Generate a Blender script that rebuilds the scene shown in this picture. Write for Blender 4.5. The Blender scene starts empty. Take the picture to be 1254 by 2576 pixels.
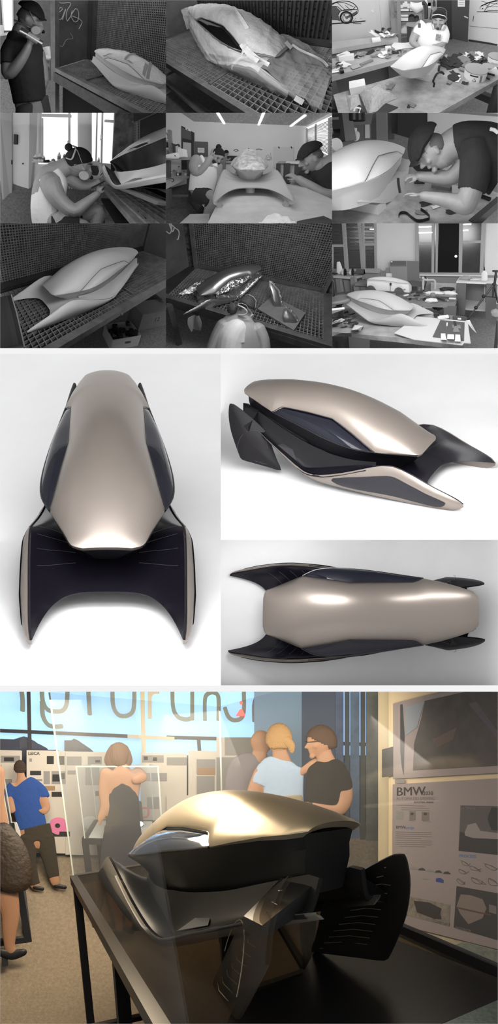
import bpy, bmesh, math, random
from mathutils import Vector as V3, Matrix as M3
from mathutils.noise import noise as nz3, fractal
R_ = random.Random(7)
SC = bpy.context.scene
COL = SC.collection
PI = math.pi
sin, cos = math.sin, math.cos

# ------------------------------------------------------------------ sets
# The display is a board of thirteen forced-perspective miniature sets (each a box open to the front).
# A set is modelled in metres, then reduced into its box like a theatre set: straight stays straight, far things are shallower.
class Set:
    def __init__(s, name, rect, eye, f, R, K=None, Zs=1.0, Zn=0.3, pc=None):
        s.name = name; s.x0, s.y0, s.x1, s.y1 = rect
        s.eye = V3(eye); s.f = f; s.R = M3(R); s.Zn = Zn
        s.cx, s.cy = pc or ((s.x0 + s.x1) / 2, (s.y0 + s.y1) / 2)
        s.K = K if K else f * Zs / 100
    def cam(s, p): return s.R @ (V3(p) - s.eye)
    def met(s, c): return s.R.transposed() @ V3(c) + s.eye
    def w(s, c):
        Z = max(-c[2], 1e-3)
        return V3(((s.cx + s.f * c[0] / Z) / 100, s.K * (1 / s.Zn - 1 / Z), -(s.cy - s.f * c[1] / Z) / 100))
    def W(s, p): return s.w(s.cam(p))
    def at(s, u, v, Z): return s.met(((u - s.cx) / s.f * Z, (s.cy - v) / s.f * Z, -Z))
    def ray(s, u, v): return (s.at(u, v, 1.0) - s.eye)
    def on(s, u, v, h=0.0):
        d = s.ray(u, v); t = (h - s.eye.z) / d.z
        return s.eye + d * t
    def onwall(s, u, v, A, B):
        n = V3((B[1] - A[1], A[0] - B[0], 0)); d = s.ray(u, v)
        return s.eye + d * (n.dot(V3((A[0], A[1], 0)) - V3((s.eye.x, s.eye.y, 0))) / n.dot(V3((d.x, d.y, 0))))
    def px(s, Z):
        def f(x, y, d=0.0):
            z = Z + d * Z / s.f
            return s.at(x, y, z)
        return f
S = None
def use(st):
    global S; S = st; return st

# ------------------------------------------------------------------ materials
MATS = {}
def mat(name, col, rough=.6, metal=0, bump=0, bscale=30, var=0, vscale=8, emit=0, coat=0, alpha=1, trans=0, stretch=None, spec=.5, ior=1.45, col2=None, sheen=0):
    if name in MATS: return MATS[name]
    m = bpy.data.materials.new(name); m.use_nodes = True
    nt = m.node_tree; b = nt.nodes['Principled BSDF']
    if not hasattr(col, '__len__'): col = (col, col, col)
    c = (*[x if x < 0.0005 else x for x in col], 1)
    b.inputs['Base Color'].default_value = c
    b.inputs['Roughness'].default_value = rough; b.inputs['Metallic'].default_value = metal
    b.inputs['Specular IOR Level'].default_value = spec; b.inputs['IOR'].default_value = ior
    b.inputs['Coat Weight'].default_value = coat; b.inputs['Coat Roughness'].default_value = .05
    b.inputs['Alpha'].default_value = alpha; b.inputs['Transmission Weight'].default_value = trans
    if emit: b.inputs['Emission Color'].default_value = c; b.inputs['Emission Strength'].default_value = emit
    if var or bump:
        tc = nt.nodes.new('ShaderNodeTexCoord'); mp = nt.nodes.new('ShaderNodeMapping')
        nt.links.new(tc.outputs['Object'], mp.inputs[0])
        if stretch: mp.inputs['Scale'].default_value = stretch
    if var:
        n = nt.nodes.new('ShaderNodeTexNoise'); n.inputs['Scale'].default_value = vscale; n.inputs['Detail'].default_value = 6; n.inputs['Roughness'].default_value = .6
        nt.links.new(mp.outputs[0], n.inputs['Vector'])
        r = nt.nodes.new('ShaderNodeValToRGB'); r.color_ramp.elements[0].position = .32; r.color_ramp.elements[1].position = .68
        c2 = col2 if col2 is not None else [x * (1 - var) for x in col]
        if not hasattr(c2, '__len__'): c2 = (c2,) * 3
        r.color_ramp.elements[0].color = (*c2, 1); r.color_ramp.elements[1].color = (*[min(1, x * (1 + var * .4)) for x in col], 1)
        nt.links.new(n.outputs['Fac'], r.inputs[0]); nt.links.new(r.outputs[0], b.inputs['Base Color'])
    if bump:
        n = nt.nodes.new('ShaderNodeTexNoise'); n.inputs['Scale'].default_value = bscale; n.inputs['Detail'].default_value = 4
        nt.links.new(mp.outputs[0], n.inputs['Vector'])
        bp = nt.nodes.new('ShaderNodeBump'); bp.inputs['Strength'].default_value = bump; bp.inputs['Distance'].default_value = .05
        nt.links.new(n.outputs['Fac'], bp.inputs['Height']); nt.links.new(bp.outputs[0], b.inputs['Normal'])
    MATS[name] = m
    return m
def glassy(name, col, clear=.85, rough=.03, refl=.6, em=None):
    if name in MATS: return MATS[name]
    m = bpy.data.materials.new(name); m.use_nodes = True; nt = m.node_tree; nt.nodes.clear()
    o = nt.nodes.new('ShaderNodeOutputMaterial'); t = nt.nodes.new('ShaderNodeBsdfTransparent'); g = nt.nodes.new('ShaderNodeBsdfPrincipled')
    t.inputs[0].default_value = (*col, 1); g.inputs['Base Color'].default_value = (*[x * .5 for x in col], 1)
    g.inputs['Roughness'].default_value = rough; g.inputs['Specular IOR Level'].default_value = refl
    mx = nt.nodes.new('ShaderNodeMixShader'); mx.inputs[0].default_value = 1 - clear
    nt.links.new(t.outputs[0], mx.inputs[1]); nt.links.new(g.outputs[0], mx.inputs[2]); nt.links.new(mx.outputs[0], o.inputs[0])
    MATS[name] = m; return m

# ------------------------------------------------------------------ mesh builder (metric coordinates of the current set)
class MB:
    def __init__(s): s.v = []; s.f = []
    def add(s, vs, fs, T=None):
        n = len(s.v)
        s.v += [(T @ V3(p)) if T else V3(p) for p in vs]
        s.f += [tuple(i + n for i in f) for f in fs]
        return s
    def box(s, c, d, rz=0, T=None, taper=1, bev=0):
        hx, hy, hz = d[0] / 2, d[1] / 2, d[2] / 2
        vs = []
        if bev:
            b = min(bev, hx * .49, hy * .49, hz * .49)
            for sz, t in ((-1, 1), (1, taper)):
                lv = [(hx - b, hz * sz), (hx, (hz - b) * sz)]
                if sz < 0: order = lv
                else: order = lv[::-1]
                for k, (ex, z) in enumerate(order):
                    inset = hx - ex
                    ax, ay = (hx - inset) * t, (hy - inset) * t; bb = max(b - inset * .7, b * .3)
                    ring = [(ax - bb, -ay), (ax, -ay + bb), (ax, ay - bb), (ax - bb, ay), (-ax + bb, ay), (-ax, ay - bb), (-ax, -ay + bb), (-ax + bb, -ay)]
                    vs.append([(x, y, z) for x, y in ring])
            rings = vs; A = M3.Rotation(rz, 3, 'Z'); C = V3(c)
            rings = [[C + A @ V3(p) for p in r] for r in rings]
            return s.loft(rings, True, T)
        for z in (-1, 1):
            t = 1 if z < 0 else taper
            for x, y in ((-1, -1), (1, -1), (1, 1), (-1, 1)):
                vs.append(V3((x * hx * t, y * hy * t, z * hz)))
        A = M3.Rotation(rz, 3, 'Z'); vs = [V3(c) + A @ p for p in vs]
        return s.add(vs, [(3, 2, 1, 0), (4, 5, 6, 7), (0, 1, 5, 4), (1, 2, 6, 5), (2, 3, 7, 6), (3, 0, 4, 7)], T)
    def hexa(s, a, b):   # two quads of four points, joined
        return s.add(list(a) + list(b), [(3, 2, 1, 0), (4, 5, 6, 7), (0, 1, 5, 4), (1, 2, 6, 5), (2, 3, 7, 6), (3, 0, 4, 7)])
    def slab(s, poly, off):  # polygon of points extruded by vector off
        n = len(poly); off = V3(off); p = [V3(q) for q in poly]
        return s.add(p + [q + off for q in p], [tuple(range(n))[::-1], tuple(range(n, 2 * n))] + [(i, (i + 1) % n, n + (i + 1) % n, n + i) for i in range(n)])
    def loft(s, rings, cap=True, T=None, close=True):
        n = len(rings[0]); fs = []; vs = [p for r in rings for p in r]
        for k in range(len(rings) - 1):
            for i in range(n if close else n - 1):
                j = (i + 1) % n
                fs.append((k * n + i, k * n + j, (k + 1) * n + j, (k + 1) * n + i))
        if cap and close:
            fs.append(tuple(range(n))[::-1]); fs.append(tuple((len(rings) - 1) * n + i for i in range(n)))
        return s.add(vs, fs, T)
    def tube(s, path, r, n=8, cap=True, T=None, flat=1.0):
        path = [V3(p) for p in path]; rings = []
        up = None
        for k, p in enumerate(path):
            d = (path[min(k + 1, len(path) - 1)] - path[max(k - 1, 0)])
            if d.length < 1e-9: d = V3((0, 0, 1))
            d.normalize()
            if up is None:
                up = V3((0, 0, 1)) if abs(d.z) < .9 else V3((0, 1, 0))
            a = d.cross(up)
            if a.length < 1e-6: a = d.orthogonal()
            a.normalize(); b = a.cross(d).normalized(); up = b
            rr = r[k] if hasattr(r, '__len__') else r
            rx, ry = (rr if hasattr(rr, '__len__') else (rr, rr * flat))
            rings.append([p + a * (rx * cos(2 * PI * i / n)) + b * (ry * sin(2 * PI * i / n)) for i in range(n)])
        return s.loft(rings, cap, T)
    def bar(s, a, b, w, h=None):   # square bar
        h = h or w; a, b = V3(a), V3(b); d = (b - a).normalized()
        up = V3((0, 0, 1)) if abs(d.z) < .9 else V3((0, 1, 0))
        x = d.cross(up).normalized() * (w / 2); y = x.cross(d).normalized() * (h / 2)
        return s.hexa([a - x - y, a + x - y, a + x + y, a - x + y], [b - x - y, b + x - y, b + x + y, b - x + y])
    def lathe(s, prof, n=20, T=None, c=(0, 0, 0)):
        rings = [[V3(c) + V3((r * cos(2 * PI * i / n), r * sin(2 * PI * i / n), z)) for i in range(n)] for r, z in prof]
        return s.loft(rings, True, T)
    def ball(s, c, r, nu=16, nv=10, T=None, fn=None):
        r = r if hasattr(r, '__len__') else (r, r, r); vs = []; fs = []
        for j in range(nv + 1):
            th = PI * j / nv
            for i in range(nu):
                ph = 2 * PI * i / nu
                q = V3((sin(th) * cos(ph), sin(th) * sin(ph), cos(th)))
                k = fn(q) if fn else 1
                vs.append(V3(c) + V3((q.x * r[0], q.y * r[1], q.z * r[2])) * k)
        for j in range(nv):
            for i in range(nu):
                k = (i + 1) % nu
                fs.append((j * nu + i, (j + 1) * nu + i, (j + 1) * nu + k, j * nu + k))
        return s.add(vs, fs, T)
    def patch(s, fn, nu, nv, thick=None):
        vs = [V3(fn(i / nu, j / nv)) for j in range(nv + 1) for i in range(nu + 1)]
        fs = [(j * (nu + 1) + i, j * (nu + 1) + i + 1, (j + 1) * (nu + 1) + i + 1, (j + 1) * (nu + 1) + i) for j in range(nv) for i in range(nu)]
        if thick is None: return s.add(vs, fs)
        N = len(vs); lo = []
        nr = [V3((0, 0, 0)) for _ in vs]
        for f in fs:
            nn = (vs[f[1]] - vs[f[0]]).cross(vs[f[3]] - vs[f[0]]) + (vs[f[3]] - vs[f[2]]).cross(vs[f[1]] - vs[f[2]])
            for i in f: nr[i] += nn
        for p, q in zip(vs, nr):
            lo.append(p - (q.normalized() if q.length > 1e-12 else V3((0, 0, 1))) * thick)
        m = nu + 1; rim = [i for i in range(m)] + [j * m + nu for j in range(1, nv + 1)] + [nv * m + i for i in range(nu - 1, -1, -1)] + [j * m for j in range(nv - 1, 0, -1)]
        F = fs + [tuple(i + N for i in f[::-1]) for f in fs] + [(rim[k], rim[k] + N, rim[(k + 1) % len(rim)] + N, rim[(k + 1) % len(rim)]) for k in range(len(rim))]
        return s.add(vs + lo, F)
    def xf(s, fn): s.v = [V3(fn(p)) for p in s.v]; return s
    def build(s, name, m, parent=None, smooth=False, sub=0, clip=True, recalc=True, ang=40):
        bm = bmesh.new()
        vs = [bm.verts.new(p) for p in s.v]
        for f in s.f:
            if len(set(f)) < 3: continue
            try: bm.faces.new([vs[i] for i in f])
            except ValueError: pass
        bmesh.ops.remove_doubles(bm, verts=bm.verts, dist=1e-6)
        if sub:
            me0 = bpy.data.meshes.new('t'); bm.to_mesh(me0); o0 = bpy.data.objects.new('t', me0); COL.objects.link(o0)
            md = o0.modifiers.new('s', 'SUBSURF'); md.levels = sub
            dg = bpy.context.evaluated_depsgraph_get(); me1 = bpy.data.meshes.new_from_object(o0.evaluated_get(dg))
            bm.free(); bm = bmesh.new(); bm.from_mesh(me1)
            bpy.data.objects.remove(o0); bpy.data.meshes.remove(me0); bpy.data.meshes.remove(me1)
        if S is not None:
            for v in bm.verts: v.co = S.cam(v.co)
            if clip:
                e = .0
                pl = [((0, 0, -1), (0, 0, -S.Zn * 1.001))]
                l, r = (S.x0 - S.cx) / S.f, (S.x1 - S.cx) / S.f; t, b = (S.cy - S.y0) / S.f, (S.cy - S.y1) / S.f
                pl += [((1, 0, l), (0, 0, 0)), ((-1, 0, -r), (0, 0, 0)), ((0, 1, b), (0, 0, 0)), ((0, -1, -t), (0, 0, 0))]
                for n, c in pl:
                    nn = V3(n)
                    if all((v.co - V3(c)).dot(nn) >= -1e-7 for v in bm.verts): continue
                    g = bm.verts[:] + bm.edges[:] + bm.faces[:]
                    bmesh.ops.bisect_plane(bm, geom=g, plane_co=V3(c), plane_no=nn.normalized(), clear_inner=True, dist=1e-7)
            for v in bm.verts: v.co = S.w(v.co)
        if not bm.verts:
            bm.free(); return None
        if recalc: bmesh.ops.recalc_face_normals(bm, faces=bm.faces)
        lo = V3((min(v.co.x for v in bm.verts), min(v.co.y for v in bm.verts), min(v.co.z for v in bm.verts)))
        hi = V3((max(v.co.x for v in bm.verts), max(v.co.y for v in bm.verts), max(v.co.z for v in bm.verts)))
        base = V3(((lo.x + hi.x) / 2, (lo.y + hi.y) / 2, lo.z))
        org = parent['_o'] if parent is not None else base
        org = V3(org)
        if parent is not None: base_w = base
        for v in bm.verts: v.co -= base
        me = bpy.data.meshes.new(name); bm.to_mesh(me); bm.free()
        if smooth: me.shade_smooth(); me.set_sharp_from_angle(angle=math.radians(ang))
        me.materials.append(m)
        o = bpy.data.objects.new(name, me); COL.objects.link(o)
        o.location = base - (org if parent is not None else V3((0, 0, 0)))
        if parent is not None: o.parent = parent
        OG[o.name] = base
        o['_o'] = tuple(base)
        return o
OG = {}
def thing(name, label, cat, base, group=None):
    o = bpy.data.objects.new(name, None); COL.objects.link(o)
    b = S.W(base) if S is not None else V3(base)
    o.location = b; o['_o'] = tuple(b); o.empty_display_size = .1
    o['label'] = label; o['category'] = cat
    if group: o['group'] = group
    return o
def tag(o, label, cat, group=None, kind=None):
    if o is None: return None
    o['label'] = label; o['category'] = cat
    if group: o['group'] = group
    if kind: o['kind'] = kind
    return o
def struct(o, label=None, cat=None):
    if o is None: return None
    o['kind'] = 'structure'
    if label: o['label'] = label
    if cat: o['category'] = cat
    return o
def lamp(Pm, Tm, size, power, col=(1, 1, 1), size2=None, spot=False):
    """area lamp at metric point Pm aimed at Tm, size in board units"""
    a, b = S.W(Pm), S.W(Tm)
    L = bpy.data.lights.new('added_area_light', 'AREA'); L.shape = 'RECTANGLE'; L.size = size; L.size_y = size2 or size; L.energy = power; L.color = col
    o = bpy.data.objects.new('added_light', L); COL.objects.link(o); o.location = a
    o.rotation_euler = (b - a).to_track_quat('-Z', 'Y').to_euler(); return o
def blamp(x, y, z, tx, ty, tz, size, power, col=(1, 1, 1), size2=None):  # area light added to brighten a set box
    L = bpy.data.lights.new('added_area_light', 'AREA'); L.shape = 'RECTANGLE'; L.size = size; L.size_y = size2 or size; L.energy = power; L.color = col
    o = bpy.data.objects.new('added_light', L); COL.objects.link(o); a = V3((x / 100, y, -z / 100)); b = V3((tx / 100, ty, -tz / 100)); o.location = a
    o.rotation_euler = (b - a).to_track_quat('-Z', 'Y').to_euler(); return o
def crv(pts, n=40):
    """Catmull-Rom through points, n samples"""
    P = [V3(p) if len(p) == 3 else V3((p[0], p[1], 0)) for p in pts]; P = [P[0]] + P + [P[-1]]; out = []; m = len(P) - 3
    for k in range(n + 1):
        t = k / n * m; i = min(int(t), m - 1); t -= i; a, b, c, d = P[i:i + 4]
        out.append(.5 * (2 * b + (c - a) * t + (2 * a - 5 * b + 4 * c - d) * t * t + (3 * b - a - 3 * c + d) * t ** 3))
    return out
def interp(tab):
    """piecewise smooth interpolation table [(x, (vals))]"""
    xs = [t[0] for t in tab]
    def f(x):
        if x <= xs[0]: return V3(tab[0][1])
        if x >= xs[-1]: return V3(tab[-1][1])
        i = 0
        while xs[i + 1] < x: i += 1
        t = (x - xs[i]) / (xs[i + 1] - xs[i])
        p = [V3(tab[max(0, min(len(tab) - 1, j))][1]) for j in (i - 1, i, i + 1, i + 2)]
        def tang(j):
            a, b = max(j - 1, 0), min(j + 1, len(tab) - 1)
            return (V3(tab[b][1]) - V3(tab[a][1])) / max(xs[b] - xs[a], 1e-9)
        h = xs[i + 1] - xs[i]; m0, m1 = tang(i) * h, tang(i + 1) * h
        t2, t3 = t * t, t * t * t
        return p[1] * (2 * t3 - 3 * t2 + 1) + m0 * (t3 - 2 * t2 + t) + p[2] * (-2 * t3 + 3 * t2) + m1 * (t3 - t2)
    return f
def lerpt(tab):
    def f(x):
        if x <= tab[0][0]: return V3(tab[0][1])
        for (a, p), (b, q) in zip(tab, tab[1:]):
            if x <= b: return V3(p) + (V3(q) - V3(p)) * ((x - a) / (b - a))
        return V3(tab[-1][1])
    return f
def pxbox(Z, x, y, d, w, h, dep, name, m, parent=None, rz=0, bev=0):
    """small upright box given by the pixel of its base centre on the set, at depth Z (metres)"""
    k = Z / S.f; c = S.at(x, y, Z); return MB().box((c.x, c.y, c.z + h * k / 2), (w * k, dep * k, h * k), rz, bev=bev).build(name, m, parent)
# ------------------------------------------------------------------ the concept vehicle model (metres; x forward, y left, z up)
EDGE = lerpt([(0, (0, .050, .312)), (.015, (0, .069, .3075)), (.06, (0, .086, .298)), (.12, (0, .106, .281)), (.174, (0, .1198, .2643)),
    (.181, (0, .1185, .267)), (.21, (0, .1028, .2825)), (.225, (0, .1022, .2829)), (.33, (0, .1030, .274)), (.442, (0, .1036, .2583)), (.53, (0, .1226, .2155)), (.59, (0, .1358, .181)), (.630, (0, .1445, .1592)), (.636, (0, .1455, .1574)), (.642, (0, .1440, .1568)),
    (.70, (0, .122, .1485)), (.76, (0, .0985, .143)), (.782, (0, .091, .1413)), (.790, (0, .085, .139)), (.796, (0, .074, .1375)), (.80, (0, .058, .1364))])
TOPZ = interp([(0, (0, 0, .322)), (.06, (0, 0, .334)), (.2, (0, 0, .346)), (.33, (0, 0, .345)), (.45, (0, 0, .327)), (.55, (0, 0, .293)), (.65, (0, 0, .243)), (.73, (0, 0, .194)), (.78, (0, 0, .157)), (.80, (0, 0, .139))])
WLOW = interp([(.174, (0, .1198, .2643)), (.25, (0, .134, .246)), (.33, (0, .149, .228)), (.42, (0, .164, .204)), (.50, (0, .172, .186)), (.56, (0, .171, .174)), (.60, (0, .162, .166)), (.636, (0, .1459, .1574))])
WAIST = interp([(0, (0, .045, .262)), (.1, (0, .062, .222)), (.2, (0, .082, .182)), (.35, (0, .112, .140)), (.5, (0, .125, .118)), (.636, (0, .105, .110)), (.72, (0, .070, .098)), (.775, (0, .035, .092))])
FEDG = interp([(-.038, (0, .0639, .2096)), (.05, (0, .093, .175)), (.15, (0, .128, .128)), (.25, (0, .156, .078)), (.31, (0, .170, .048)), (.345, (0, .176, .040)), (.40, (0, .182, .044)), (.5, (0, .188, .070)), (.6, (0, .192, .104)), (.68, (0, .194, .130)), (.7346, (0, .1922, .134)),
    (.80, (0, .190, .112)), (.88, (0, .186, .072)), (.95, (0, .182, .042)), (.985, (0, .179, .024)), (1.0, (0, .1755, .010))])
FBOT = interp([(-.038, (0, .052, .196)), (.05, (0, .080, .155)), (.15, (0, .112, .104)), (.25, (0, .142, .052)), (.345, (0, .164, .012)), (.45, (0, .178, .002)), (.7, (0, .184, -.012)), (.9, (0, .181, -.022)), (.96, (0, .179, -.020)), (.985, (0, .177, -.012)), (1.0, (0, .174, -.002))])
ZMIN = -.03
def FB(x):
    b = FBOT(x); b.z = max(b.z, ZMIN); return b
def shell_pt(x, t, lift=0):   # t -1..1 across
    e = EDGE(x); zc = TOPZ(x).z; a = abs(t)
    return V3((x, e.y * t, e.z + (zc - e.z) * (1 - a ** 2.5) ** .75 + lift))
def shell_xs():
    return [0, .003, .008, .015, .03, .06, .09, .12, .15, .174, .181, .2, .218, .25, .29, .33, .37, .41, .442, .48, .51, .54, .57, .6, .62, .636, .66, .69, .72, .75, .77, .782, .79, .796, .80]
def fender_pt(x, t):          # outer face: t 0 edge .. 1 bottom, left side
    e, b = FEDG(x), FB(x); h = max(e.z - b.z, .004)
    return V3((x, e.y + (b.y - e.y) * t + sin(PI * min(1, t) ** .8) * min(.022, h * .22), e.z + (b.z - e.z) * t))
def saddle_pt(s, t):
    xe = .30 + .70 * s; e = FEDG(xe)
    cz = .055 + .012 * sin(PI * min(1, s * 1.1)) - .030 * s ** 8; cx = .30 + .512 * s
    return V3((cx + (xe - cx) * t ** 4.3, e.y * t - .0065 * t ** 6, cz + (e.z - cz) * (t ** 2.6 if s < .9 else t ** 2.6)))
def mirror(m, sd):
    if sd < 0: m.xf(lambda p: V3((p.x, -p.y, p.z)))
    return m
def fin_outline():
    fc, fb, ft = V3((.175, .122, 0)), V3((.015, .160, .046)), V3((-.043, .103, .269))
    c0, c1, c2 = (273, 530), (95, 475), (42, 225)
    def ab(u, v):
        a11, a21, a12, a22 = c1[0] - c0[0], c1[1] - c0[1], c2[0] - c0[0], c2[1] - c0[1]
        dx, dy = u - c0[0], v - c0[1]; D = a11 * a22 - a12 * a21
        return (dx * a22 - dy * a12) / D, (dy * a11 - dx * a21) / D
    def P(u, v):
        a, b = ab(u, v); return fc + (fb - fc) * a + (ft - fc) * b
    return P
FINP = [(42, 225), (58, 228), (80, 243), (115, 270), (152, 302), (182, 330), (205, 356), (222, 392), (238, 440), (256, 487), (273, 530), (230, 518), (185, 504), (140, 490), (95, 475), (80, 450), (62, 400), (46, 350), (37, 300), (35, 265), (38, 235)]
def vehicle(base_label, M, name='concept_vehicle_model', fins=True, inset=True, fenders=True, groovemat=None, rootpt=(.5, 0, 0), cat='vehicle model', group=None, upto=None):
    """M: dict shell, window, body, fender, saddle, inset, fin, line"""
    t = thing(name, base_label, cat, rootpt, group)
    xs = shell_xs(); T = [-1, -.985, -.95, -.9, -.82, -.72, -.6, -.45, -.3, -.15, 0, .15, .3, .45, .6, .72, .82, .9, .95, .985, 1]
    m = MB(); top = [[shell_pt(x, q) for q in T] for x in xs]
    def und(x, q):
        p = shell_pt(x, q * .985); return V3((.012 + x * .975, p.y, p.z - .011))
    rings = [r + [und(x, q) for q in T[::-1]] for x, r in zip(xs, top)]
    m.loft(rings, True); m.build('shell', M['shell'], t, True, ang=50)
    for sd in (1, -1):
        def win(a, b):
            x = .178 + (.634 - .178) * a; e = EDGE(x); l = WLOW(x); xt = x
            y = e.y * .99 + (l.y - e.y * .99) * b; z = e.z - .004 + (l.z - e.z + .004) * b
            return V3((xt, y + sin(PI * b) * .012 * sin(PI * a), z + sin(PI * b) * .010 * sin(PI * a)))
        wo = mirror(MB().patch(win, 26, 8, .006), sd).build('side_window', M['window'], t, True) or t
        if 'seam' not in M: mirror(MB().tube([V3((x, WLOW(x).y, WLOW(x).z)) for x in [.176 + .46 * k / 24 for k in range(25)]], .0028, 6), sd).build('window_frame', M['trim'], wo, True)
        mirror(MB().tube([V3((x, EDGE(x).y + .001, EDGE(x).z - .001)) for x in [.176 + .46 * k / 40 for k in range(41)]], .0014, 5), sd).build('window_seam', M.get('seam', M['trim']), wo, True)
    # body: facet under the window and down to the waist, then out to the fender edge; closed below
    xb = [0, .02, .06, .1, .15, .2, .25, .3, .35, .42, .5, .57, .636, .69, .73, .775]
    rings = []
    for x in xb:
        e = WLOW(x) if .174 < x < .636 else EDGE(x); k = 1 if .174 < x < .636 else .96
        w = WAIST(x); e = V3((0, e.y * k, e.z - .006)); md = V3((0, (e.y + w.y) / 2 - .004, (e.z + w.z) / 2))
        bz = max(.0 + w.z - .05, .03) if x < .3 else .045
        by = w.y * .75
        L = [(0, e.z + .004), (e.y, e.z), (md.y, md.z), (w.y, w.z), (by, bz)]
        xx = .012 + x; fr = max(0, (x - .66) / .115)
        XX = [xx, xx - .012 * fr, xx - .03 * fr, xx - .10 * fr]
        rings.append([V3((a, y, z)) for a, (y, z) in zip(XX, L[1:])] + [V3((a, -y, z)) for a, (y, z) in zip(XX[::-1], L[1:][::-1])])
    MB().loft(rings, True).build('cabin_body', M['body'], t, True, ang=28)
    if fenders:
        for sd in (1, -1):
            def side(a, b):   # surface between waist and fender edge, dipping under the saddle further forward
                x = -.02 + .64 * a; w = WAIST(max(x, 0)); e = FEDG(x); q = b; dp = .018 + .05 * max(0, min(1, (x - .25) / .2))
                return V3((x, w.y + (e.y - w.y) * q, w.z - .012 + (e.z - w.z + .012) * q - sin(PI * q) * dp - .003 * (x > .4)))
            fo = mirror(MB().patch(side, 28, 8, .008), sd).build('flank', M['flank'], t, True) or t
            mirror(MB().slab([V3((.12 + a, 0, 0)) + V3((0, WAIST(.12 + a).y * (1 - q) + FEDG(.12 + a).y * q, (WAIST(.12 + a).z - .012) * (1 - q) + FEDG(.12 + a).z * q - sin(PI * q) * .018 + .0025)) for a, q in ((.06, .80), (.16, .78), (.13, .45), (.08, .5))], (0, 0, .001)), sd).build('flank_recess', M['recess'], fo)
            xf = [-.038, -.02, .02, .08, .15, .22, .28, .32, .345, .37, .4, .45, .5, .55, .6, .65, .69, .7346, .77, .81, .86, .9, .94, .965, .985, 1.0]
            rings = []
            for x in xf:
                e, b = FEDG(x), FB(x); h = max(e.z - b.z, .002)
                o = [fender_pt(x, q) for q in (0, .08, .2, .35, .5, .65, .8, .92, 1)]
                th = min(.006, .2 * h + .001)
                i = [V3((x, b.y - th, b.z)), V3((x, (e.y + b.y) / 2 - th * .8, (e.z + b.z) / 2)), V3((x, e.y - th * .5, e.z - min(.010, h * .3)))]
                rings.append(o + i)
            fe_ = mirror(MB().loft(rings, True), sd).build('fender', M['fender'], t, True, ang=35) or t
            if inset:
                ip = crv([(.47, .22), (.53, .19), (.60, .22), (.67, .24), (.73, .22), (.755, .23), (.80, .27), (.86, .30), (.92, .36), (.938, .48), (.925, .72), (.90, .84), (.85, .86), (.7, .84), (.58, .82), (.5, .72), (.47, .50), (.46, .32)], 60)
                ip[-1] = ip[0]
                cx, cy = .70, .5
                def pan(a, b):
                    p = ip[int(round(a * 60)) % 61]; x = cx + (p.x - cx) * b; q = cy + (p.y - cy) * b
                    r = fender_pt(x, q); r.y += .0022; return r
                mirror(MB().patch(pan, 60, 5), sd).build('fender_inset', M['inset'], fe_, True)
        m = MB()
        def sad(a, b):
            return saddle_pt(a, 0) if False else saddle_pt(a, (b - .5) * 2) if b >= .5 else V3((1, -1, 1)) * saddle_pt(a, (.5 - b) * 2) if False else _mir(saddle_pt(a, abs(b - .5) * 2), 1 if b >= .5 else -1)
        sa_ = m.patch(sad, 34, 48, .006).build('saddle', M['saddle'], t, True, ang=60) or t
        for sd in (1, -1):
            for k in range(4):
                s0 = .62 + k * .075
                pts = [saddle_pt(s0 + .05 * sin(q * 5 + k) * (1 - q) * .6 - .10 * q ** 3, q) + V3((0, 0, .0015)) for q in [.42 + .5 * j / 16 for j in range(17)]]
                mirror(MB().tube(pts, .0005, 5), sd).build('contour_line', M['line'], sa_)
    if fins:
        P = fin_outline(); o = [P(q.x, q.y) for q in crv(FINP + FINP[:1], 42)[:-1]]; cen = P(140, 400); oo = [P(*q) for q in FINP]
        N = (oo[10] - oo[0]).cross(oo[14] - oo[0]).normalized()
        if N.y < 0: N = -N
        for sd in (1, -1):
            def ring(k, off):
                out = []
                for p in o:
                    q = cen + (p - cen) * k
                    out.append(q + N * (.020 * (1 - k * k) + off))
                return out
            m = MB(); ks = [1, .97, .8, .6, .4, .2, .05]
            m.loft([ring(k, 0) for k in ks][::-1] + [ring(1, -.005)] + [ring(k, -.006) for k in ks[1:]], True)
            mirror(m, sd); f = m.build('rear_fin', M['fin'], t, True, ang=50)
            cc = P(150, 430); arc = []
            for j in range(33):
                a = PI * (-.02 + 1.04 * j / 32); u, v = 148 + 68 * cos(a), 425 - 80 * sin(a)
                p = P(u, v); kk = min(1, (p - cen).length / .11); arc.append(p + N * (.020 * (1 - kk * kk) + .001))
            if f:
                mirror(MB().tube(arc, .0007, 5), sd).build('disc_seam', M['line'], f)
                for j in range(12):
                    a, b = P(75 + j * 5, 270 + j * 17), P(105 + j * 13, 282 + j * 19)
                    p0, p1 = oo[0] + (oo[14] - oo[0]) * (.12 + j * .075), oo[1] + (oo[10] - oo[1]) * (.10 + j * .078)
                    pa, pb = p0 + (p1 - p0) * .28, p0 + (p1 - p0) * .92
                    mirror(MB().tube([pa - N * -.004, (pa + pb) / 2 + N * .007, pb - N * .002], .0007, 4), sd).build('fin_groove', M['line'], f)
            mirror(MB().hexa([V3((-.01, .05, .20)), V3((.06, .05, .20)), V3((.06, .05, .23)), V3((-.01, .05, .235))], [V3((.0, .128, .17)), V3((.05, .128, .165)), V3((.05, .125, .185)), V3((.0, .125, .19))]), sd).build('fin_mount', M['body'], t)
    return t
def _mir(p, sd): return V3((p.x, p.y * sd, p.z))
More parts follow.
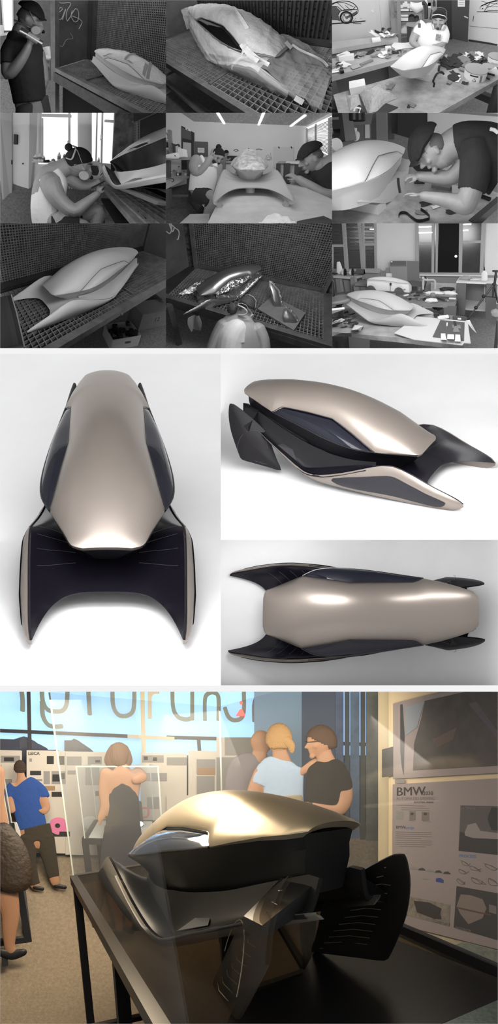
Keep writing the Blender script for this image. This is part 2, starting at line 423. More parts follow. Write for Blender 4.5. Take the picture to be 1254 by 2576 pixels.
# ------------------------------------------------------------------ figures
def remesh(m, vox, smooth=4):
    bm = bmesh.new(); vs = [bm.verts.new(p) for p in m.v]
    for f in m.f:
        try: bm.faces.new([vs[i] for i in f])
        except ValueError: pass
    me0 = bpy.data.meshes.new('t'); bm.to_mesh(me0); bm.free()
    o0 = bpy.data.objects.new('t', me0); COL.objects.link(o0)
    md = o0.modifiers.new('r', 'REMESH'); md.mode = 'VOXEL'; md.voxel_size = vox; md.adaptivity = 0
    if smooth: ms = o0.modifiers.new('s', 'SMOOTH'); ms.iterations = smooth; ms.factor = .5
    dg = bpy.context.evaluated_depsgraph_get(); me1 = bpy.data.meshes.new_from_object(o0.evaluated_get(dg))
    out = MB(); out.v = [v.co.copy() for v in me1.vertices]; out.f = [tuple(p.vertices) for p in me1.polygons]
    bpy.data.objects.remove(o0); bpy.data.meshes.remove(me0); bpy.data.meshes.remove(me1)
    return out
class Fig:
    """places a figure: (u, v, d) in the set's picture units around the distance Zb; k picture units per pixel"""
    def __init__(s, Zb, k=3): s.Z = Zb; s.k = k; s.q = Zb / S.f / k
    def c(s, p):
        Z = s.Z + p[2] * s.q
        return V3(((S.x0 + p[0] / s.k - S.cx) / S.f * Z, (S.cy - S.y0 - p[1] / s.k) / S.f * Z, -Z))
    def m(s, p): return S.met(s.c(p))
def otube(F, m, pts, n=14, a=None, rnd=True):
    """tube along (u,v,d,r[,rd]); r half width seen in the picture, rd half depth; rounded ends"""
    P = [V3(p[:3]) for p in pts]; r = [p[3] for p in pts]; rd = [(p[4] if len(p) > 4 else p[3]) for p in pts]
    rings = []; K = len(P)
    for k in range(K):
        d = P[min(k + 1, K - 1)] - P[max(k - 1, 0)]; d.normalize()
        ax = V3(a) if a is not None else d.cross(V3((0, 0, 1)))
        if ax.length < .25: ax = d.cross(V3((0, 1, 0)))
        ax = (ax - d * ax.dot(d)).normalized(); b = d.cross(ax).normalized()
        def ring(o, s): return [F.m(P[k] + d * o + ax * (r[k] * s * cos(2 * PI * i / n)) + b * (rd[k] * s * sin(2 * PI * i / n))) for i in range(n)]
        e = min(r[k], rd[k]) * (.8 if rnd else 0)
        if k == 0 and rnd: rings += [ring(-e, .35), ring(-e * .7, .72)]
        rings.append(ring(0, 1))
        if k == K - 1 and rnd: rings += [ring(e * .7, .72), ring(e, .35)]
    m.loft(rings, True); return m
def spl(pts, n=None):
    """smooth a list of 4/5-tuples"""
    L = max(len(p) for p in pts); Q = [tuple(p) + ((p[3],) if len(p) < 5 else ()) for p in pts]
    n = n or (len(pts) - 1) * 4; out = []; m = len(Q) - 1; Q = [Q[0]] + Q + [Q[-1]]
    for k in range(n + 1):
        t = k / n * m; i = min(int(t), m - 1); t -= i; a, b, c, d = Q[i:i + 4]
        out.append(tuple(.5 * (2 * b[j] + (c[j] - a[j]) * t + (2 * a[j] - 5 * b[j] + 4 * c[j] - d[j]) * t * t + (3 * b[j] - a[j] - 3 * c[j] + d[j]) * t ** 3) for j in range(5)))
    return out
def hand(F, m, W, D, N, L, curl=.6, thumb=1, side=None):
    W = V3(W); D = V3(D).normalized(); N = V3(N); N = (N - D * N.dot(D)).normalized(); sd = D.cross(N)
    otube(F, m, [(*(W - D * L * .1), L * .13, L * .10), (*(W + D * L * .1), L * .17, L * .10), (*(W + D * L * .35), L * .23, L * .10), (*(W + D * L * .5), L * .22, L * .085)], 12, a=sd)
    for k in range(4):
        ln = (.40, .47, .44, .35)[k] * L; p = W + D * L * .46 + sd * (k - 1.5) * .125 * L * thumb; pts = [(*p, L * .062)]
        for j, (fr, an) in enumerate(((.45, .5), (.3, 1.25), (.25, 1.9))):
            a = curl * an * (1 + .12 * (k - 1.5) * (1 if j else 0)); p = p + (D * cos(a) + N * sin(a)) * ln * fr; pts.append((*p, L * (.058 - .006 * j)))
        otube(F, m, pts, 8)
    p = W + D * L * .14 - sd * L * .15 * thumb; t1 = (D * .65 - sd * thumb * .6 + N * .35 * (1 + curl)).normalized(); t2 = (D * .85 - sd * thumb * .1 + N * .5 * curl).normalized()
    otube(F, m, [(*p, L * .085), (*(p + t1 * L * .22), L * .07), (*(p + t1 * L * .22 + t2 * L * .17), L * .058), (*(p + t1 * L * .22 + t2 * L * .30), L * .048)], 8)
class Head:
    def __init__(s, F, c, H, yaw=0, pitch=0, roll=0, w=1):
        s.F = F; s.c0 = V3(c); s.H = H; s.w = w
        Rz = M3.Rotation(math.radians(yaw), 3, 'Z'); Rx = M3.Rotation(math.radians(-pitch), 3, 'X'); Ry = M3.Rotation(math.radians(roll), 3, 'Y')
        s.A = Ry @ Rz @ Rx
    def uvd(s, x, y, z):
        q = s.A @ V3((x * s.w, y, z)) * s.H; return s.c0 + V3((q.x, -q.z, -q.y))
    def P(s, x, y, z): return s.F.m(s.uvd(x, y, z))
    def ball(s, m, c, r, nu=16, nv=12, fn=None):
        b = MB().ball((0, 0, 0), (1, 1, 1), nu, nv)
        vs = []
        for q in b.v:
            k = fn(q) if fn else 1
            vs.append(s.P(c[0] + q.x * r[0] * k, c[1] + q.y * r[1] * k, c[2] + q.z * r[2] * k))
        m.add(vs, b.f); return m
    def tube(s, m, pts, r, n=8, rd=None):
        otube(s.F, m, [(*s.uvd(*p), (r[i] if hasattr(r, '__len__') else r) * s.H, (rd or (r[i] if hasattr(r, '__len__') else r)) * s.H) for i, p in enumerate(pts)], n); return m
    def face(s, m):
        def f(q):
            k = 1
            if q.z < 0: k -= .0
            return k
        b = MB().ball((0, 0, 0), (1, 1, 1), 28, 22); vs = []
        for q in b.v:
            x, y, z = q.x * .36, q.y * .44, q.z * .46
            if q.z < .1:
                t = min(1, (.1 - q.z) / 1.1); x *= 1 - .32 * t ** 1.3
                if q.y < 0: y *= 1 - .45 * t
                else: y *= 1 - .08 * t
            for sx in (1, -1):
                dd = (q.x - sx * .42) ** 2 + (q.z - .10) ** 2
                if q.y > 0: y -= .05 * math.exp(-dd / .035)
            y += .012 * math.exp(-((q.z - .30) / .12) ** 2) * (q.y > 0)
            vs.append(s.P(x, y, z))
        m.add(vs, b.f)
        s.tube(m, [(0, .40, .07), (0, .455, -.02), (0, .515, -.10)], [.03, .042, .055]); s.ball(m, (0, .45, -.115), (.07, .05, .035))
        s.ball(m, (0, .37, -.215), (.10, .06, .022)); s.ball(m, (0, .365, -.255), (.09, .055, .022)); s.ball(m, (0, .33, -.385), (.12, .08, .07))
        for sx in (1, -1):
            s.ball(m, (sx * .36, -.02, -.02), (.030, .065, .105)); s.ball(m, (sx * .2, .30, -.08), (.10, .08, .08))
        return m
    def details(s, par, eyem, browm, closed=False, beard=None):
        for sx in (1, -1):
            if not closed: s.ball(MB(), (sx * .15, .375, .045), (.045, .03, .02)).build('eye', eyem, par, True)
            s.tube(MB(), [(sx * .07, .425, .125), (sx * .15, .415, .15), (sx * .24, .36, .125)], [.012, .018, .010]).build('eyebrow', browm, par, True)
        if beard: 
            s.ball(MB(), (0, .20, -.30), (.28, .21, .20), 20, 14, lambda q: 1.0 if q.z < .15 else .86).build('beard', beard, par, True)
    def hair(s, par, m, front=.12, back=-.55, vol=1.07, name='hair', vox=None, extra=None):
        b = MB().ball((0, 0, 0), (1, 1, 1), 36, 28); vs = []
        for q in b.v:
            lim = front + (back - front) * max(0, min(1, (.75 - q.y) / 1.1)) if q.y < .75 else front + (q.y - .75) * 1.2
            t = (q.z - lim) / .14; t = max(0, min(1, t)); k = (.86 + (vol - .86) * t) * (1 + .018 * sin(q.x * 23 + q.z * 9))
            vs.append(s.P(q.x * .36 * k, q.y * .44 * k - .01, q.z * .46 * k))
        mm = MB().add(vs, b.f)
        if extra: extra(mm)
        return mm.build(name, m, par, True, ang=70)
    def cap(s, par, m, tilt=0):
        b = MB().ball((0, 0, 0), (1, 1, 1), 36, 20); vs = []
        for q in b.v:
            k = 1.0; z = q.z
            z = z * (.30 if z > 0 else .10)
            r = 1.18 - .10 * (q.y > .3) * 0
            x, y = q.x * .405 * 1.1, q.y * .52
            if q.z < -.15: x *= .86; y *= .84
            y += -.02; z += .28 + .10 * (-q.y) * .4 + .012 * sin(q.x * 14) * (q.z > 0)
            if q.y > .2: z -= (q.y - .2) * .16
            vs.append(s.P(x, y, z))
        c = MB().add(vs, b.f).build('flat_cap', m, par, True, ang=70)
        br = MB().patch(lambda a, bb: s.P((a - .5) * .62, .40 + (.17 * (1 - (2 * a - 1) ** 2) ** .5) * bb, .20 - .055 * bb - .10 * (2 * a - 1) ** 2 * .6), 14, 5, .004).build('cap_peak', m, c, True)
        s.ball(MB(), (0, -.04, .575), (.03, .03, .02)).build('cap_button', m, c, True)
        return c
    def mask(s, par, m, mf, ms, filters=True):
        mm = MB(); s.ball(mm, (0, .43, -.21), (.20, .17, .20), 18, 14, lambda q: 1 - .25 * max(0, q.z) ** 2)
        par = mm.build('respirator', ms, par, True) or par
        for sx in (1, -1):
            f = MB(); c = V3((sx * .27, .40, -.27)); ax = V3((sx * .9, .35, -.15)).normalized()
            u = ax.cross(V3((0, 0, 1))).normalized(); w = ax.cross(u)
            rings = [[s.P(*(c + ax * o + u * (.17 * r * cos(a * PI / 10)) + w * (.15 * r * sin(a * PI / 10)))) for a in range(20)] for o, r in ((-.05, .8), (-.04, 1), (.045, 1), (.06, .88), (.055, .6))]
            f.loft(rings, True); f.build('filter', mf, par, True)
        s.tube(MB(), [(0, .58, -.24), (0, .62, -.25)], [.07, .065]).build('exhale_valve', m, par, True)
        for z0, z1 in ((-.05, .36), (-.2, -.25)):
            s.tube(MB(), [(.24, .36, z0 - .06), (.375, .12, z0 * .5 + z1 * .5 - .02), (.36 if z1 > 0 else .3, -.12, z1), (.22, -.40 if z1 < 0 else -.30, z1 + .06 * (z1 > 0)), (0, -.47 if z1 < 0 else -.40, z1 + .06 * (z1 > 0)), (-.22, -.40 if z1 < 0 else -.30, z1 + .06 * (z1 > 0)), (-.36 if z1 > 0 else -.3, -.12, z1), (-.375, .12, z0 * .5 + z1 * .5 - .02), (-.24, .36, z0 - .06)], .014, 6, .026).build('strap', ms, par, True)
def person(label, F, body, m, base, vox=.007, group=None, smooth=4):
    """body: function filling an MB with closed pieces; returns root"""
    t = thing('person', label, 'person', F.m(base), group)
    mm = MB(); body(mm); remesh(mm, vox, smooth).build('body', m, t, True, ang=180)
    return t
def cloth(name, F, pieces, m, par, vox=.008, smooth=3, rnd=False):
    mm = MB()
    for p in pieces: otube(F, mm, spl(p), 20, rnd=rnd)
    return remesh(mm, vox, smooth).build(name, m, par, True, ang=180)
WORLD = 0.95
CAM = {
'A':([2.8828, 0.0013, 1.2286],2497.2,[[0.003, 1.0, -0.0003], [-0.4386, 0.0016, 0.8987], [0.8987, -0.0026, 0.4386]]),
'B':([2.0758, -2.7295, 1.6006],2184.4,[[0.8831, 0.4586, -0.0988], [-0.1205, 0.4253, 0.897], [0.4534, -0.7803, 0.4308]]),
'C':([0.4131, 0.0407, 1.2292],673.9,[[-1.0, -0.0046, 0.0059], [0.0048, -0.9993, 0.037], [0.0057, 0.037, 0.9993]]),
'p7':([1.1971, 0.9048, 0.7161],431.0,[[-0.8158, 0.5738, 0.0726], [-0.2258, -0.4316, 0.8734], [0.5325, 0.6961, 0.4816]]),
'p9':([1.5155, -2.076, 0.8378],514.6,[[0.9537, 0.2878, -0.0871], [0.0232, 0.2181, 0.9756], [0.2998, -0.9325, 0.2014]]),
'p2':([1.1193, -0.6724, 0.5202],372.0,[[0.7774, 0.6254, -0.0681], [-0.259, 0.4168, 0.8713], [0.5733, -0.6597, 0.486]]),
'p5':([1.4, -0.0498, 0.1682],235.5,[[0.0535, 0.9984, 0.0155], [-0.0349, -0.0136, 0.9993], [0.998, -0.054, 0.0341]]),
'p1':([1.3749, -2.0149, 0.8316],561.8,[[0.7848, 0.6193, 0.0246], [-0.1657, 0.1714, 0.9712], [0.5972, -0.7662, 0.2371]]),
'p8':([1.0607, 1.4873, 1.2901],402.6,[[-0.8761, 0.4727, 0.0947], [-0.2093, -0.55, 0.8085], [0.4343, 0.6885, 0.5808]]),
'D':([-0.3891, 0.3773, 0.4076],932.6,[[-0.5131, -0.8583, -0.0046], [0.2169, -0.1349, 0.9668], [-0.8304, 0.4951, 0.2554]]),
'p4':([-0.2095, 0.3487, 0.1877],228.4,[[0.0685, -0.994, 0.085], [0.1106, 0.0922, 0.9896], [-0.9915, -0.0584, 0.1163]]),
'p3':([1.5386, 0.7462, 0.3765],319.5,[[-0.6111, 0.7864, 0.0904], [-0.0388, -0.1439, 0.9888], [0.7906, 0.6007, 0.1184]]),
'p6':([1.4708, 0.6634, 0.2405],613.0,[[-0.3416, 0.9393, -0.0323], [-0.0489, 0.0166, 0.9987], [0.9386, 0.3427, 0.0403]]),
}
RECT = {'p1': (0, 0, 418, 284), 'p2': (418, 0, 836, 284), 'p3': (836, 0, 1254, 284), 'p4': (0, 284, 418, 562), 'p5': (418, 284, 836, 562), 'p6': (836, 284, 1254, 562),
    'p7': (0, 562, 418, 876), 'p8': (418, 562, 836, 876), 'p9': (836, 562, 1254, 876), 'A': (0, 890, 556, 1724), 'B': (556, 890, 1254, 1358), 'C': (556, 1358, 1254, 1724), 'D': (0, 1740, 1254, 2576)}
PC = {'p1': (209, 142), 'p2': (627, 142), 'p3': (1045, 142), 'p4': (209, 423), 'p5': (627, 423), 'p6': (1045, 423), 'p7': (209, 719), 'p8': (627, 719), 'p9': (1045, 719), 'A': (278, 1307), 'B': (905, 1124), 'C': (905, 1541), 'D': (627, 2158)}
def mkset(k, **kw):
    e, f, R = CAM[k]; return use(Set(k, RECT[k], e, f, R, pc=PC[k], **kw))

# camera: one straight-on view of the whole display board
cd = bpy.data.cameras.new('camera'); co = bpy.data.objects.new('camera', cd); COL.objects.link(co)
cd.type = 'ORTHO'; cd.ortho_scale = 25.76; cd.clip_end = 200
co.location = (6.27, -20, -12.88); co.rotation_euler = (PI / 2, 0, 0); SC.camera = co
SC.view_settings.view_transform = 'Standard'; SC.view_settings.look = 'None'; SC.view_settings.gamma = 1; SC.view_settings.exposure = 0
w = bpy.data.worlds.new('world'); SC.world = w; w.use_nodes = True
w.node_tree.nodes['Background'].inputs[0].default_value = (1, 1, 1, 1); w.node_tree.nodes['Background'].inputs[1].default_value = WORLD
SC.cycles.max_bounces = 8; SC.cycles.transparent_max_bounces = 24
SC.cycles.use_denoising = True
MGAP = mat('board_white', .95, .7)
S = None
def board(z0, z1):
    return MB().add([(x, y, z) for y in (0, .35) for z in (-z1 / 100, -z0 / 100) for x in (0, 12.54)], [(0, 1, 3, 2), (4, 6, 7, 5), (0, 4, 5, 1), (2, 3, 7, 6), (0, 2, 6, 4), (1, 5, 7, 3)])
for i, (a, b) in enumerate(((876, 890), (1724, 1740))):
    struct(board(a, b).build('trim_%d' % (i + 1), MGAP), 'plain white band between rows of the display', 'band')
def boxwalls(k, depth, m, back=None):
    global S; S = None
    x0, y0, x1, y1 = [q / 100 for q in RECT[k]]; e = .0003
    for nm, a, b in (('wall_left', (x0, -y1), (x0 + e, -y0)), ('wall_right', (x1 - e, -y1), (x1, -y0)), ('wall_top', (x0, -y0 - e), (x1, -y0)), ('wall_bottom', (x0, -y1), (x1, -y1 + e))):
        o = MB().box(((a[0] + b[0]) / 2, depth / 2, (a[1] + b[1]) / 2), (b[0] - a[0], depth, b[1] - a[1])).build(nm, m); struct(o)
    if back:
        struct(MB().box(((x0 + x1) / 2, depth + .01, -(RECT[k][1] + RECT[k][3]) / 200), (x1 - x0, .02, y1 - y0)).build('wall_back', back))
# ------------------------------------------------------------------ shared workshop pieces; u, v are picture units (3 per pixel) inside a set
def g(u, v, h=0.0): return S.on(S.x0 + u / 3, S.y0 + v / 3, h)
def gw(u, v, A, B): return S.onwall(S.x0 + u / 3, S.y0 + v / 3, A, B)
def ga(u, v, Z): return S.at(S.x0 + u / 3, S.y0 + v / 3, Z)
def fresh(k, depth, wallm, back=None, **kw):
    global S
    boxwalls(k, depth, wallm, back); return mkset(k, **kw)
GM = dict(
    steel=mat('worn_steel', .20, .45, .5, var=.35, vscale=3, bump=.1, bscale=20), bar=mat('grating_bar', .30, .5, .3, var=.3, vscale=5), dark=mat('booth_dark', .035, .7, var=.4, vscale=2),
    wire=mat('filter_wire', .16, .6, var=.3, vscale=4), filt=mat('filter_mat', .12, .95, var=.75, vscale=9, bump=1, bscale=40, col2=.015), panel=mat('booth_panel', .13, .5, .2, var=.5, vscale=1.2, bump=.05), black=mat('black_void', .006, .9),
    floor=mat('terrazzo', .26, .6, var=.45, vscale=28), wood=mat('bench_top', .44, .5, var=.25, vscale=1.2, bump=.03), wall=mat('plaster_wall', .72, .8, var=.05, vscale=1), leg=mat('bench_leg', .07, .5), white=mat('matte_white', .82, .55, bump=.02), paper=mat('white_paper', .8, .8),
    grey=mat('mid_grey', .22, .6), cloth=mat('dark_cloth', .035, .85, bump=.3, bscale=14), skin=mat('skin_grey', .34, .5, var=.08, vscale=6), skinl=mat('skin_light_grey', .36, .5, var=.08, vscale=6), shirtd=mat('dark_shirt', .035, .9, bump=.35, bscale=7, var=.2, vscale=3), shirtw=mat('white_shirt', .80, .85, bump=.35, bscale=6),
    hair=mat('dark_hair', .012, .55, bump=.6, bscale=40, stretch=(1, 1, 4)), cap=mat('cap_cloth', .022, .9, bump=.4, bscale=18, var=.3, vscale=6), black2=mat('black_plastic', .012, .35), mask=mat('mask_rubber', .20, .5), filter=mat('mask_filter', .55, .5), strap=mat('mask_strap', .35, .7),
    film=glassy('plastic_film', (.95, .95, .95), .45, .18, .9), foil=mat('silver_foil', .55, .22, .9, bump=1, bscale=9), card=mat('cardboard', .24, .8, var=.15, vscale=3), tray=mat('shade_black', .008, .9), metal=mat('bright_metal', .5, .3, .9), glass=glassy('clear_glass', (.96, .96, .96), .86), light=mat('light_tube', 1, .5, emit=4),  # tray: black that stands for the darkness under the gratings
    pane=mat('bright_pane', .9, .5, emit=.9), eye=mat('eye_dark', .01, .2), brow=mat('brow_dark', .02, .8))
PRIM = {k: mat('white_primer', .62, .5) for k in ('shell', 'window', 'body', 'flank', 'recess', 'fender', 'saddle', 'fin')}
PRIM.update(seam=mat('seam_dark', .10, .7), trim=mat('primer_seam', .40, .6), line=mat('primer_line', .36, .7), inset=MATS['white_primer'])
def lerp(a, b, t): return V3(a) + (V3(b) - V3(a)) * t
def grating(a, b, c, d, nx, ny, m, parent, h=.025, w=.0035, nm='grating'):
    """a,b front corners, c,d back corners; bars both ways, top at the corners' height"""
    mb = MB(); dn = V3((0, 0, -h / 2))
    for i in range(nx + 1): mb.bar(lerp(a, b, i / nx) + dn, lerp(d, c, i / nx) + dn, w, h)
    for j in range(ny + 1): mb.bar(lerp(a, d, j / ny) + dn, lerp(b, c, j / ny) + dn, w, h)
    return mb.build(nm, m, parent)
def wires(p0, p1, q1, q0, nx, ny, r, m, parent, nm='wire_mesh'):
    """p0 p1 bottom, q0 q1 top"""
    mb = MB()
    for i in range(nx + 1): mb.bar(lerp(p0, p1, i / nx), lerp(q0, q1, i / nx), r)
    for j in range(ny + 1): mb.bar(lerp(p0, q0, j / ny), lerp(p1, q1, j / ny), r)
    return mb.build(nm, m, parent)
def table(label, A, B, C, D, th, m, legm=None, H=.8, legs=(0, 1, 2, 3), lw=.06, name='work_table', cat='table', group=None, top='table_top', inset=.05, edge=None):
    """A B C D top corners (metric) in order; legs at the chosen corners"""
    t = thing(name, label, cat, lerp(A, C, .5) - V3((0, 0, H)), group)
    MB().slab([A, B, C, D], (0, 0, -th)).build(top, m, t)
    cen = (V3(A) + V3(B) + V3(C) + V3(D)) / 4
    if legm:
        for i in legs:
            p = (A, B, C, D)[i]; p = V3(p) + (cen - V3(p)).normalized() * inset * 1.4
            MB().box((p.x, p.y, p.z - th - (H - th) / 2), (lw, lw, H - th)).build('leg', legm, t)
    return t
def block(label, u, v, h, dims, m, rz=0, name='foam_block', cat='block', group=None, bev=0, taper=1):
    p = g(u, v, h); o = MB().box((p.x, p.y, p.z + dims[2] / 2), dims, rz, bev=bev, taper=taper).build(name, m)
    return tag(o, label, cat, group)
def scrap(label, u, v, h, r, m, seed, name='sandpaper_scrap', cat='scrap', group=None, lift=.012, rz=0, asp=1.5, fold=.5):
    """a curled sheet"""
    r *= .66; lift *= .5; rr = random.Random(seed); p = g(u, v, h); A = M3.Rotation(rz or rr.random() * 6, 3, 'Z')
    def f(a, b):
        x, y = (a - .5) * 2 * r, (b - .5) * 2 * r / asp
        x *= 1 + .12 * sin(b * 7 + seed); y *= 1 + .15 * sin(a * 6 + seed * 2)
        z = .003 + lift * (abs(sin(a * 3.1 * fold + seed)) * abs(a - .5) * 2 + .4 * abs(sin(b * 5 + seed)))
        return p + A @ V3((x, y, z))
    return tag(MB().patch(f, 8, 6, .0015).build(name, m, None, True), label, cat, group)
def bag(label, pts, h, m, cat='bag', name='plastic_bag', hgt=.05, seed=0, group=None):
    """crumpled soft bag over a picture polygon on the table"""
    P = [g(u, v, h) for u, v in pts]; c = sum(P, V3((0, 0, 0))) / len(P); n = 24
    rim = []
    for k in range(n * 2):
        t = k / (n * 2) * len(P); i = int(t); rim.append(lerp(P[i % len(P)], P[(i + 1) % len(P)], t - i))
    def f(a, b):
        q = rim[int(round(a * n * 2)) % (n * 2)]; p = lerp(q, c, b)
        z = hgt * (1 - (1 - b) ** 2.2) * (1 + .0) + .012 * (nz3(p * 22 + V3((seed, 0, 0))) + .5 * nz3(p * 55)) * (min(1, b * 3)) + .003
        return V3((p.x, p.y, h + max(z, .002)))
    return tag(MB().patch(f, n * 2, 12).build(name, m, None, True, ang=25), label, cat, group)
def tubeobj(label, pts, r, m, name='cable', cat='cable', group=None, n=8, par=None):
    o = MB().tube(crv(pts, 30), r, n).build(name, m, par, True)
    return o if par else tag(o, label, cat, group)
def txt(s_, u, v, size, Zf, m, par, slope=0, sx=1, bold=0, name='printed_text', mir=False):
    cu = bpy.data.curves.new('t', 'FONT'); cu.body = s_; cu.size = 1; cu.resolution_u = 2; cu.offset = bold
    ob = bpy.data.objects.new('t', cu); COL.objects.link(ob); dg = bpy.context.evaluated_depsgraph_get(); me = bpy.data.meshes.new_from_object(ob.evaluated_get(dg))
    m_ = MB(); m_.v = [Zf(u + p.co.x * size * sx * (-1 if mir else 1), v - p.co.y * size + slope * p.co.x * size * sx) for p in me.vertices]; me.calc_loop_triangles(); m_.f = [tuple(p.vertices) for p in me.loop_triangles]
    bpy.data.objects.remove(ob); bpy.data.curves.remove(cu); bpy.data.meshes.remove(me)
    n0 = len(m_.v); off = S.R.transposed() @ V3((0, 0, -.0015)); m_.v += [p + off for p in m_.v]; m_.f += [tuple(i + n0 for i in f[::-1]) for f in m_.f]
    return m_.build(name, m, par)
# ------------------------------------------------------------------ studio sets
FLW = mat('studio_floor', (.88, .88, .89), .45, var=.05, vscale=.35, bump=.02, bscale=3)
FLG = mat('studio_floor_grey', (.70, .70, .71), .4, var=.07, vscale=.5, bump=.03, bscale=3)
WHT = mat('studio_wall', (.9, .9, .9), .6)
FIN = dict(shell=mat('satin_bronze', (.275, .238, .212), .36, .85, bump=.02, bscale=120), window=mat('blue_glass', (.002, .003, .010), .06, 0, spec=.4), trim=mat('gloss_black', (.008, .008, .010), .15),
    body=mat('graphite', (.007, .007, .009), .30, spec=.3), flank=MATS['graphite'], recess=mat('recess_dark', (.02, .02, .024), .5), fender=MATS['satin_bronze'], inset=mat('matte_graphite', (.024, .024, .030), .5, spec=.25),
    saddle=mat('satin_graphite', (.007, .006, .010), .25, spec=.25), fin=mat('fin_graphite', (.010, .009, .011), .45, spec=.25), line=mat('groove', (.07, .07, .08), .5))
def ground(m, h=-.022, lbl='floor', ext=30):
    e = S.eye
    return struct(MB().box((e.x, e.y, h - .01), (ext, ext, .02)).build(lbl, m))
mkset('A', Zs=2.75, Zn=1.75); boxwalls('A', 14, WHT); S = use(Set('A', RECT['A'], *CAM['A'], pc=PC['A'], Zs=2.75, Zn=1.75))
ground(FLW)
vehicle('bronze and black concept vehicle model seen nose-on from above, the largest one, on white floor', FIN)
S = use(Set('B', RECT['B'], *CAM['B'], pc=PC['B'], Zs=3.2, Zn=2.3)); st = S; boxwalls('B', 13, WHT); S = st
ground(FLW)
vehicle('bronze and black concept vehicle model showing its dark blue side window on white floor', FIN)
S = use(Set('C', RECT['C'], *CAM['C'], pc=PC['C'], Zs=1.0, Zn=.75)); st = S; boxwalls('C', 3.2, WHT); S = st
ground(FLG)
vehicle('bronze and black concept vehicle model seen straight from above with its nose to the left', FIN)
ZMIN = .001
# ------------------------------------------------------------------ set: white model on a grated booth table
DK = mat('set_partition_dark', .05, .8)
def booth_back(A, B, hz0, hz1, nx, ny, r=.006, light=None):
    """wire screen wall between A and B (metric x,y) from height hz0 to hz1 with the filter behind it"""
    A = V3((A[0], A[1], 0)); B = V3((B[0], B[1], 0)); up0, up1 = V3((0, 0, hz0)), V3((0, 0, hz1))
    n = (B - A).cross(V3((0, 0, 1))).normalized()
    if (n.dot(S.eye - A)) > 0: n = -n
    ex = (B - A).normalized() * .35; w = struct(MB().slab([A - ex + up0 * -1 + n * .03, B + ex + up0 * -1 + n * .03, B + ex + up1 + n * .03, A - ex + up1 + n * .03], n * .02).build('wall_back', GM['filt']))
    t = thing('wire_screen', light or 'large wire filter screen along the booth wall', 'screen', A + up0)
    wires(A + up0, B + up0, B + up1, A + up1, nx, ny, r, GM['wire'], t); 
    return t, n
fresh('p7', 5.2, DK, Zs=1.5, Zn=.62)
a, b = V3((1.20, -.33, 0)), V3((-1.05, -.63, 0))
t, n = booth_back(a, b, .06, 1.1, 112, 54, .0055, 'wire filter screen behind the white model, upper left of its booth')
MB().bar(a + V3((0, .0, .045)), b + V3((0, 0, .045)), .03, .05).build('bottom_rail', GM['dark'], t)
MB().box((b.x - .02, b.y, .5), (.05, .05, 1.0)).build('side_post', GM['dark'], t)
struct(MB().slab([a + V3((0, -.03, -.05)), b + V3((0, -.03, -.05)), b + V3((0, 0.02, .02)), a + V3((0, 0.02, .02))], (0, .02, 0)).build('trim_1', GM['dark']))
fl, fr, br, bl = g(210, 985), V3((-1.02, .09, 0)), V3((-1.02, -.60, 0)), V3((1.10, -.325, 0))
struct(MB().slab([V3((-1.05, -.66, -.1)), V3((-1.02, 1.0, -.1)), V3((-1.02, 1.0, 1.2)), V3((-1.05, -.66, 1.2))], (-.03, 0, 0)).build('wall_right', GM['panel']))
t = thing('grated_table', 'long steel table with grating top carrying the all-white vehicle model', 'table', (.2, 0, -.8))
fl = V3((1.11, .33, 0)); grating(fl, fr, br, bl, 64, 20, GM['bar'], t, .022, .0035)
def rail(p, q, w, h, z, nm='rail', m=GM['steel']): MB().bar(V3(p) + V3((0, 0, z)), V3(q) + V3((0, 0, z)), w, h).build(nm, m, t)
o = V3((0, .028, 0)); rail(fl + o + V3((.1, .012, 0)), fr + o, .05, .045, -.012); rail(fl + V3((.02, 0, 0)), bl + V3((.02, 0, 0)), .03, .04, -.01); rail(g(935, 490), g(1010, 535), .012, .02, -.004)
MB().slab([fl + V3((0, 0, -.07)), fr + V3((0, 0, -.07)), br + V3((0, 0, -.07)), bl + V3((0, 0, -.07))], (0, 0, -.01)).build('under_grate_shade', GM['tray'], t)  # black plate added as the darkness below the grating
tb = g(895, 667, 0); MB().ball(tb + V3((0, .03, .0)), .010, 10, 6).build('wing_nut', GM['steel'], t, True)
struct(MB().box((0, .6, -.80), (8, 6, .02)).build('floor', GM['floor']))
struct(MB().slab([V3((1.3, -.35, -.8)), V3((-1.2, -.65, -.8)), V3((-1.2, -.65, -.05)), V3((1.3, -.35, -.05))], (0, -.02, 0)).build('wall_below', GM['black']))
tag(MB().tube([ga(-20, 560, .62), ga(10, 700, .62), ga(60, 960, .62)], [.05, .055, .06], 16).build('dust_hose', mat('pale_hose', .17, .7), None, True), 'pale padded hose at the lower left corner beside the grated table', 'hose')
# boxes under the table
def crate(label, u0, v0, W_, D_, H_, rz, m, open_=False, h=-.79):
    p = g(u0, v0, h); t = thing('cardboard_box', label, 'box', p)
    c = (p.x, p.y, h + H_ / 2); A = M3.Rotation(rz, 3, 'Z')
    if not open_: MB().box(c, (W_, D_, H_), rz).build('box_body', m, t)
    else:
        mb = MB()
        for dx, dy, w, d in ((0, D_ / 2, W_, .008), (0, -D_ / 2, W_, .008), (W_ / 2, 0, .008, D_), (-W_ / 2, 0, .008, D_)):
            q = A @ V3((dx, dy, 0)); mb.box((c[0] + q.x, c[1] + q.y, c[2]), (w, d, H_), rz)
        mb.box((c[0], c[1], h + .006), (W_, D_, .01), rz); mb.build('box_body', m, t)
    return t, V3(c), A
t, c, A = crate('open white carton full of dark jars on the floor under the table', 905, 880, .34, .24, .16, -.35, mat('white_carton', .42, .8), True)
q = A @ V3((-.02, .1225, 0)); MB().box((c.x + q.x, c.y + q.y, c.z + .01), (.07, .003, .035), -.35).build('printed_label', GM['grey'], t)
rr = random.Random(3); jm = mat('jar_dark', .03, .15)
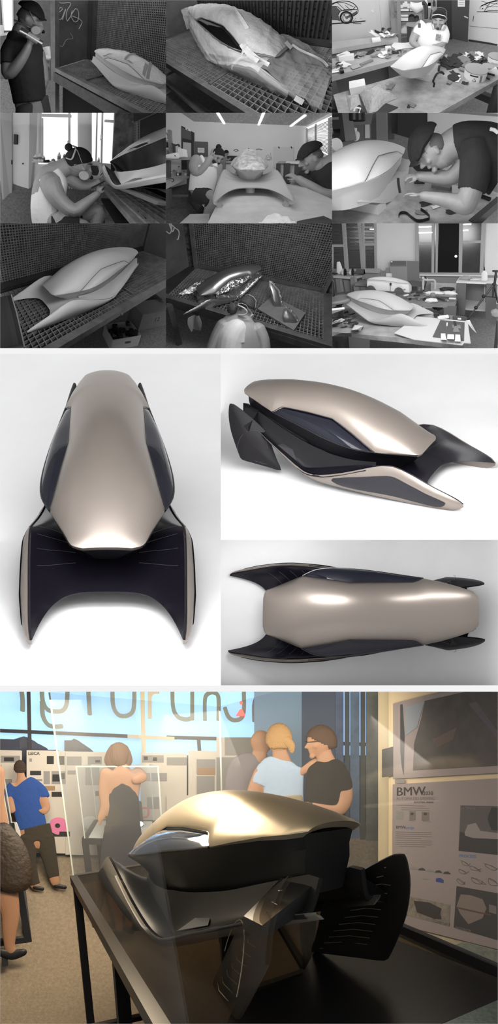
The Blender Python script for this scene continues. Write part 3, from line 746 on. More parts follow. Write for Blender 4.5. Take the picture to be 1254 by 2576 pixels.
for k in range(26):
    q = A @ V3(((rr.random() - .5) * .29, (rr.random() - .5) * .19, 0)); z = -.74 + .10 * rr.random()
    o = MB().tube([c + q + V3((0, 0, z - c.z)), c + q + V3((.02 * rr.random(), .03 * (rr.random() - .5), z - c.z + .04))], .026, 12).build('jar', jm, None, True)
    tag(o, 'small dark jar heaped in the open white carton', 'jar', 'jars heaped in the white carton')
t, c, A = crate('closed brown carton with 12 printed on it, on the floor behind the open carton', 1110, 740, .46, .26, .26, -.3, GM['card'])
t['_rz'] = 0
txt('12', 0, 0, .09, lambda u, v: c + A @ V3((-u + .03, .132, -v - .02)), GM['black2'], t)
t, c, A = crate('brown carton in the lower right, furthest from the open carton under the table', 1230, 640, .5, .3, .30, -.3, GM['card'])
vehicle('all-white primed vehicle model alone on the grating, nose toward the lower left', PRIM, fins=False)
# ------------------------------------------------------------------ set: silver part spraying, man seen from behind
fresh('p8', 5.6, DK, Zs=2.0, Zn=.95)
bl, fl, fr, br = g(228, 335), g(15, 540), g(1188, 892), g(1190, 520)
ax = (br - bl).normalized()
t, n = booth_back(bl + ax * -.03 - V3((0, 0, 0)), br + ax * .02, .07, 1.6, 66, 56, .0075, 'wire filter screen behind the silver model')
off = n * .02
for p, q, w in ((bl, br, .05),): MB().bar(p + V3((0, 0, .045)), q + V3((0, 0, .045)), .03, .06).build('bottom_rail', GM['steel'], t)
for p in (bl, br): MB().box((p.x, p.y, .8), (.05, .05, 1.6), .8).build('side_post', GM['steel'], t); MB().ball((p.x, p.y, .06), .03, 12, 8).build('bolt_head', GM['steel'], t, True)
L0 = bl - ax * .12; L1 = fl - ax * .25
struct(MB().slab([L0, L1, L1 + V3((0, 0, 1.6)), L0 + V3((0, 0, 1.6))], -ax * .03).build('wall_left', GM['panel']))
struct(MB().slab([L0, L1, fl, bl], (0, 0, -.03)).build('trim_1', GM['dark']))
R0 = br + ax * .25; R1 = fr + ax * .3
struct(MB().slab([br, R0, R1, fr], (0, 0, -.03)).build('trim_2', GM['steel']))
struct(MB().slab([R0, R1, R1 + V3((0, 0, 1.6)), R0 + V3((0, 0, 1.6))], ax * .03).build('wall_right', GM['panel']))
t = thing('grated_table', 'booth table with grating top under the silver model being sprayed', 'table', lerp(fl, br, .5) - V3((0, 0, .8)))
grating(fl, fr, br, bl, 46, 18, GM['bar'], t, .03, .006)
MB().slab([q + V3((0, 0, -.08)) for q in (fl, fr, br, bl)], (0, 0, -.01)).build('under_grate_shade', GM['tray'], t)  # added black sheet, deepens the shade seen between the bars
nn = (fl - bl).normalized(); MB().bar(fl + nn * .03 - ax * .1, fr + nn * .03 + ax * .1, .06, .05).build('rail', GM['steel'], t)
MB().bar(fl + nn * .05 + V3((0, 0, -.07)), fr + nn * .05 + ax * .1 + V3((0, 0, -.07)), .03, .09).build('front_panel', GM['steel'], t)
for u, v in ((20, 585), (1150, 960)):
    p = g(u, v); MB().bar(p + V3((0, 0, -.05)), p + V3((0, 0, -.85)), .06).build('leg', GM['steel'], t)
struct(MB().box((.5, .5, -.82), (8, 8, .02)).build('floor', GM['floor']))
for k, (pts) in enumerate([[(0, 60), (25, 75), (40, 40), (30, 0)], [(30, 0), (60, 30), (95, 60), (90, 115), (80, 120)], [(20, 0), (45, 60), (60, 30)]]):
    tag(MB().tube([gw(u, v, L0, L1) + ax * .005 for u, v in [(q.x, q.y) for q in crv(pts, 14)]], .007, 6).build('graffiti_stroke', mat('chalk_mark', .5, .8), None, True), 'pale painted scrawl on the left wall of the silver model booth', 'graffiti', 'scrawl on the left panel beside the silver model')
SV = dict(shell=mat('silver_paint', .42, .3, .85), window=GM['foil'], trim=GM['foil'], body=GM['foil'], flank=GM['foil'], recess=GM['foil'], fender=MATS['silver_paint'], inset=GM['foil'], saddle=GM['foil'], fin=GM['foil'], line=GM['foil'])
vehicle('silver-topped vehicle model masked in crumpled foil on the booth grating', SV, fins=False)
def fmask(a, b):
    x = .20 + .43 * a; e = EDGE(x); l = WLOW(x); y = e.y + (l.y - e.y) * b + .012 * sin(PI * b); z = e.z + (l.z - e.z) * b
    return V3((x, y + .014 + .010 * nz3(V3((x * 40, b * 3, 0))), z + .006 * nz3(V3((x * 60, b * 5, 3)))))
tag(MB().patch(fmask, 44, 14, .001).build('foil_mask', GM['foil'], None, True, ang=20), 'crumpled foil sheet taped over the side window of the silver model', 'foil')
for i, (c, pts) in enumerate((((0, 0), [(1010, 700)]),)): pass
hang = [g(185, 700, .0), g(270, 680, 0)]
def hf(a, b):
    p = lerp(hang[0], hang[1], a) + nn * .05; return p + V3((.012 * sin(a * 9 + b * 4), .012 * cos(a * 7), .03 - .22 * b + .02 * sin(a * 6) * b))
tag(MB().patch(hf, 12, 12, .001).build('hanging_foil', GM['film'], None, True), 'clear film scrap hanging below the table edge under the silver model', 'film')
pq = [g(800, 555), g(1050, 685), g(962, 818), g(690, 655)]
tag(MB().slab([p + V3((0, 0, .025)) for p in pq], (0, 0, -.02)).build('board', mat('tan_board', .20, .5, var=.15)), 'flat board on the grating carrying two silver fins', 'board')
def finpart(label, P3, seed):
    """standing curved blade through picture outline at roughly constant depth"""
    base = g(*P3[0]); Z = -S.cam(base).z
    out = [ga(u, v, Z - .03 * (i > len(P3) * .5)) for i, (u, v) in enumerate(P3[1:])]
    c = sum(out, V3((0, 0, 0))) / len(out); vw = (c - S.eye).normalized()
    m = MB(); rings = []
    for k, o_ in ((.15, .03), (.5, .024), (.8, .012), (1, 0)): rings.append([lerp(c, p, k) - vw * o_ for p in out])
    for k, o_ in ((.9, -.012), (.4, -.02)): rings.append([lerp(c, p, k) - vw * o_ for p in out])
    t = thing('rear_fin_part', label, 'fin', base, None); m.loft(rings, True); m.build('blade', SV['shell'], t, True)
    ed = MB().tube([lerp(c, p, 1.0) - vw * .004 for p in out[:5]], .010, 8).build('foil_edge', GM['foil'], t, True)
    return t
finpart('silver fin standing upright on the board, the upper left one of two', [(840, 640), (778, 430), (800, 440), (850, 500), (868, 560), (880, 640), (850, 650), (815, 620), (795, 560), (782, 480)], 1)
finpart('silver fin standing on the board, the lower right one of two', [(940, 760), (905, 625), (950, 665), (985, 710), (1003, 745), (985, 775), (930, 780), (890, 740), (878, 690), (885, 650)], 2)
F = Fig(1.45)
def bd(m):
    otube(F, m, spl([(590, 690, 10, 60, 55), (565, 760, 0, 150, 70), (560, 860, 0, 170, 85), (570, 1000, 10, 165, 90)]), 24)
    otube(F, m, spl([(610, 640, 20, 42), (598, 700, 10, 52), (590, 740, 0, 70)]))
    otube(F, m, spl([(440, 770, 0, 62), (395, 850, -5, 58), (345, 960, -10, 50)]))
    otube(F, m, spl([(690, 800, 0, 62), (730, 880, -5, 54), (745, 980, -10, 48)]))
    H8.face(m)
H8 = Head(F, (612, 625, 0), 155, yaw=-148, pitch=38, roll=12)
pp = person('man in white tank top seen from behind, bending over the silver model', F, bd, GM['skinl'], (560, 960, 0), .006)
cloth('tank_top', F, [[(600, 728, 5, 26, 40), (560, 770, 0, 92, 92), (508, 850, 0, 122, 112), (490, 920, 0, 124, 114), (485, 1000, 0, 124, 114)], [(480, 735, 5, 22, 46), (460, 790, 0, 50, 76), (470, 900, 0, 70, 90)], [(620, 735, 5, 18, 40), (590, 790, 0, 40, 80), (570, 900, 0, 60, 92)]], mat('bright_tank_top', .72, .9, bump=.2, bscale=8), pp, .006)
def bun(mm):
    b = MB().ball((0, 0, 0), (1, 1, 1), 20, 16); mm.add([F.m((500 + q.x * 38 * (1 + .12 * sin(q.z * 17)), 645 + q.y * 44 * (1 + .15 * sin(q.x * 13)), -30 + q.z * 36)) for q in b.v], b.f)
H8.hair(pp, mat('hair_mid', .06, .6, bump=.8, bscale=40), front=.1, back=-.5, vol=1.12, extra=bun)
H8.mask(pp, GM['black2'], GM['filter'], GM['filter'])
otube(F, MB(), spl([(545, 618, -62, 6, 9), (590, 640, -78, 6, 9), (612, 670, -76, 6, 9), (590, 690, -72, 6, 9), (550, 690, -60, 6, 9)])).build('head_strap', GM['filter'], pp, True)
# ------------------------------------------------------------------ set: film-wrapped model
fresh('p2', 4.6, DK, Zs=.95, Zn=.42)
fl, bl0 = g(-60, 365), g(160, 250)
A, B = V3((-.28, .24, 0)), V3((1.35, .60, 0))
d = (B - A).normalized(); n = V3((-d.y, d.x, 0))
# slatted perforated back wall
struct(MB().slab([A - d * .4 + n * .10 + V3((0, 0, -.1)), B + n * .10 + V3((0, 0, -.1)), B + n * .10 + V3((0, 0, 1.2)), A - d * .4 + n * .10 + V3((0, 0, 1.2))], n * .02).build('wall_back', mat('slat_back', .02, .9)))
t = thing('slatted_screen', 'dark screen of upright metal slats with punched holes behind the film-wrapped model', 'screen', A)
mb = MB(); holes = MB(); sl = mat('slat_metal', .075, .45, .4, var=.3)
for k in range(52):
    p = A + d * (.02 + k * .031); mb.slab([p, p + d * .006 - n * .004, p + d * .006 + n * .03, p + n * .03], (0, 0, 1.2)); mb.slab([p + n * .03, p + n * .03 + d * .03, p + n * .034 + d * .03, p + n * .034], (0, 0, 1.2))
    if k % 2 == 0:
        for j in range(17): holes.tube([p + n * .028 + d * .018 + V3((0, 0, .04 + j * .055)), p + n * .0301 + d * .018 + V3((0, 0, .04 + j * .055))], .0075, 8)
mb.build('slats', sl, t); holes.build('punched_holes', GM['black'], t)
MB().bar(A - n * .02 + V3((0, 0, .02)), B - n * .02 + V3((0, 0, .02)), .05, .04).build('bottom_rail', GM['dark'], t)
struct(MB().slab([V3((-.42, .30, 0)), V3((-.50, -.1, 0)), V3((-.50, -.1, 1.2)), V3((-.42, .30, 1.2))], (-.02, 0, 0)).build('wall_left', GM['panel']))
struct(MB().slab([V3((-.9, .6, -.8)), V3((-2.0, -1.2, -.8)), V3((-2.0, -1.2, 1.6)), V3((-.9, .6, 1.6))], (-.02, 0, 0)).build('wall_far', GM['panel']))
t = thing('grated_table', 'steel table with square grating under the film-wrapped model', 'table', (.4, 0, -.7))
q = [V3((-.42, -.33, 0)), V3((.50, -.33, 0)), V3((.50, .36, 0)), V3((-.42, .27, 0))]
grating(q[0], q[1], q[2], q[3], 34, 24, GM['bar'], t, .02, .003)
q2 = [V3((.53, -.33, 0)), V3((1.28, -.33, 0)), V3((1.28, .52, 0)), V3((.53, .37, 0))]
grating(q2[0], q2[1], q2[2], q2[3], 22, 24, GM['bar'], t, .03, .0035)
MB().slab([(-.3, -.30, -.10), (1.28, -.30, -.10), (1.28, .5, -.10), (-.3, .3, -.10)], (0, 0, -.01)).build('under_grate_shade', GM['tray'], t)  # shade under both gratings, put in as a black plate
MB().bar((-.45, -.35, -.02), (1.3, -.35, -.02), .03, .05).build('rail', GM['steel'], t); MB().bar((.515, -.33, -.01), (.515, .37, -.01), .02, .03).build('cross_rail', GM['steel'], t); MB().bar((-.44, -.35, -.02), (-.44, .3, -.02), .03, .05).build('rail', GM['steel'], t)
MB().bar((-.40, -.33, -.04), (-.40, -.33, -.52), .045).build('leg', GM['leg'], t); MB().bar((-.40, -.33, -.34), (.9, -.33, -.36), .05, .04).build('lower_rail', GM['steel'], t); MB().bar((-.40, -.33, -.34), (-.40, .2, -.34), .04, .03).build('lower_rail', GM['leg'], t)
MB().box((-.40, -.35, -.53), (.09, .09, .008)).build('foot_plate', GM['steel'], t)
MB().tube([(-.38, -.40, -.56), (-.38, -.37, -.56)], .035, 14).build('caster', GM['black2'], t, True)
struct(MB().box((0, 0, -.60), (8, 6, .02)).build('floor', mat('booth_floor', .07, .7, var=.4, vscale=12)))
P2 = dict(PRIM); P2.update(window=mat('dark_window', .006, .05, coat=1), fender=mat('fender_grey', .24, .35), inset=mat('inset_dark', .02, .4), saddle=mat('saddle_dark', .05, .5, var=.5, vscale=40), trim=GM['black2'], shell=mat('shell_greyer', .22, .4))
vehicle('vehicle model wrapped in clear plastic film with bare dark side window', P2, fins=False)
FM = mat('cling_film', .95, .16, bump=.5, bscale=14, alpha=.42, stretch=(1, 3, 1)); FM2 = mat('cling_film_thin', .9, .2, bump=.6, bscale=10, alpha=.24)
def nse(p, a, s=18): return a * (nz3(p * s) + .5 * nz3(p * s * 2.3))
t = thing('film_wrap', 'clear crinkled film taped over the whole vehicle model except its window', 'plastic film', (.5, 0, 0))
def top(a, b):
    x = -.01 + .80 * a; q = -1 + 2.0 * b; p = shell_pt(min(max(x, .0), .795), max(-1, min(1, q))); p.x = x
    return p + V3((0, 0, .007)) + V3((0, q * .004, nse(p + V3((0, x * 2, 0)), .009, 22)))
MB().patch(top, 60, 40).build('film_over_top', FM, t, True, ang=60)
def rsd(a, b):   # right side: window bottom to fender and beyond
    x = -.03 + .80 * a; l = WLOW(x) if .174 < x < .636 else EDGE(max(x, 0)); e = FEDG(x); y0, z0 = l.y + .004, l.z - .01 * (x > .17); y1, z1 = e.y + .02, e.z - .01
    y, z = y0 + (y1 - y0) * b, z0 + (z1 - z0) * b + .01 * sin(PI * b)
    p = V3((x, -y, z)); return p + V3((0, -abs(nse(p, .012, 20)), nse(p + V3((9, 0, 0)), .008, 24)))
MB().patch(rsd, 60, 18).build('film_over_side', FM, t, True, ang=60)
def outr(a, b):
    x = .30 + .62 * a; p = fender_pt(x, b * 1.0); p.y = -p.y - .008; return p + V3((0, -abs(nse(p, .01, 18)), 0))
MB().patch(outr, 40, 8).build('film_over_fender', FM2, t, True, ang=60)
def tail(a, b):
    q = -1 + 2 * b; p = shell_pt(.0, q); l = V3((-.045 - .01 * a, q * .09, p.z - .16 * a)); return l + V3((nse(l, .02, 25), 0, 0))
MB().patch(tail, 10, 24).build('film_over_tail', FM, t, True, ang=60)
def frn(a, b):
    x = .60 + .44 * a; q = -1 + 2 * b; e = FEDG(min(x, 1)); n0 = .15 if a < .45 else .15 * (1 - (a - .45) / .55)
    zc = max(.15 - .30 * max(0, x - .78) - .02, .03); k = abs(q) ** 1.3
    p = V3((x + .02 * a * abs(q), q * (e.y + .01), zc + (e.z + .012 - zc) * k)); return p + V3((0, 0, nse(p, .014, 14)))
MB().patch(frn, 40, 40).build('film_over_nose', FM2, t, True, ang=60)
TP = mat('masking_tape', .62, .7)
def tape(pts, w, z=.012, nm='tape_strip'):
    P = crv(pts, 24); m = MB()
    def f(a, b):
        i = int(round(a * 24)); p = P[i]; d_ = (P[min(i + 1, 24)] - P[max(i - 1, 0)]).normalized(); vw = (p - S.eye).normalized(); s_ = d_.cross(vw).normalized()
        return p - vw * z + s_ * (b - .5) * w
    return m.patch(f, 24, 1, .001).build(nm, TP, t)
tape([shell_pt(.60, -.98), shell_pt(.66, -1) + V3((0, -.01, -.01)), V3((.74, -.17, .14))], .022)
tape([shell_pt(.62, -.95), V3((.70, -.13, .13)), V3((.79, -.15, .125))], .022)
tape([shell_pt(.79, .55), shell_pt(.78, .9) + V3((.01, 0, 0))], .05)
tape([V3((.80, .09, .14)), V3((.85, .12, .10)), V3((.92, .13, .08)), V3((.97, .15, .05)), V3((1.0, .14, .03))], .014)
tape([shell_pt(.63, -.9), V3((.62, -.165, .13)), V3((.59, -.20, .09)), V3((.58, -.205, .05))], .012)
tape([shell_pt(.42, .2), shell_pt(.50, -.2), shell_pt(.60, -.5)], .02, .010)
tape([V3((.95, -.19, .03)), V3((.985, -.18, .012))], .026); tape([V3((.99, .17, .03)), V3((1.01, .185, .02))], .02)
# ------------------------------------------------------------------ set: man in cap beside booth
fresh('p1', 6.0, DK, Zs=2.0, Zn=.95)
fl, fr = V3((-.56, -.085, 0)), V3((.95, -.52, 0)); d = (fr - fl).normalized(); n = V3((-d.y, d.x, 0))
bl = g(660, 447); br = bl + d * 2.0; frx = fl + d * 2.0
A, B = bl + n * .03 + d * .12, br + n * .03
t, nn = booth_back(A, B, .05, 1.9, 80, 76, .0075, 'wire filter screen in the booth beside the man in a flat cap')
MB().box((A.x, A.y, .9), (.07, .07, 1.8), .3).build('side_post', GM['dark'], t)
struct(MB().slab([bl - d * .02, fl - d * .02, fl - d * .02 + V3((0, 0, 1.9)), bl - d * .02 + V3((0, 0, 1.9))], -d * .02).build('wall_left', GM['panel']))
struct(MB().slab([bl - d * .02, A + n * .04, A + n * .04 + V3((0, 0, 1.9)), bl - d * .02 + V3((0, 0, 1.9))], n * .02).build('wall_corner', GM['dark']))
t = thing('grated_table', 'booth table with fine grating, beside the man holding a shiny roll', 'table', (.4, .2, -.8))
grating(fl + n * .03, frx + n * .03, br, bl, 56, 20, GM['bar'], t, .022, .005)
MB().slab([q + V3((0, 0, -.08)) for q in (fl, frx, br, bl)], (0, 0, -.01)).build('under_grate_shade', GM['tray'], t)  # darkness under the bars, added as a black sheet
MB().bar(fl - d * .04, frx, .06, .05).build('rail', GM['steel'], t); MB().bar(fl + V3((0, 0, -.1)) - n * .02, frx + V3((0, 0, -.1)) - n * .02, .03, .12).build('front_panel', mat('table_apron', .09, .5, .3, var=.3), t)
MB().bar(fl + d * .55 + n * .03, br - d * 1.3, .03, .03).build('cross_rail', GM['steel'], t)
p = g(382, 560); pz = V3((p.x, p.y, 0)); MB().bar(fl - d * .02 + V3((0, 0, -1.2)), fl - d * .02 + V3((0, 0, 1.9)), .075).build('corner_post', GM['steel'], t)
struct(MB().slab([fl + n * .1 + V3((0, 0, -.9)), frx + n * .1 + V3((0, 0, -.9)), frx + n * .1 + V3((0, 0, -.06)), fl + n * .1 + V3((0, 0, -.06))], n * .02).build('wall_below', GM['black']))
struct(MB().box((0, 2, -.9), (12, 12, .02)).build('floor', GM['floor']))
chalk = mat('graffiti_paint', .42, .8)
def gstroke(pts, r=.006):
    tag(MB().tube([gw(u, v, bl, fl) + d * .004 for u, v in [(q.x, q.y) for q in crv(pts, 26)]], r, 6).build('graffiti_stroke', chalk, None, True), 'pale painted scrawl on the metal panel behind the capped man', 'graffiti', 'scrawl on the booth side panel')
gstroke([(428, 12), (465, 25), (520, 20), (532, 35), (500, 90), (505, 160), (545, 100), (570, 65), (592, 90), (590, 150), (560, 165), (535, 120), (545, 80)])
gstroke([(415, 110), (440, 95), (470, 70), (450, 60), (430, 130), (460, 145), (480, 100), (495, 70), (470, 150)]); gstroke([(540, 120), (590, 140), (618, 165), (605, 200), (594, 218)]); gstroke([(420, 180), (430, 260), (440, 330), (470, 350), (500, 300), (550, 290), (530, 250)], .003)
P1 = dict(PRIM); P1['trim'] = GM['grey']
vehicle('white model with taped film over its roof, beside the man with the shiny roll', P1, fins=False)
t = thing('film_wrap', 'clear wrinkled film over the roof of the white model in the first booth', 'plastic film', (.5, 0, .2))
def top(a, b):
    x = .01 + .785 * a; q = -.97 + 1.94 * b; p = shell_pt(x, q)
    return p + V3((0, 0, .006 + .006 * nz3(p * 22) + .004 * nz3(p * 50)))
MB().patch(top, 50, 30).build('film_sheet', mat('roof_film', .95, .2, bump=.6, bscale=12, alpha=.55), t, True, ang=60)
TP = mat('masking_tape_dark', .30, .7)
def tp(x0, x1, q0, q1, w=.022):
    def f(a, b): x = x0 + (x1 - x0) * a + (b - .5) * w; q = q0 + (q1 - q0) * a; return shell_pt(max(.001, min(.799, x)), q) + V3((0, 0, .016))
    MB().patch(f, 16, 2, .001).build('tape_strip', TP, t)
tp(.40, .46, -.95, .6); tp(.62, .60, -.97, -.3, .03); tp(.66, .60, -1, .5, .025); tp(.16, .24, -.97, -.85, .03); tp(.44, .47, -.97, -.9, .05)
# far room at left
Wl = mat('far_room_wall', .16, .8, var=.2)
struct(MB().slab([ga(-60, -60, 5.0), ga(420, -60, 5.0), ga(420, 900, 5.0), ga(-60, 900, 5.0)], (0, .05, 0)).build('wall_far', Wl))
w1 = thing('window', 'bright tall window at the far left behind the man in the flat cap', 'window', ga(50, 230, 4.9)); w1['kind'] = 'structure'; w1.name = 'window_1'
MB().slab([ga(8, -20, 4.9), ga(95, -20, 4.9), ga(97, 232, 4.9), ga(22, 232, 4.9)], S.met((0, 0, 0)) * 0 + V3((0, .02, 0))).build('window_frame', GM['wall'], w1)
MB().slab([ga(20, -20, 4.85), ga(85, -20, 4.85), ga(90, 226, 4.85), ga(36, 226, 4.85)], (0, .01, 0)).build('pane', GM['pane'], w1)
tag(MB().slab([ga(-20, 255, 4.6), ga(75, 240, 4.6), ga(75, 262, 4.6), ga(-20, 275, 4.6)], (0, .15, 0)).build('window_sill', GM['wall']), 'pale window sill at the far left behind the capped man', 'sill')
tag(MB().box(tuple(ga(8, 228, 4.5)), (.09, .09, .2), bev=.02).build('spray_can', GM['paper'], None), 'small pale tin on the window sill behind the capped man', 'can')
t = thing('chair', 'white plastic chair glimpsed between the man and the booth post', 'chair', ga(340, 445, 4.0))
MB().patch(lambda a, b: ga(312 + 60 * a + 10 * (1 - b), 445 - 95 * b * (1 - .25 * (1 - a) ** 3), 4.0 + .1 * sin(PI * a)), 8, 8, .02).build('backrest', GM['white'], t, True); MB().slab([ga(308, 425, 3.9), ga(372, 440, 3.9), ga(372, 450, 3.9), ga(308, 447, 3.9)], (0, .3, 0)).build('seat', GM['white'], t)
t = thing('grated_table', 'far grated bench seen between the man and the post', 'table', ga(345, 560, 3.6)); a_, b_, c_, e_ = ga(318, 520, 3.5), ga(372, 515, 3.5), ga(372, 455, 4.2), ga(312, 448, 4.2)
grating(a_, b_, c_, e_, 8, 10, GM['bar'], t, .02, .012); MB().bar(a_, b_, .06).build('rail', GM['steel'], t)
F = Fig(1.45)
H1 = Head(F, (222, 138, 0), 225, yaw=-78, pitch=22, roll=0)
def bd(m):
    otube(F, m, spl([(165, 200, 20, 62), (150, 260, 20, 72), (170, 330, 20, 100, 80)]))
    otube(F, m, spl([(170, 320, 20, 120, 80), (185, 500, 20, 130, 90), (230, 780, 20, 120, 85), (250, 900, 20, 115, 80)]), 20)
    otube(F, m, spl([(85, 380, -40, 52), (58, 470, -70, 50), (62, 560, -95, 48), (120, 505, -120, 48), (175, 425, -130, 42), (215, 350, -135, 34)]))
    otube(F, m, spl([(300, 400, 60, 40), (330, 520, 50, 34), (348, 610, 40, 24)]))
    hand(F, m, (345, 600, 40), (.1, 1, 0), (-1, 0, .2), 95, .5, -1)
    hand(F, m, (212, 350, -135), (.25, -1, -.2), (.5, .2, 1), 115, 1.0, 1)
    otube(F, m, [(225, 270, -110, 24), (262, 282, -105, 22)])
    H1.face(m)
p = person('man in flat cap, dark shirt and respirator holding a shiny roll at his shoulder', F, bd, GM['skin'], (230, 900, 0), .007)
cloth('shirt', F, [[(120, 228, 20, 60, 60), (135, 290, 20, 100, 84), (165, 360, 20, 140, 105), (180, 480, 20, 148, 112), (205, 620, 20, 136, 108), (225, 770, 20, 126, 100)], [(95, 320, -25, 62), (62, 400, -55, 66), (52, 480, -75, 68)], [(250, 330, 50, 60), (315, 440, 60, 34)]], GM['shirtd'], p, .008)
cloth('trousers', F, [[(235, 740, 20, 112, 84), (200, 900, 10, 90, 80)], [(270, 750, 30, 100, 80), (330, 900, 40, 68, 70)]], mat('dark_trousers', .07, .9, bump=.3, bscale=8), p, .010)
H1.details(p, GM['eye'], GM['brow'], True); H1.cap(p, GM['cap']); H1.hair(p, mat('shaved_hair', .12, .8), front=.25, back=-.25, vol=1.01)
H1.mask(p, GM['black2'], GM['filter'], GM['strap'])
t = thing('foil_roll', 'shiny roll of tape held at the shoulder by the man in the flat cap', 'roll', F.m((230, 280, -150)))
otube(F, MB(), [(148, 232, -150, 34), (205, 262, -150, 32)], rnd=False, n=20).build('roll_body', GM['metal'], t, True, ang=50); otube(F, MB(), [(205, 262, -150, 26), (295, 318, -150, 26)], rnd=False, n=20).build('core', mat('pale_can', .7, .25, .3), t, True, ang=50); otube(F, MB(), [(290, 315, -150, 28), (318, 332, -150, 27)], rnd=False, n=20).build('end_cap', GM['metal'], t, True, ang=50)
ZMIN = -.03
# ------------------------------------------------------------------ set: sanding the body at the bench
def pitched(k, pitch, f, h, **kw):
    c, s_ = cos(math.radians(pitch)), sin(math.radians(pitch))
    return use(Set(k, RECT[k], (0, 0, h), f, [[1, 0, 0], [0, s_, c], [0, -c, s_]], pc=PC[k], **kw))
def fromveh(k, room, sc=1.0, **kw):
    """the same box seen through the vehicle's own fitted view, sharing the room's depth scale"""
    e, f, R = CAM[k]; s = Set(k, RECT[k], e, f, R, pc=PC[k], Zn=room.Zn, K=room.K)
    if sc != 1:
        s.cam = lambda p, s=s: (s.R @ (V3(p) - s.eye)) * sc
    return use(s)
boxwalls('p3', 4.6, mat('set_partition_light', .6, .8)); LP = MATS['set_partition_light']
RM3 = pitched('p3', 28, 430, .78, Zs=1.35, Zn=.7)
WA = 0.0
struct(MB().box((0, 3, -.87), (14, 14, .02)).build('floor', mat('workshop_floor', .22, .55, var=.25, vscale=20)))
# walls: long white wall at left turning into the door wall at right
Zf = -.86
def wallseg(nm, u0, v0, u1, v1, m, h0=0, H=3.0, base=Zf):
    a, b = g(u0, v0, base), g(u1, v1, base); dd = (b - a).normalized(); n = V3((-dd.y, dd.x, 0)); n = n if n.y > 0 else -n
    return a, b, struct(MB().slab([a, b, b + V3((0, 0, H)), a + V3((0, 0, H))], n * .05).build(nm, m))
a1, b1, _ = wallseg('wall_left', -700, 640, 450, 330, GM['wall'])
a2, b2, _ = wallseg('wall_right', 860, 262, 1500, 400, GM['wall'])
a3, b3, _ = wallseg('wall_back', 440, 300, 905, 235, mat('shelf_wall', .55, .8))
MB().bar(lerp(a1, b1, .90), lerp(a1, b1, .90) + V3((0, 0, 3)), .10, .06).build('trim_1', GM['wall']); struct(bpy.data.objects['trim_1'] if 'trim_1' in bpy.data.objects else None)
struct(MB().bar(g(1032, 310, Zf) , g(1300, 352, Zf) , .03, .08).build('baseboard_right', GM['dark']))
dm = mat('door_dark', .045, .55)
q = [ga(905, -40, 3.0), ga(1042, -40, 2.75), ga(1025, 318, 2.75), ga(905, 292, 3.0)]
d1 = MB().slab(q, (0, .05, 0)).build('door_1', dm); struct(d1, 'dark open door with a paper notice', 'door')
MB().slab([ga(950, -30, 2.87), ga(1003, -30, 2.80), ga(1003, 50, 2.80), ga(950, 50, 2.87)], (0, -.01, 0)).build('notice', GM['paper'], d1)
for k in range(6): MB().slab([ga(958, 2 + k * 7, 2.84), ga(996, 2 + k * 7, 2.78), ga(996, 4 + k * 7, 2.78), ga(958, 4 + k * 7, 2.84)], (0, -.012, 0)).build('printed_line', GM['grey'], d1) if k % 2 == 0 else None
MB().tube([ga(1000, 125, 2.78), ga(1025, 136, 2.74)], .012, 8).build('door_handle', GM['metal'], d1)
struct(MB().slab([ga(795, -40, 3.6), ga(905, -40, 3.3), ga(905, 300, 3.3), ga(795, 285, 3.6)], (0, .05, 0)).build('door_2', mat('corridor_dark', .03, .7)))
# drawings on walls
ink = mat('drawing_ink', .01, .8); inkg = mat('drawing_grey', .10, .8); pen = mat('pencil', .35, .8)
def wl(pts, A_, B_, r, m, nm='drawn_line', par=None):
    nn = (V3(B_) - V3(A_)); nn = V3((nn.y, -nn.x, 0)).normalized() * .012
    P = [gw(q.x, q.y, A_, B_) for q in crv(pts, 6 * len(pts))]; P = [p + (nn if (S.eye - p).dot(nn) > 0 else -nn) for p in P]
    return MB().tube(P, r, 5).build(nm, m, par)
dr = thing('wall_drawing', 'large marker drawing of a boxy car on the white wall at left', 'drawing', gw(100, 170, a1, b1))
def wpoly(pts, A_, B_, m, par, off=.008, nm='filled_shape'):
    nn = (V3(B_) - V3(A_)); nn = V3((nn.y, -nn.x, 0)).normalized(); p0 = gw(*pts[0], A_, B_); nn = nn if (S.eye - p0).dot(nn) > 0 else -nn
    return MB().slab([gw(u, v, A_, B_) + nn * off for u, v in pts], nn * .003).build(nm, m, par)
wpoly([(-5, 45), (30, 50), (62, 80), (58, 95), (45, 110), (60, 150), (60, 160), (40, 152), (-5, 150)], a1, b1, inkg, dr)
wpoly([(100, 128), (190, 80), (186, 100), (145, 125), (120, 135)], a1, b1, inkg, dr, .009)
for pts, r in (([(-5, 28), (60, 8), (130, 12), (175, 38), (195, 72), (188, 100), (150, 125)], .007), ([(0, 48), (40, 50), (80, 78), (150, 72), (175, 48)], .006), ([(-5, 40), (30, 20), (90, 20), (160, 50)], .005), ([(30, 15), (45, 25), (95, 70)], .004), ([(100, 40), (140, 75)], .004), ([(-5, 178), (130, 168), (250, 157)], .012), ([(45, 112), (60, 85), (110, 70), (190, 72)], .006), ([(98, 90), (95, 118)], .003), ([(150, 80), (125, 105)], .003), ([(150, 125), (188, 100)], .006)):
    wl(pts, a1, b1, r, ink, par=dr)
ring = [(107 + 44 * cos(k * PI / 12), 131 + 43 * sin(k * PI / 12)) for k in range(25)]; wl(ring, a1, b1, .016, ink, 'wheel_outline', dr)
ring = [(110 + 30 * cos(k * PI / 12), 131 + 33 * sin(k * PI / 12)) for k in range(25)]; wl(ring, a1, b1, .006, inkg, 'wheel_outline', dr)
ring = [(110 + 7 * cos(k * PI / 6), 132 + 7 * sin(k * PI / 6)) for k in range(13)]; wl(ring, a1, b1, .008, inkg, 'wheel_hub', dr)
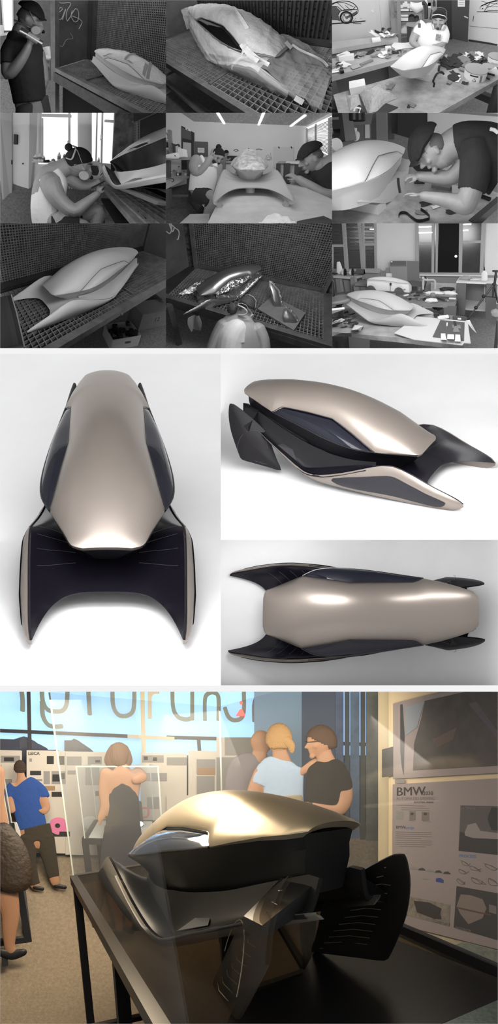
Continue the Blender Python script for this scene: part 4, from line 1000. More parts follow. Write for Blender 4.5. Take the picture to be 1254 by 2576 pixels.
for pts in ([(115, 125), (135, 110)], [(118, 128), (140, 120)], [(90, 110), (100, 125)]): wl(pts, a1, b1, .008, inkg, 'spoke', dr)
for (u, v) in ((157, 135), (165, 150), (178, 155), (172, 138), (216, 137), (160, 155)): wl([(u, v), (u + 3, v + 1)], a1, b1, .006, ink, 'dot', dr)
for k in range(9): wl([(158 + k * 7, 172), (161 + k * 7, 180), (163 + k * 7, 170)], a1, b1, .0025, ink, 'scribble', dr)
sk = thing('wall_drawing', 'sweeping line sketch of a car on the white wall beside the dark door', 'drawing', gw(1180, 90, a2, b2))
for pts, r in (([(1094, 88), (1160, 88), (1254, 90)], .007), ([(1128, 45), (1190, 18), (1254, 5)], .012), ([(1132, 40), (1170, 28), (1254, -5)], .006), ([(1150, 86), (1180, 40), (1200, 15)], .006), ([(1118, 70), (1122, 50), (1150, 35), (1200, 50), (1254, 48)], .004), ([(1150, 88), (1200, 78), (1254, 80)], .007), ([(1135, 68), (1142, 62)], .012), ([(1130, 8), (1190, 22), (1254, 30)], .004), ([(1170, 60), (1254, 20)], .004), ([(1072, 118), (1066, 160)], .006)):
    wl(pts, a2, b2, r, ink, par=sk)
wl([(1040, 196), (1254, 215)], a2, b2, .006, GM['grey'], 'panel_joint', sk)
struct(wl([(300, 78), (306, 92)], a1, b1, .03, GM['white'], 'trim_2'))
# shelving unit
ty = thing('metal_shelf', 'open metal shelving unit with white boxes behind the masked man', 'shelf', ga(560, 330, 3.2))
for u, Z, v1 in ((455, 3.1, 300), (502, 2.9, 330), (688, 3.3, 240)): MB().bar(ga(u, -30, Z), ga(u + 8, v1, Z), .06).build('post', GM['grey'], ty)
for v in (8, 92, 165, 268): MB().slab([ga(460, v + 4, 3.0), ga(688, v - 4, 3.2), ga(688, v - 12, 3.7), ga(470, v - 6, 3.6)], (0, 0, -.03)).build('shelf_board', GM['grey'], ty)
bxs = [(520, 60, 34, 24), (552, 52, 36, 40), (590, 62, 40, 34), (545, 84, 70, 16), (600, 82, 20, 20), (545, 158, 60, 24), (540, 125, 70, 14)]
for i, (u, v, w_, h_) in enumerate(bxs):
    o = MB().slab([ga(u - w_ / 2, v, 3.12), ga(u + w_ / 2, v, 3.12), ga(u + w_ / 2, v, 3.4), ga(u - w_ / 2, v, 3.4)], (0, 0, h_ / 3 * 3.12 / S.f)).build('storage_box', GM['white'])
    tag(o, ['white box on the shelf, leftmost of the upper group', 'tall white box second on the upper shelf', 'white box third on the upper shelf', 'long low white box under the upper group', 'small white box under the upper group on its right', 'white drawer box on the middle shelf', 'flat white tray above the drawer box on the shelf'][i], 'box', 'white boxes on the metal shelving')
tag(MB().patch(lambda a, b: ga(590 + 90 * a + 5 * b, 20 + (60 - 40 * abs(a - .5)) * b + 10 * sin(a * 3), 3.0 - .15 * sin(PI * b)), 10, 10, .02).build('cushion', GM['white'], None, True), 'pale bundle draped at the top right of the metal shelving', 'bundle')
mk = mat('shelf_clutter', .03, .6)
for i, (u, v, w_, h_) in enumerate(((600, 148, 50, 26), (640, 152, 40, 20), (545, 245, 60, 44), (600, 240, 30, 36))):
    tag(MB().slab([ga(u - w_ / 2, v + 6, 3.1), ga(u + w_ / 2, v + 6, 3.1), ga(u + w_ / 2 - 4, v - h_ * .6, 3.1), ga(u, v - h_ + 4, 3.1), ga(u - w_ / 2 + 6, v - h_ * .5, 3.1)], (0, .2, 0)).build('tool_case', [mk, mk, GM['white'], GM['grey']][i]), ['black power tool on the middle shelf', 'black tool beside the power tool on the middle shelf', 'white bag on the low shelf behind the masked man', 'grey packet on the low shelf behind the masked man'][i], 'tool')
t = thing('stacked_boards', 'grey boards leaning against the shelving, left side', 'boards', ga(470, 320, 2.9))
for u, w_, v0 in ((460, 36, 140), (488, 18, 140)): MB().slab([ga(u - w_ / 2, v0, 2.95), ga(u + w_ / 2, v0, 2.95), ga(u + w_ / 2 + 8, 265, 2.85), ga(u - w_ / 2 + 8, 268, 2.85)], (0, .05, 0)).build('board', GM['grey'], t)
table('small bench in front of the shelving, left of the man', ga(558, 178, 2.7), ga(640, 190, 2.6), ga(660, 165, 3.0), ga(570, 168, 3.0), .04, GM['wood'], GM['leg'], legs=(0, 1))
for i, (u, v, w_, h_, m) in enumerate(((722, 60, 50, 40, GM['white']), (745, 45, 40, 40, GM['grey']), (772, 50, 20, 36, GM['dark']))):
    tag(MB().slab([ga(u - w_ / 2, v, 3.3), ga(u + w_ / 2, v, 3.3), ga(u + w_ / 2, v - h_, 3.3), ga(u - w_ / 2, v - h_, 3.3)], (0, .3, 0)).build('machine_box', m), ['white case above the masked man', 'grey case above the masked man', 'dark narrow case above the masked man'][i], 'case')
tag(MB().tube([ga(682, 28, 3.0), ga(700, 22, 3.0), ga(712, 40, 3.0), ga(712, 140, 3.0)], .03, 8).build('lamp_stand', GM['black2'], None, True), 'black stand behind the left shoulder of the masked man', 'stand')
tag(MB().slab([ga(738, 150, 2.9), ga(752, 70, 2.9), ga(770, 100, 2.9), ga(770, 150, 2.9)], (0, .05, 0)).build('black_case', GM['black2']), 'black peaked case behind the masked head', 'case')
# wall bench, left bench, front bench
W2 = MATS['bench_top']
t = table('long bench along the white wall under the car drawing', g(-30, 378, .05), g(500, 290, .05), g(480, 265, .05), g(-30, 318, .05), .05, W2, GM['grey'], legs=(1,), lw=.12)
MB().slab([g(-30, 385, 0), g(410, 318, 0), g(410, 318, 0) - V3((0, 0, .8)), g(-30, 385, 0) - V3((0, 0, .8))], (0, .04, 0)).build('side_panel', GM['grey'], t)
t = table('second bench at the left covered with tools and scraps', g(-60, 590), g(-60, 455), g(600, 318), g(640, 410), .05, W2, None)
t2 = [g(420, 500, -.4), None]; pz = g(420, 580, Zf); MB().box((pz.x, pz.y, Zf + .4), (.07, .07, .8)).build('pedestal', GM['black2'], t)
for a in range(5): MB().bar(pz + V3((0, 0, .06)), pz + V3((.28 * cos(a * 1.256 + .3), .28 * sin(a * 1.256 + .3), .02)), .05, .03).build('foot', GM['black2'], t)
poly = [g(10, 715), g(600, 545), g(1000, 405), g(1330, 520), g(1280, 585), g(800, 856), g(60, 900)]
t = thing('workbench', 'wide front workbench carrying the white body being sanded', 'table', lerp(poly[0], poly[3], .5) - V3((0, 0, .85)))
MB().slab(poly, (0, 0, -.05)).build('table_top', mat('stained_bench_top', .42, .5, var=.42, vscale=2.2, bump=.03), t)
p = g(1290, 620); MB().bar(p + V3((0, 0, -.05)), p + V3((0, 0, -.86)), .08).build('leg', GM['leg'], t); MB().bar(g(1080, 700, -.35), g(1300, 790, -.35), .06, .08).build('cross_brace', GM['leg'], t); p = g(20, 740); MB().bar(p + V3((0, 0, -.05)), p + V3((0, 0, -.86)), .10).build('leg', GM['leg'], t)
# stools
t = thing('stool', 'round dark stool by the wall bench at left', 'stool', g(120, 470, Zf)); c = g(120, 395, -.15)
MB().lathe([(0, -.02), (.115, -.02), (.125, 0), (.12, .03), (0, .035)], 24, c=c).build('seat', mat('stool_seat', .08, .5), t, True, ang=50); MB().bar(c, c - V3((0, 0, .7)), .04).build('leg', GM['leg'], t)
# things on the left bench
SG = [MATS['dark_cloth'], GM['grey'], GM['paper'], GM['metal'], GM['card']]
rr = random.Random(5)
spots = [(60, 490), (30, 510), (100, 495), (200, 425), (235, 415), (285, 400), (350, 380), (400, 410), (440, 405), (460, 385), (490, 400), (540, 390), (380, 430), (520, 415), (330, 425), (160, 430), (420, 435), (25, 535)]
for i, (u, v) in enumerate(spots): scrap('small scrap among the clutter on the second bench', u, v, 0, .05 + .03 * rr.random(), SG[i % 5], i, group='scraps strewn on the second bench', lift=.03)
block('white block on the second bench beside the round stool, front one', 115, 450, 0, (.13, .05, .05), GM['white'], .2); block('white block on the second bench beside the round stool, rear one', 92, 440, 0, (.11, .05, .05), GM['white'], .9); block('small white block at the far end of the second bench', 425, 372, 0, (.06, .05, .03), GM['white'], .2)
t = thing('scraper', 'paint scraper with a wooden handle on the second bench', 'scraper', g(220, 500)); MB().bar(g(215, 490, .01), g(305, 453, .01), .03, .015).build('handle', GM['grey'], t); MB().slab([g(140, 510, .005), g(215, 480, .005), g(235, 500, .005), g(160, 528, .005)], (0, 0, .006)).build('blade', GM['metal'], t)
t = thing('mallet', 'mallet with a black head at the left end of the second bench', 'mallet', g(60, 535)); MB().tube([g(0, 548, .02), g(65, 535, .02)], .009, 8).build('handle', GM['metal'], t, True); MB().tube([g(62, 536, .02), g(88, 530, .02)], .026, 12).build('mallet_head', GM['black2'], t, True)
scrap('pale sheet of paper at the far end of the second bench', 560, 345, 0, .22, GM['paper'], 4, 'paper_sheet', 'paper', lift=.01, rz=.2, asp=1.7)
for i, (u, v) in enumerate(((350, 275), (400, 262), (440, 270), (380, 258), (420, 285))): scrap('crumpled cloth and paper heap on the wall bench', u, v, .05, .13, [GM['paper'], GM['cloth'], GM['card'], GM['cloth'], GM['paper']][i], i + 50, 'rag', 'rags', 'rags heaped on the wall bench', lift=.10)
tag(MB().tube([g(302, 306, .07), g(365, 298, .07)], .03, 12).build('paper_roll', GM['paper'], None, True), 'white paper roll on the wall bench in front of the rags', 'roll')
# things on the front bench
block('white foam block near the left corner of the front workbench', 200, 680, 0, (.105, .085, .06), GM['white'], .35)
bag('small clear plastic bag lying on the front workbench, lower left', [(112, 722), (196, 714), (222, 800), (135, 838)], 0, mat('bag_film', .60, .2, bump=.8, bscale=16, alpha=.9), hgt=.018, seed=3)
bag('big crumpled clear plastic bag of parts on the front workbench', [(205, 715), (325, 650), (372, 640), (420, 690), (495, 745), (430, 770), (390, 800), (340, 850), (270, 870)], 0, mat('bag_film_big', .52, .15, bump=1, bscale=11), hgt=.07, seed=9)
tag(MB().slab([g(205, 712, .003), g(500, 812, .003), g(420, 850, .003), g(380, 890, .003), g(250, 880, .003)], (0, 0, .004)).build('cutting_mat', mat('mat_dark', .045, .6)), 'dark cutting mat under the big plastic bag', 'mat')
t = thing('scissors', 'scissors with a thick ring handle at the lower left on the mat', 'scissors', g(200, 830)); tubeobj('', [g(165, 840, .02), g(180, 815, .03), g(215, 822, .03), g(205, 860, .02)], .006, GM['paper'], 'handle', par=t); tubeobj('', [g(205, 805, .02), g(235, 860, .02)], .014, GM['black2'], 'handle', par=t)
scrap('dark sandpaper scrap near the bag corner on the front workbench', 440, 655, 0, .055, GM['grey'], 8, lift=.01)
scrap('clear wrapper beside the dark scrap behind the big bag', 430, 632, 0, .045, GM['film'], 18, 'wrapper', 'wrapper', lift=.01)
scrap('sandpaper pair folded at the front edge of the workbench', 605, 795, 0, .035, GM['grey'], 2, lift=.015); scrap('small dark scrap left of the folded sandpaper pair', 580, 806, 0, .02, GM['cloth'], 3, lift=.01)
for i, (u, v, r_, m_, l_) in enumerate(((925, 558, .05, 'cloth', 'black sandpaper square beside a white card on the workbench'), (884, 627, .038, 'grey', 'grey sandpaper scrap nearest the white body'), (1003, 632, .035, 'cloth', 'curled dark scrap in front of the open tin'))): scrap(l_, u, v, 0, r_, GM[m_], i + 20, lift=.02)
tag(MB().lathe([(0, .002), (.042, .002), (.046, .012), (.03, .016), (0, .016)], 20, c=g(915, 592)).build('sanding_disc', GM['cloth'], None, True), 'round dark sanding disc between the scraps', 'disc')
tag(MB().slab([g(930, 618, .004), g(955, 623, .004), g(975, 593, .004), g(950, 587, .004)], (0, 0, .003)).build('white_card', GM['paper']), 'white card touching the round sanding disc', 'card'); tag(MB().slab([g(945, 580, .004), g(965, 584, .004), g(972, 572, .004), g(955, 568, .004)], (0, 0, .003)).build('white_card', GM['paper']), 'small white card beside the black sandpaper square', 'card')
def tin(label, u, v, r, h, m=GM['white'], H0=0, tri=False):
    c = g(u, v, H0); t = thing('tin', label, 'tin', c)
    MB().lathe([(0, .001), (r, .001), (r, h), (r * .94, h), (r * .94, h * .8), (0, h * .8)], 28, c=c).build('tin_body', m, t, True, ang=40); MB().lathe([(r * 1.0, h - .004), (r * 1.03, h - .004), (r * 1.03, h + .002), (r * .95, h + .002)], 28, c=c).build('rim', GM['metal'], t, True)
    if tri:
        vd = (V3((S.eye.x, S.eye.y, 0)) - V3((c.x, c.y, 0))).normalized(); sd = V3((-vd.y, vd.x, 0))
        def onc(x, z): a = x / r; return c + vd * (r * 1.012 * cos(a)) + sd * (r * 1.012 * sin(a)) + V3((0, 0, z))
        MB().tube([onc(.014, .012), onc(-.012, .012), onc(.001, .038), onc(.014, .012)], .0022, 5).build('warning_triangle', GM['black2'], t)
        MB().patch(lambda a, b: onc(-.035 + a * .060, h * .66 + b * h * .14), 10, 2, .001).build('printed_band', GM['black2'], t); MB().patch(lambda a, b: onc(.040 + a * .016, .004 + b * h * .8), 4, 2, .001).build('printed_stripe', GM['grey'], t)
    return t
tin('open white filler tin with a printed triangle on the front workbench', 1078, 578, .085, .075, tri=True); tin('white tin cut by the right edge of the workbench', 1235, 480, .075, .075)
tin('low roll-like tin left of the folded card at the right', 1170, 535, .045, .05, GM['card']); tin('small tin at the right frame edge behind the folded card', 1228, 520, .04, .04, GM['card'])
block('white folded card propped beside the low tin at the right', 1200, 550, 0, (.12, .05, .05), GM['white'], -.1, 'folded_card', 'card', taper=.6)
for i, (u, v) in enumerate(((930, 480), (980, 450), (1030, 470), (1060, 440), (1090, 480), (1000, 440), (900, 490), (1040, 425), (1110, 435), (1130, 470), (870, 480), (1090, 455), (960, 470))): scrap('sheet in the heap of dark abrasive sheets at the back of the workbench', u, v, 0, .10 + .05 * rr.random(), [GM['cloth'], GM['cloth'], GM['card'], GM['paper'], GM['cloth']][i % 5], i + 60, 'abrasive_sheet', 'abrasive', 'abrasive sheets heaped at the back of the workbench', lift=.05)
for i, (a_, b_) in enumerate((((960, 515), (1025, 535)), ((990, 500), (1060, 455)), ((1130, 545), (1230, 568)), ((1130, 565), (1190, 598)), ((1160, 500), (1190, 465)))): tag(MB().bar(g(*a_, .02), g(*b_, .02), [.035, .03, .012, .012, .03][i], .012).build('file_tool', [GM['card'], GM['card'], GM['black2'], GM['black2'], GM['grey']][i]), ['wide file lying in front of the abrasive heap', 'pale file leaning over the abrasive heap', 'thin black rod to the right of the open tin, upper', 'thin black rod to the right of the open tin, lower', 'grey tool at the right end of the abrasive heap'][i], 'tool')
tubeobj('black bent spring clip hanging beside the tail of the white body', [g(812, 495, .18), g(808, 540, .15), g(840, 548, .14)], .008, GM['black2'], 'bent_rod', 'rod'); 
tubeobj('black curved strip from the tail of the white body down to the bench', [ga(846, 562, 1.12), ga(825, 542, 1.12), ga(790, 560, 1.12), ga(765, 612, 1.12), ga(772, 630, 1.13), ga(768, 655, 1.14)], .007, GM['black2'], 'curved_strip', 'strip')
# support block and body
tag(MB().hexa([g(620, 590), g(735, 618), g(800, 560), g(690, 540)], [g(620, 590) + V3((0, 0, .06)), g(735, 618) + V3((0, 0, .06)), g(800, 560) + V3((0, 0, .10)), g(690, 540) + V3((0, 0, .10))]).build('support_block', mat('foam_pale', .66, .6)), 'pale foam block holding up the white body on the front workbench', 'block')
fromveh('p3', RM3)
vehicle('white unpainted cabin body without fenders being sanded by the man in white', PRIM, fins=False, fenders=False, rootpt=(.5, 0, .1))
tag(MB().hexa([V3((.62, -.07, .06)), V3((.62, .09, .06)), V3((.06, .09, .15)), V3((.06, -.07, .15))], [V3((.40, -.05, -.02)), V3((.40, .07, -.02)), V3((.16, .07, -.02)), V3((.16, -.05, -.02))]).build('cradle', MATS['foam_pale']), 'angular pale cradle under the white cabin body', 'cradle')
tag(MB().hexa([V3((.10, .04, .10)), V3((.10, .075, .10)), V3((-.055, .075, .24)), V3((-.055, .04, .24))], [V3((.18, .04, -.02)), V3((.18, .075, -.02)), V3((.10, .075, .0)), V3((.10, .04, .0))]).build('tail_support', MATS['white_primer']), 'upright pale strut under the tail of the white cabin body', 'strut')
use(RM3)
F = Fig(1.75)
H3 = Head(F, (812, 140, -20), 150, yaw=8, pitch=30, roll=4)
def bd(m):
    otube(F, m, spl([(800, 190, 0, 36), (780, 240, 20, 60), (765, 300, 30, 95, 60), (750, 400, 40, 90, 60)]))
    otube(F, m, spl([(672, 190, 10, 44), (628, 262, -10, 34), (608, 320, -30, 27), (650, 350, -60, 20)]))
    otube(F, m, spl([(845, 240, 10, 40), (842, 310, 0, 30), (800, 345, -30, 24), (765, 352, -55, 18)]))
    hand(F, m, (632, 340, -55), (1, .45, -.3), (0, 1, .3), 62, .7, -1)
    hand(F, m, (812, 345, -40), (-1, .15, -.3), (0, 1, .2), 58, .6, 1)
    H3.face(m)
p = person('man in white t-shirt and respirator sanding the white cabin body with both hands', F, bd, GM['skin'], (760, 420, 0), .006)
cloth('t_shirt', F, [[(805, 205, 0, 40, 44), (780, 235, 10, 100, 60), (755, 290, 20, 112, 76), (745, 360, 30, 100, 74), (745, 420, 30, 96, 72)], [(700, 182, 10, 46), (665, 215, 0, 44), (638, 262, -10, 40)], [(830, 205, 10, 40), (848, 260, 5, 42), (838, 318, 0, 38)]], GM['shirtw'], p, .007)
H3.hair(p, GM['hair'], front=.22, back=-.45, vol=1.08); H3.details(p, GM['eye'], GM['brow'], True); H3.mask(p, GM['black2'], GM['filter'], GM['mask'])
H3.tube(MB(), [(.37, .0, .02), (.30, .22, .30), (.0, .32, .42), (-.30, .22, .30), (-.37, .0, .02)], .022, 6).build('head_band', GM['paper'], p, True)
MB().patch(lambda a, b: F.m((788 + 36 * a - 6 * b, 256 + 46 * b + 6 * a, -66)), 3, 3, .004).build('shirt_print', mat('print_dark', .03, .9, var=.9, vscale=30, col2=.5), p)
MB().patch(lambda a, b: F.m((650 + 20 * a, 176 + 34 * b, -48 + 0 * a)), 3, 3, .004).build('sleeve_print', GM['black2'], p)
t = tag(MB().bar(F.m((655, 368, -70)), F.m((690, 362, -72)), .02, .02).build('sanding_block', GM['white']), 'small white sanding block under the right hand of the man in white', 'block')
# ------------------------------------------------------------------ set: close view, capped man taping the tail
boxwalls('p6', 3.4, LP)
RM6 = pitched('p6', 25, 613, .72, Zs=1.15, Zn=.72)
struct(MB().box((0, 3, -.87), (12, 12, .02)).build('floor', MATS['workshop_floor']))
poly = [g(-100, 210), g(180, 235), g(640, 372), g(960, 500), g(1330, 630), g(1260, 668), g(1060, 838), g(900, 1000), g(-200, 1000), g(-300, 600)]
t = thing('workbench', 'bench top under the white body in the close view with the capped man', 'table', g(500, 700))
MB().slab(poly, (0, 0, -.04)).build('table_top', MATS['stained_bench_top'], t); MB().bar(g(1260, 668, -.02), g(1050, 850, -.02), .03, .05).build('edge_strip', GM['black2'], t)
struct(MB().slab([ga(450, -60, 3.2), ga(720, -60, 3.2), ga(720, 230, 3.2), ga(450, 150, 3.2)], (0, .05, 0)).build('wall_dark', GM['dark']))
struct(MB().slab([ga(705, -60, 3.3), ga(1300, -60, 3.1), ga(1300, 300, 3.1), ga(705, 240, 3.3)], (0, .05, 0)).build('wall_back', GM['wall'])); struct(MB().bar(ga(880, -10, 3.1), ga(1300, 20, 3.0), .03).build('trim_1', GM['grey']))
struct(MB().slab([ga(495, -60, 3.1), ga(708, -60, 3.1), ga(708, 215, 3.1), ga(495, 165, 3.1)], (0, .03, 0)).build('door_1', mat('door_darker', .02, .6)))
struct(MB().slab([ga(-60, -60, 3.4), ga(470, -60, 3.4), ga(470, 200, 3.4), ga(-60, 200, 3.4)], (0, .05, 0)).build('wall_left', mat('back_grey', .12, .8)))
t = thing('sink_stand', 'grey basin on a stand with a white trap pipe at the upper left', 'sink', ga(200, 210, 2.4))
MB().slab([ga(150, 95, 2.3), ga(295, 85, 2.3), ga(310, 10, 2.3), ga(150, 8, 2.3)], (0, .4, 0)).build('basin', mat('basin_grey', .10, .4), t)
MB().bar(ga(70, -40, 2.2), ga(115, 215, 2.2), .16, .05).build('post', GM['grey'], t); MB().slab([ga(165, 225, 2.45), ga(290, 205, 2.45), ga(285, 85, 2.45), ga(150, 95, 2.45)], (0, .05, 0)).build('back_panel', mat('panel_mid', .16, .6), t)
MB().tube(crv([ga(172, 115, 2.25), ga(172, 150, 2.25), ga(190, 155, 2.25), ga(188, 190, 2.25), ga(170, 195, 2.25), ga(165, 175, 2.25)], 20), .022, 10).build('trap_pipe', GM['white'], t, True); MB().slab([ga(250, 190, 2.4), ga(285, 190, 2.4), ga(282, 88, 2.4), ga(250, 88, 2.4)], (0, .01, 0)).build('paper_notice', GM['paper'], t)
MB().tube([ga(170, -10, 2.2), ga(172, 60, 2.2)], .05, 10).build('rubber_glove', GM['black2'], t, True); MB().tube([ga(210, -10, 2.2), ga(215, 60, 2.2)], .045, 10).build('rubber_glove', GM['black2'], t, True)
tag(MB().bar(ga(375, -40, 2.3), ga(380, 225, 2.3), .10, .05).build('rack_post', GM['grey']), 'grey upright rack post behind the white body', 'post')
t = thing('tool_rack', 'dark shelf frame at the far upper left edge', 'shelf', ga(10, 210, 2.0)); MB().bar(ga(30, -30, 2.1), ga(60, 215, 2.1), .09, .05).build('post', GM['dark'], t); MB().slab([ga(-20, 35, 2.0), ga(50, 32, 2.0), ga(50, 25, 2.2), ga(-20, 25, 2.2)], (0, 0, -.02)).build('shelf_board', GM['grey'], t); MB().slab([ga(-20, 160, 1.9), ga(62, 152, 1.9), ga(62, 100, 2.2), ga(-20, 105, 2.2)], (0, 0, -.02)).build('shelf_board', GM['black2'], t)
tag(MB().tube([ga(-20, 255, 1.8), ga(40, 240, 1.75)], .05, 16).build('paper_roll', GM['paper'], None, True), 'pale paper roll at the left edge of the close bench view', 'roll')
tag(MB().hexa([g(105, 725), g(350, 770), g(410, 712), g(180, 660)], [g(105, 725) + V3((0, 0, .055)), g(350, 770) + V3((0, 0, .055)), g(410, 712) + V3((0, 0, .055)), g(180, 660) + V3((0, 0, .055))]).build('support_block', MATS['foam_pale']), 'pale foam block under the white body in the close view', 'block')
fromveh('p6', RM6)
vehicle('white cabin body seen close with its tail being taped by the capped man', PRIM, fins=False, fenders=False, rootpt=(.4, 0, .1))
tag(MB().hexa([V3((.62, -.09, .07)), V3((.62, .10, .07)), V3((.05, .10, .16)), V3((.05, -.09, .16))], [V3((.36, -.05, .015)), V3((.36, .09, .015)), V3((.16, .09, .01)), V3((.16, -.05, .01))]).build('cradle', MATS['white_primer']), 'angular white cradle under the cabin body in the close view', 'cradle')
tag(MB().hexa([V3((.10, .02, .10)), V3((.10, .088, .10)), V3((-.05, .078, .235)), V3((-.05, .02, .235))], [V3((.17, .02, -.0)), V3((.17, .085, -.0)), V3((.09, .088, .0)), V3((.09, .02, .0))]).build('tail_strut', MATS['white_primer']), 'white upright strut under the tail in the close view', 'strut')
use(RM6)
for i, (pts, m, l) in enumerate((([(610, 412), (700, 376), (825, 430), (740, 448), (640, 440)], GM['cloth'], 'dark rag on the bench behind the forearm'), ([(830, 430), (930, 395), (960, 420), (900, 445)], GM['paper'], 'crumpled white paper under the chin of the capped man'))): bag(l, pts, 0, m, 'rag', 'rag', .02, i)
tag(MB().bar(g(760, 540, .01), g(900, 565, .01), .05, .02).build('file_tool', GM['grey']), 'long grey file on the bench behind the lower forearm', 'file'); tag(MB().tube([g(620, 520, .015), g(700, 520, .015)], .012, 8).build('marker_pen', GM['black2'], None, True), 'black pen on the bench near the upper hand', 'pen')
tag(MB().tube([g(1110, 620, .01), g(1195, 652, .01)], .012, 8).build('marker_pen', GM['black2'], None, True), 'black pen at the right edge of the bench', 'pen'); 
t = thing('paper_stack', 'small stack of ribbed white sheets behind the elbow', 'paper', g(930, 600)); 
for k in range(4): MB().slab([g(905, 610, k * .014), g(960, 617, k * .014), g(965, 560, k * .014), g(905, 555, k * .014)], (0, 0, .009)).build('sheet', GM['paper'], t)
for i, (u, v, r_, m_, l_) in enumerate(((900, 752, .04, 'cloth', 'dark scrap lying below the forearm'), (780, 716, .03, 'paper', 'white square scrap below the lower hand'), (710, 690, .045, 'cloth', 'dark ring-like scrap under the lower hand'), (675, 755, .045, 'grey', 'grey sandpaper scrap beside the black loop of tape'))): scrap(l_, u, v, 0, r_, GM[m_], i + 31, lift=.015)
tp_ = crv([g(505, 790, .008), g(520, 768, .012), g(560, 768, .008), g(600, 800, .01), g(650, 828, .01), g(725, 815, .014), g(738, 795, .01), g(705, 760, .008), g(670, 738, .012)], 40)
def tpf(a, b): return tp_[int(round(a * 40))] + V3((0, 0, .018 * b))
tag(MB().patch(tpf, 40, 1, .0015).build('tape_loop', GM['black2'], None, True), 'black strip of tape curled on the bench at the bottom', 'tape')
F = Fig(1.08)
H6 = Head(F, (765, 285, 0), 295, yaw=80, pitch=44, roll=0)
def bd(m):
    otube(F, m, spl([(800, 330, 10, 110, 90), (880, 260, 20, 112, 95), (980, 220, 30, 140, 110), (1100, 250, 40, 190, 150), (1300, 330, 60, 230, 170)]), 24)
    otube(F, m, spl([(1080, 330, -90, 105), (1075, 480, -130, 92), (1030, 650, -160, 86), (1000, 700, -160, 76), (900, 668, -150, 62), (760, 640, -135, 46), (690, 628, -125, 38)]), 18)
    otube(F, m, spl([(1000, 400, 60, 80), (900, 485, 70, 62), (780, 490, 60, 50), (660, 478, 40, 38)]), 18)
    hand(F, m, (690, 628, -122), (-1, -.12, .15), (0, .9, -.3), 165, .35, -1)
    hand(F, m, (660, 480, 40), (-1, -.05, -.25), (-.1, 1, .3), 150, .8, -1)
    H6.face(m)
p = person('man in dark flat cap leaning over to tape the tail of the white body', F, bd, GM['skinl'], (1100, 700, 0), .0038, smooth=3)
cloth('t_shirt', F, [[(920, 215, 30, 124, 108), (1000, 215, 30, 162, 132), (1100, 260, 40, 222, 172), (1320, 380, 60, 280, 200)], [(1080, 250, -30, 130), (1088, 330, -80, 126), (1085, 430, -110, 124), (1055, 590, -140, 108, 100)]], GM['shirtd'], p, .005)
H6.details(p, GM['eye'], GM['brow'], True)
H6.hair(p, mat('shaved_hair', .24, .8), front=.2, back=-.3, vol=1.01)
Head(F, (752, 292, 0), 345, yaw=80, pitch=50).cap(p, GM['cap'])
tag(MB().tube([F.m((499, 490, -30)), F.m((503, 540, -30)), F.m((514, 604, -30))], .006, 8).build('black_pen', GM['black2'], None, True), 'thin black strip held between both hands of the capped man', 'strip')
MB().tube([F.m((1195, 122, -190)), F.m((1225, 128, -190)), F.m((1254, 150, -190))], .008, 8).build('shirt_print', GM['paper'], p)
# ------------------------------------------------------------------ set: front view of the body between two men
boxwalls('p5', 5.6, LP)
S = None; mkset('p5', Zs=.75, Zn=.30); S5 = S
h = -.035; FZ = -.95
struct(MB().box((-1, 0, FZ), (12, 12, .02)).build('floor', mat('floor_speckled', .13, .6, var=.4, vscale=25)))
XB = -4.6
def onx(u, v, x=XB):
    d_ = S.ray(S.x0 + u / 3, S.y0 + v / 3); return S.eye + d_ * ((x - S.eye.x) / d_.x)
def ony(u, v, y):
    d_ = S.ray(S.x0 + u / 3, S.y0 + v / 3); return S.eye + d_ * ((y - S.eye.y) / d_.y)
yL = onx(210, 100).y; yR = onx(1060, 100).y; zc = onx(600, 80).z
struct(MB().slab([(XB, yL - .5, FZ), (XB, yR + .8, FZ), (XB, yR + .8, zc + .3), (XB, yL - .5, zc + .3)], (-.05, 0, 0)).build('wall_back', GM['wall']))
struct(MB().slab([(XB, yL, FZ), (1.2, yL - .9, FZ), (1.2, yL - .9, zc), (XB, yL, zc)], (0, -.05, 0)).build('wall_left', GM['wall']))
struct(MB().slab([(XB, yR, FZ), (1.2, yR + .5, FZ), (1.2, yR + .5, zc), (XB, yR, zc)], (0, .05, 0)).build('wall_right', mat('window_wall', .6, .8)))
struct(MB().slab([(XB, yL - 1, zc), (1.3, yL - 1.5, zc), (1.3, yR + 1, zc), (XB, yR + 1, zc)], (0, 0, .05)).build('ceiling', mat('ceiling_board', .34, .9, var=.25, vscale=20)))
for (u0, v0, u1, v1), l in (((390, 0, 452, 100), 'left of three'), ((738, 0, 690, 115), 'middle of three'), ((1052, 18, 905, 128), 'right of three')):
    def onz(u, v): d_ = S.ray(S.x0 + u / 3, S.y0 + v / 3); return S.eye + d_ * ((zc - .06 - S.eye.z) / d_.z)
    a, b = onz(u0, v0), onz(u1, v1); t = thing('ceiling_lamp', 'long lit tube lamp on the ceiling, ' + l, 'lamp', lerp(a, b, .5)); MB().bar(a, b, .12, .04).build('light_tube', GM['light'], t); MB().bar(a + V3((0, 0, .05)), b + V3((-.15, 0, .05)), .16, .05).build('housing', GM['white'], t)
q = [ony(117, 98, yL - .3), ony(212, 150, yL - .1), ony(212, 420, yL - .1), ony(117, 430, yL - .3)]
q = [ga(117, 98, 4.6), ga(212, 150, 5.4), ga(212, 420, 5.4), ga(117, 430, 4.6)]
o = MB().slab(q, (.0, .02, 0)).build('door_1', GM['dark']); struct(o, 'dark doorway in the left wall behind the seated man')
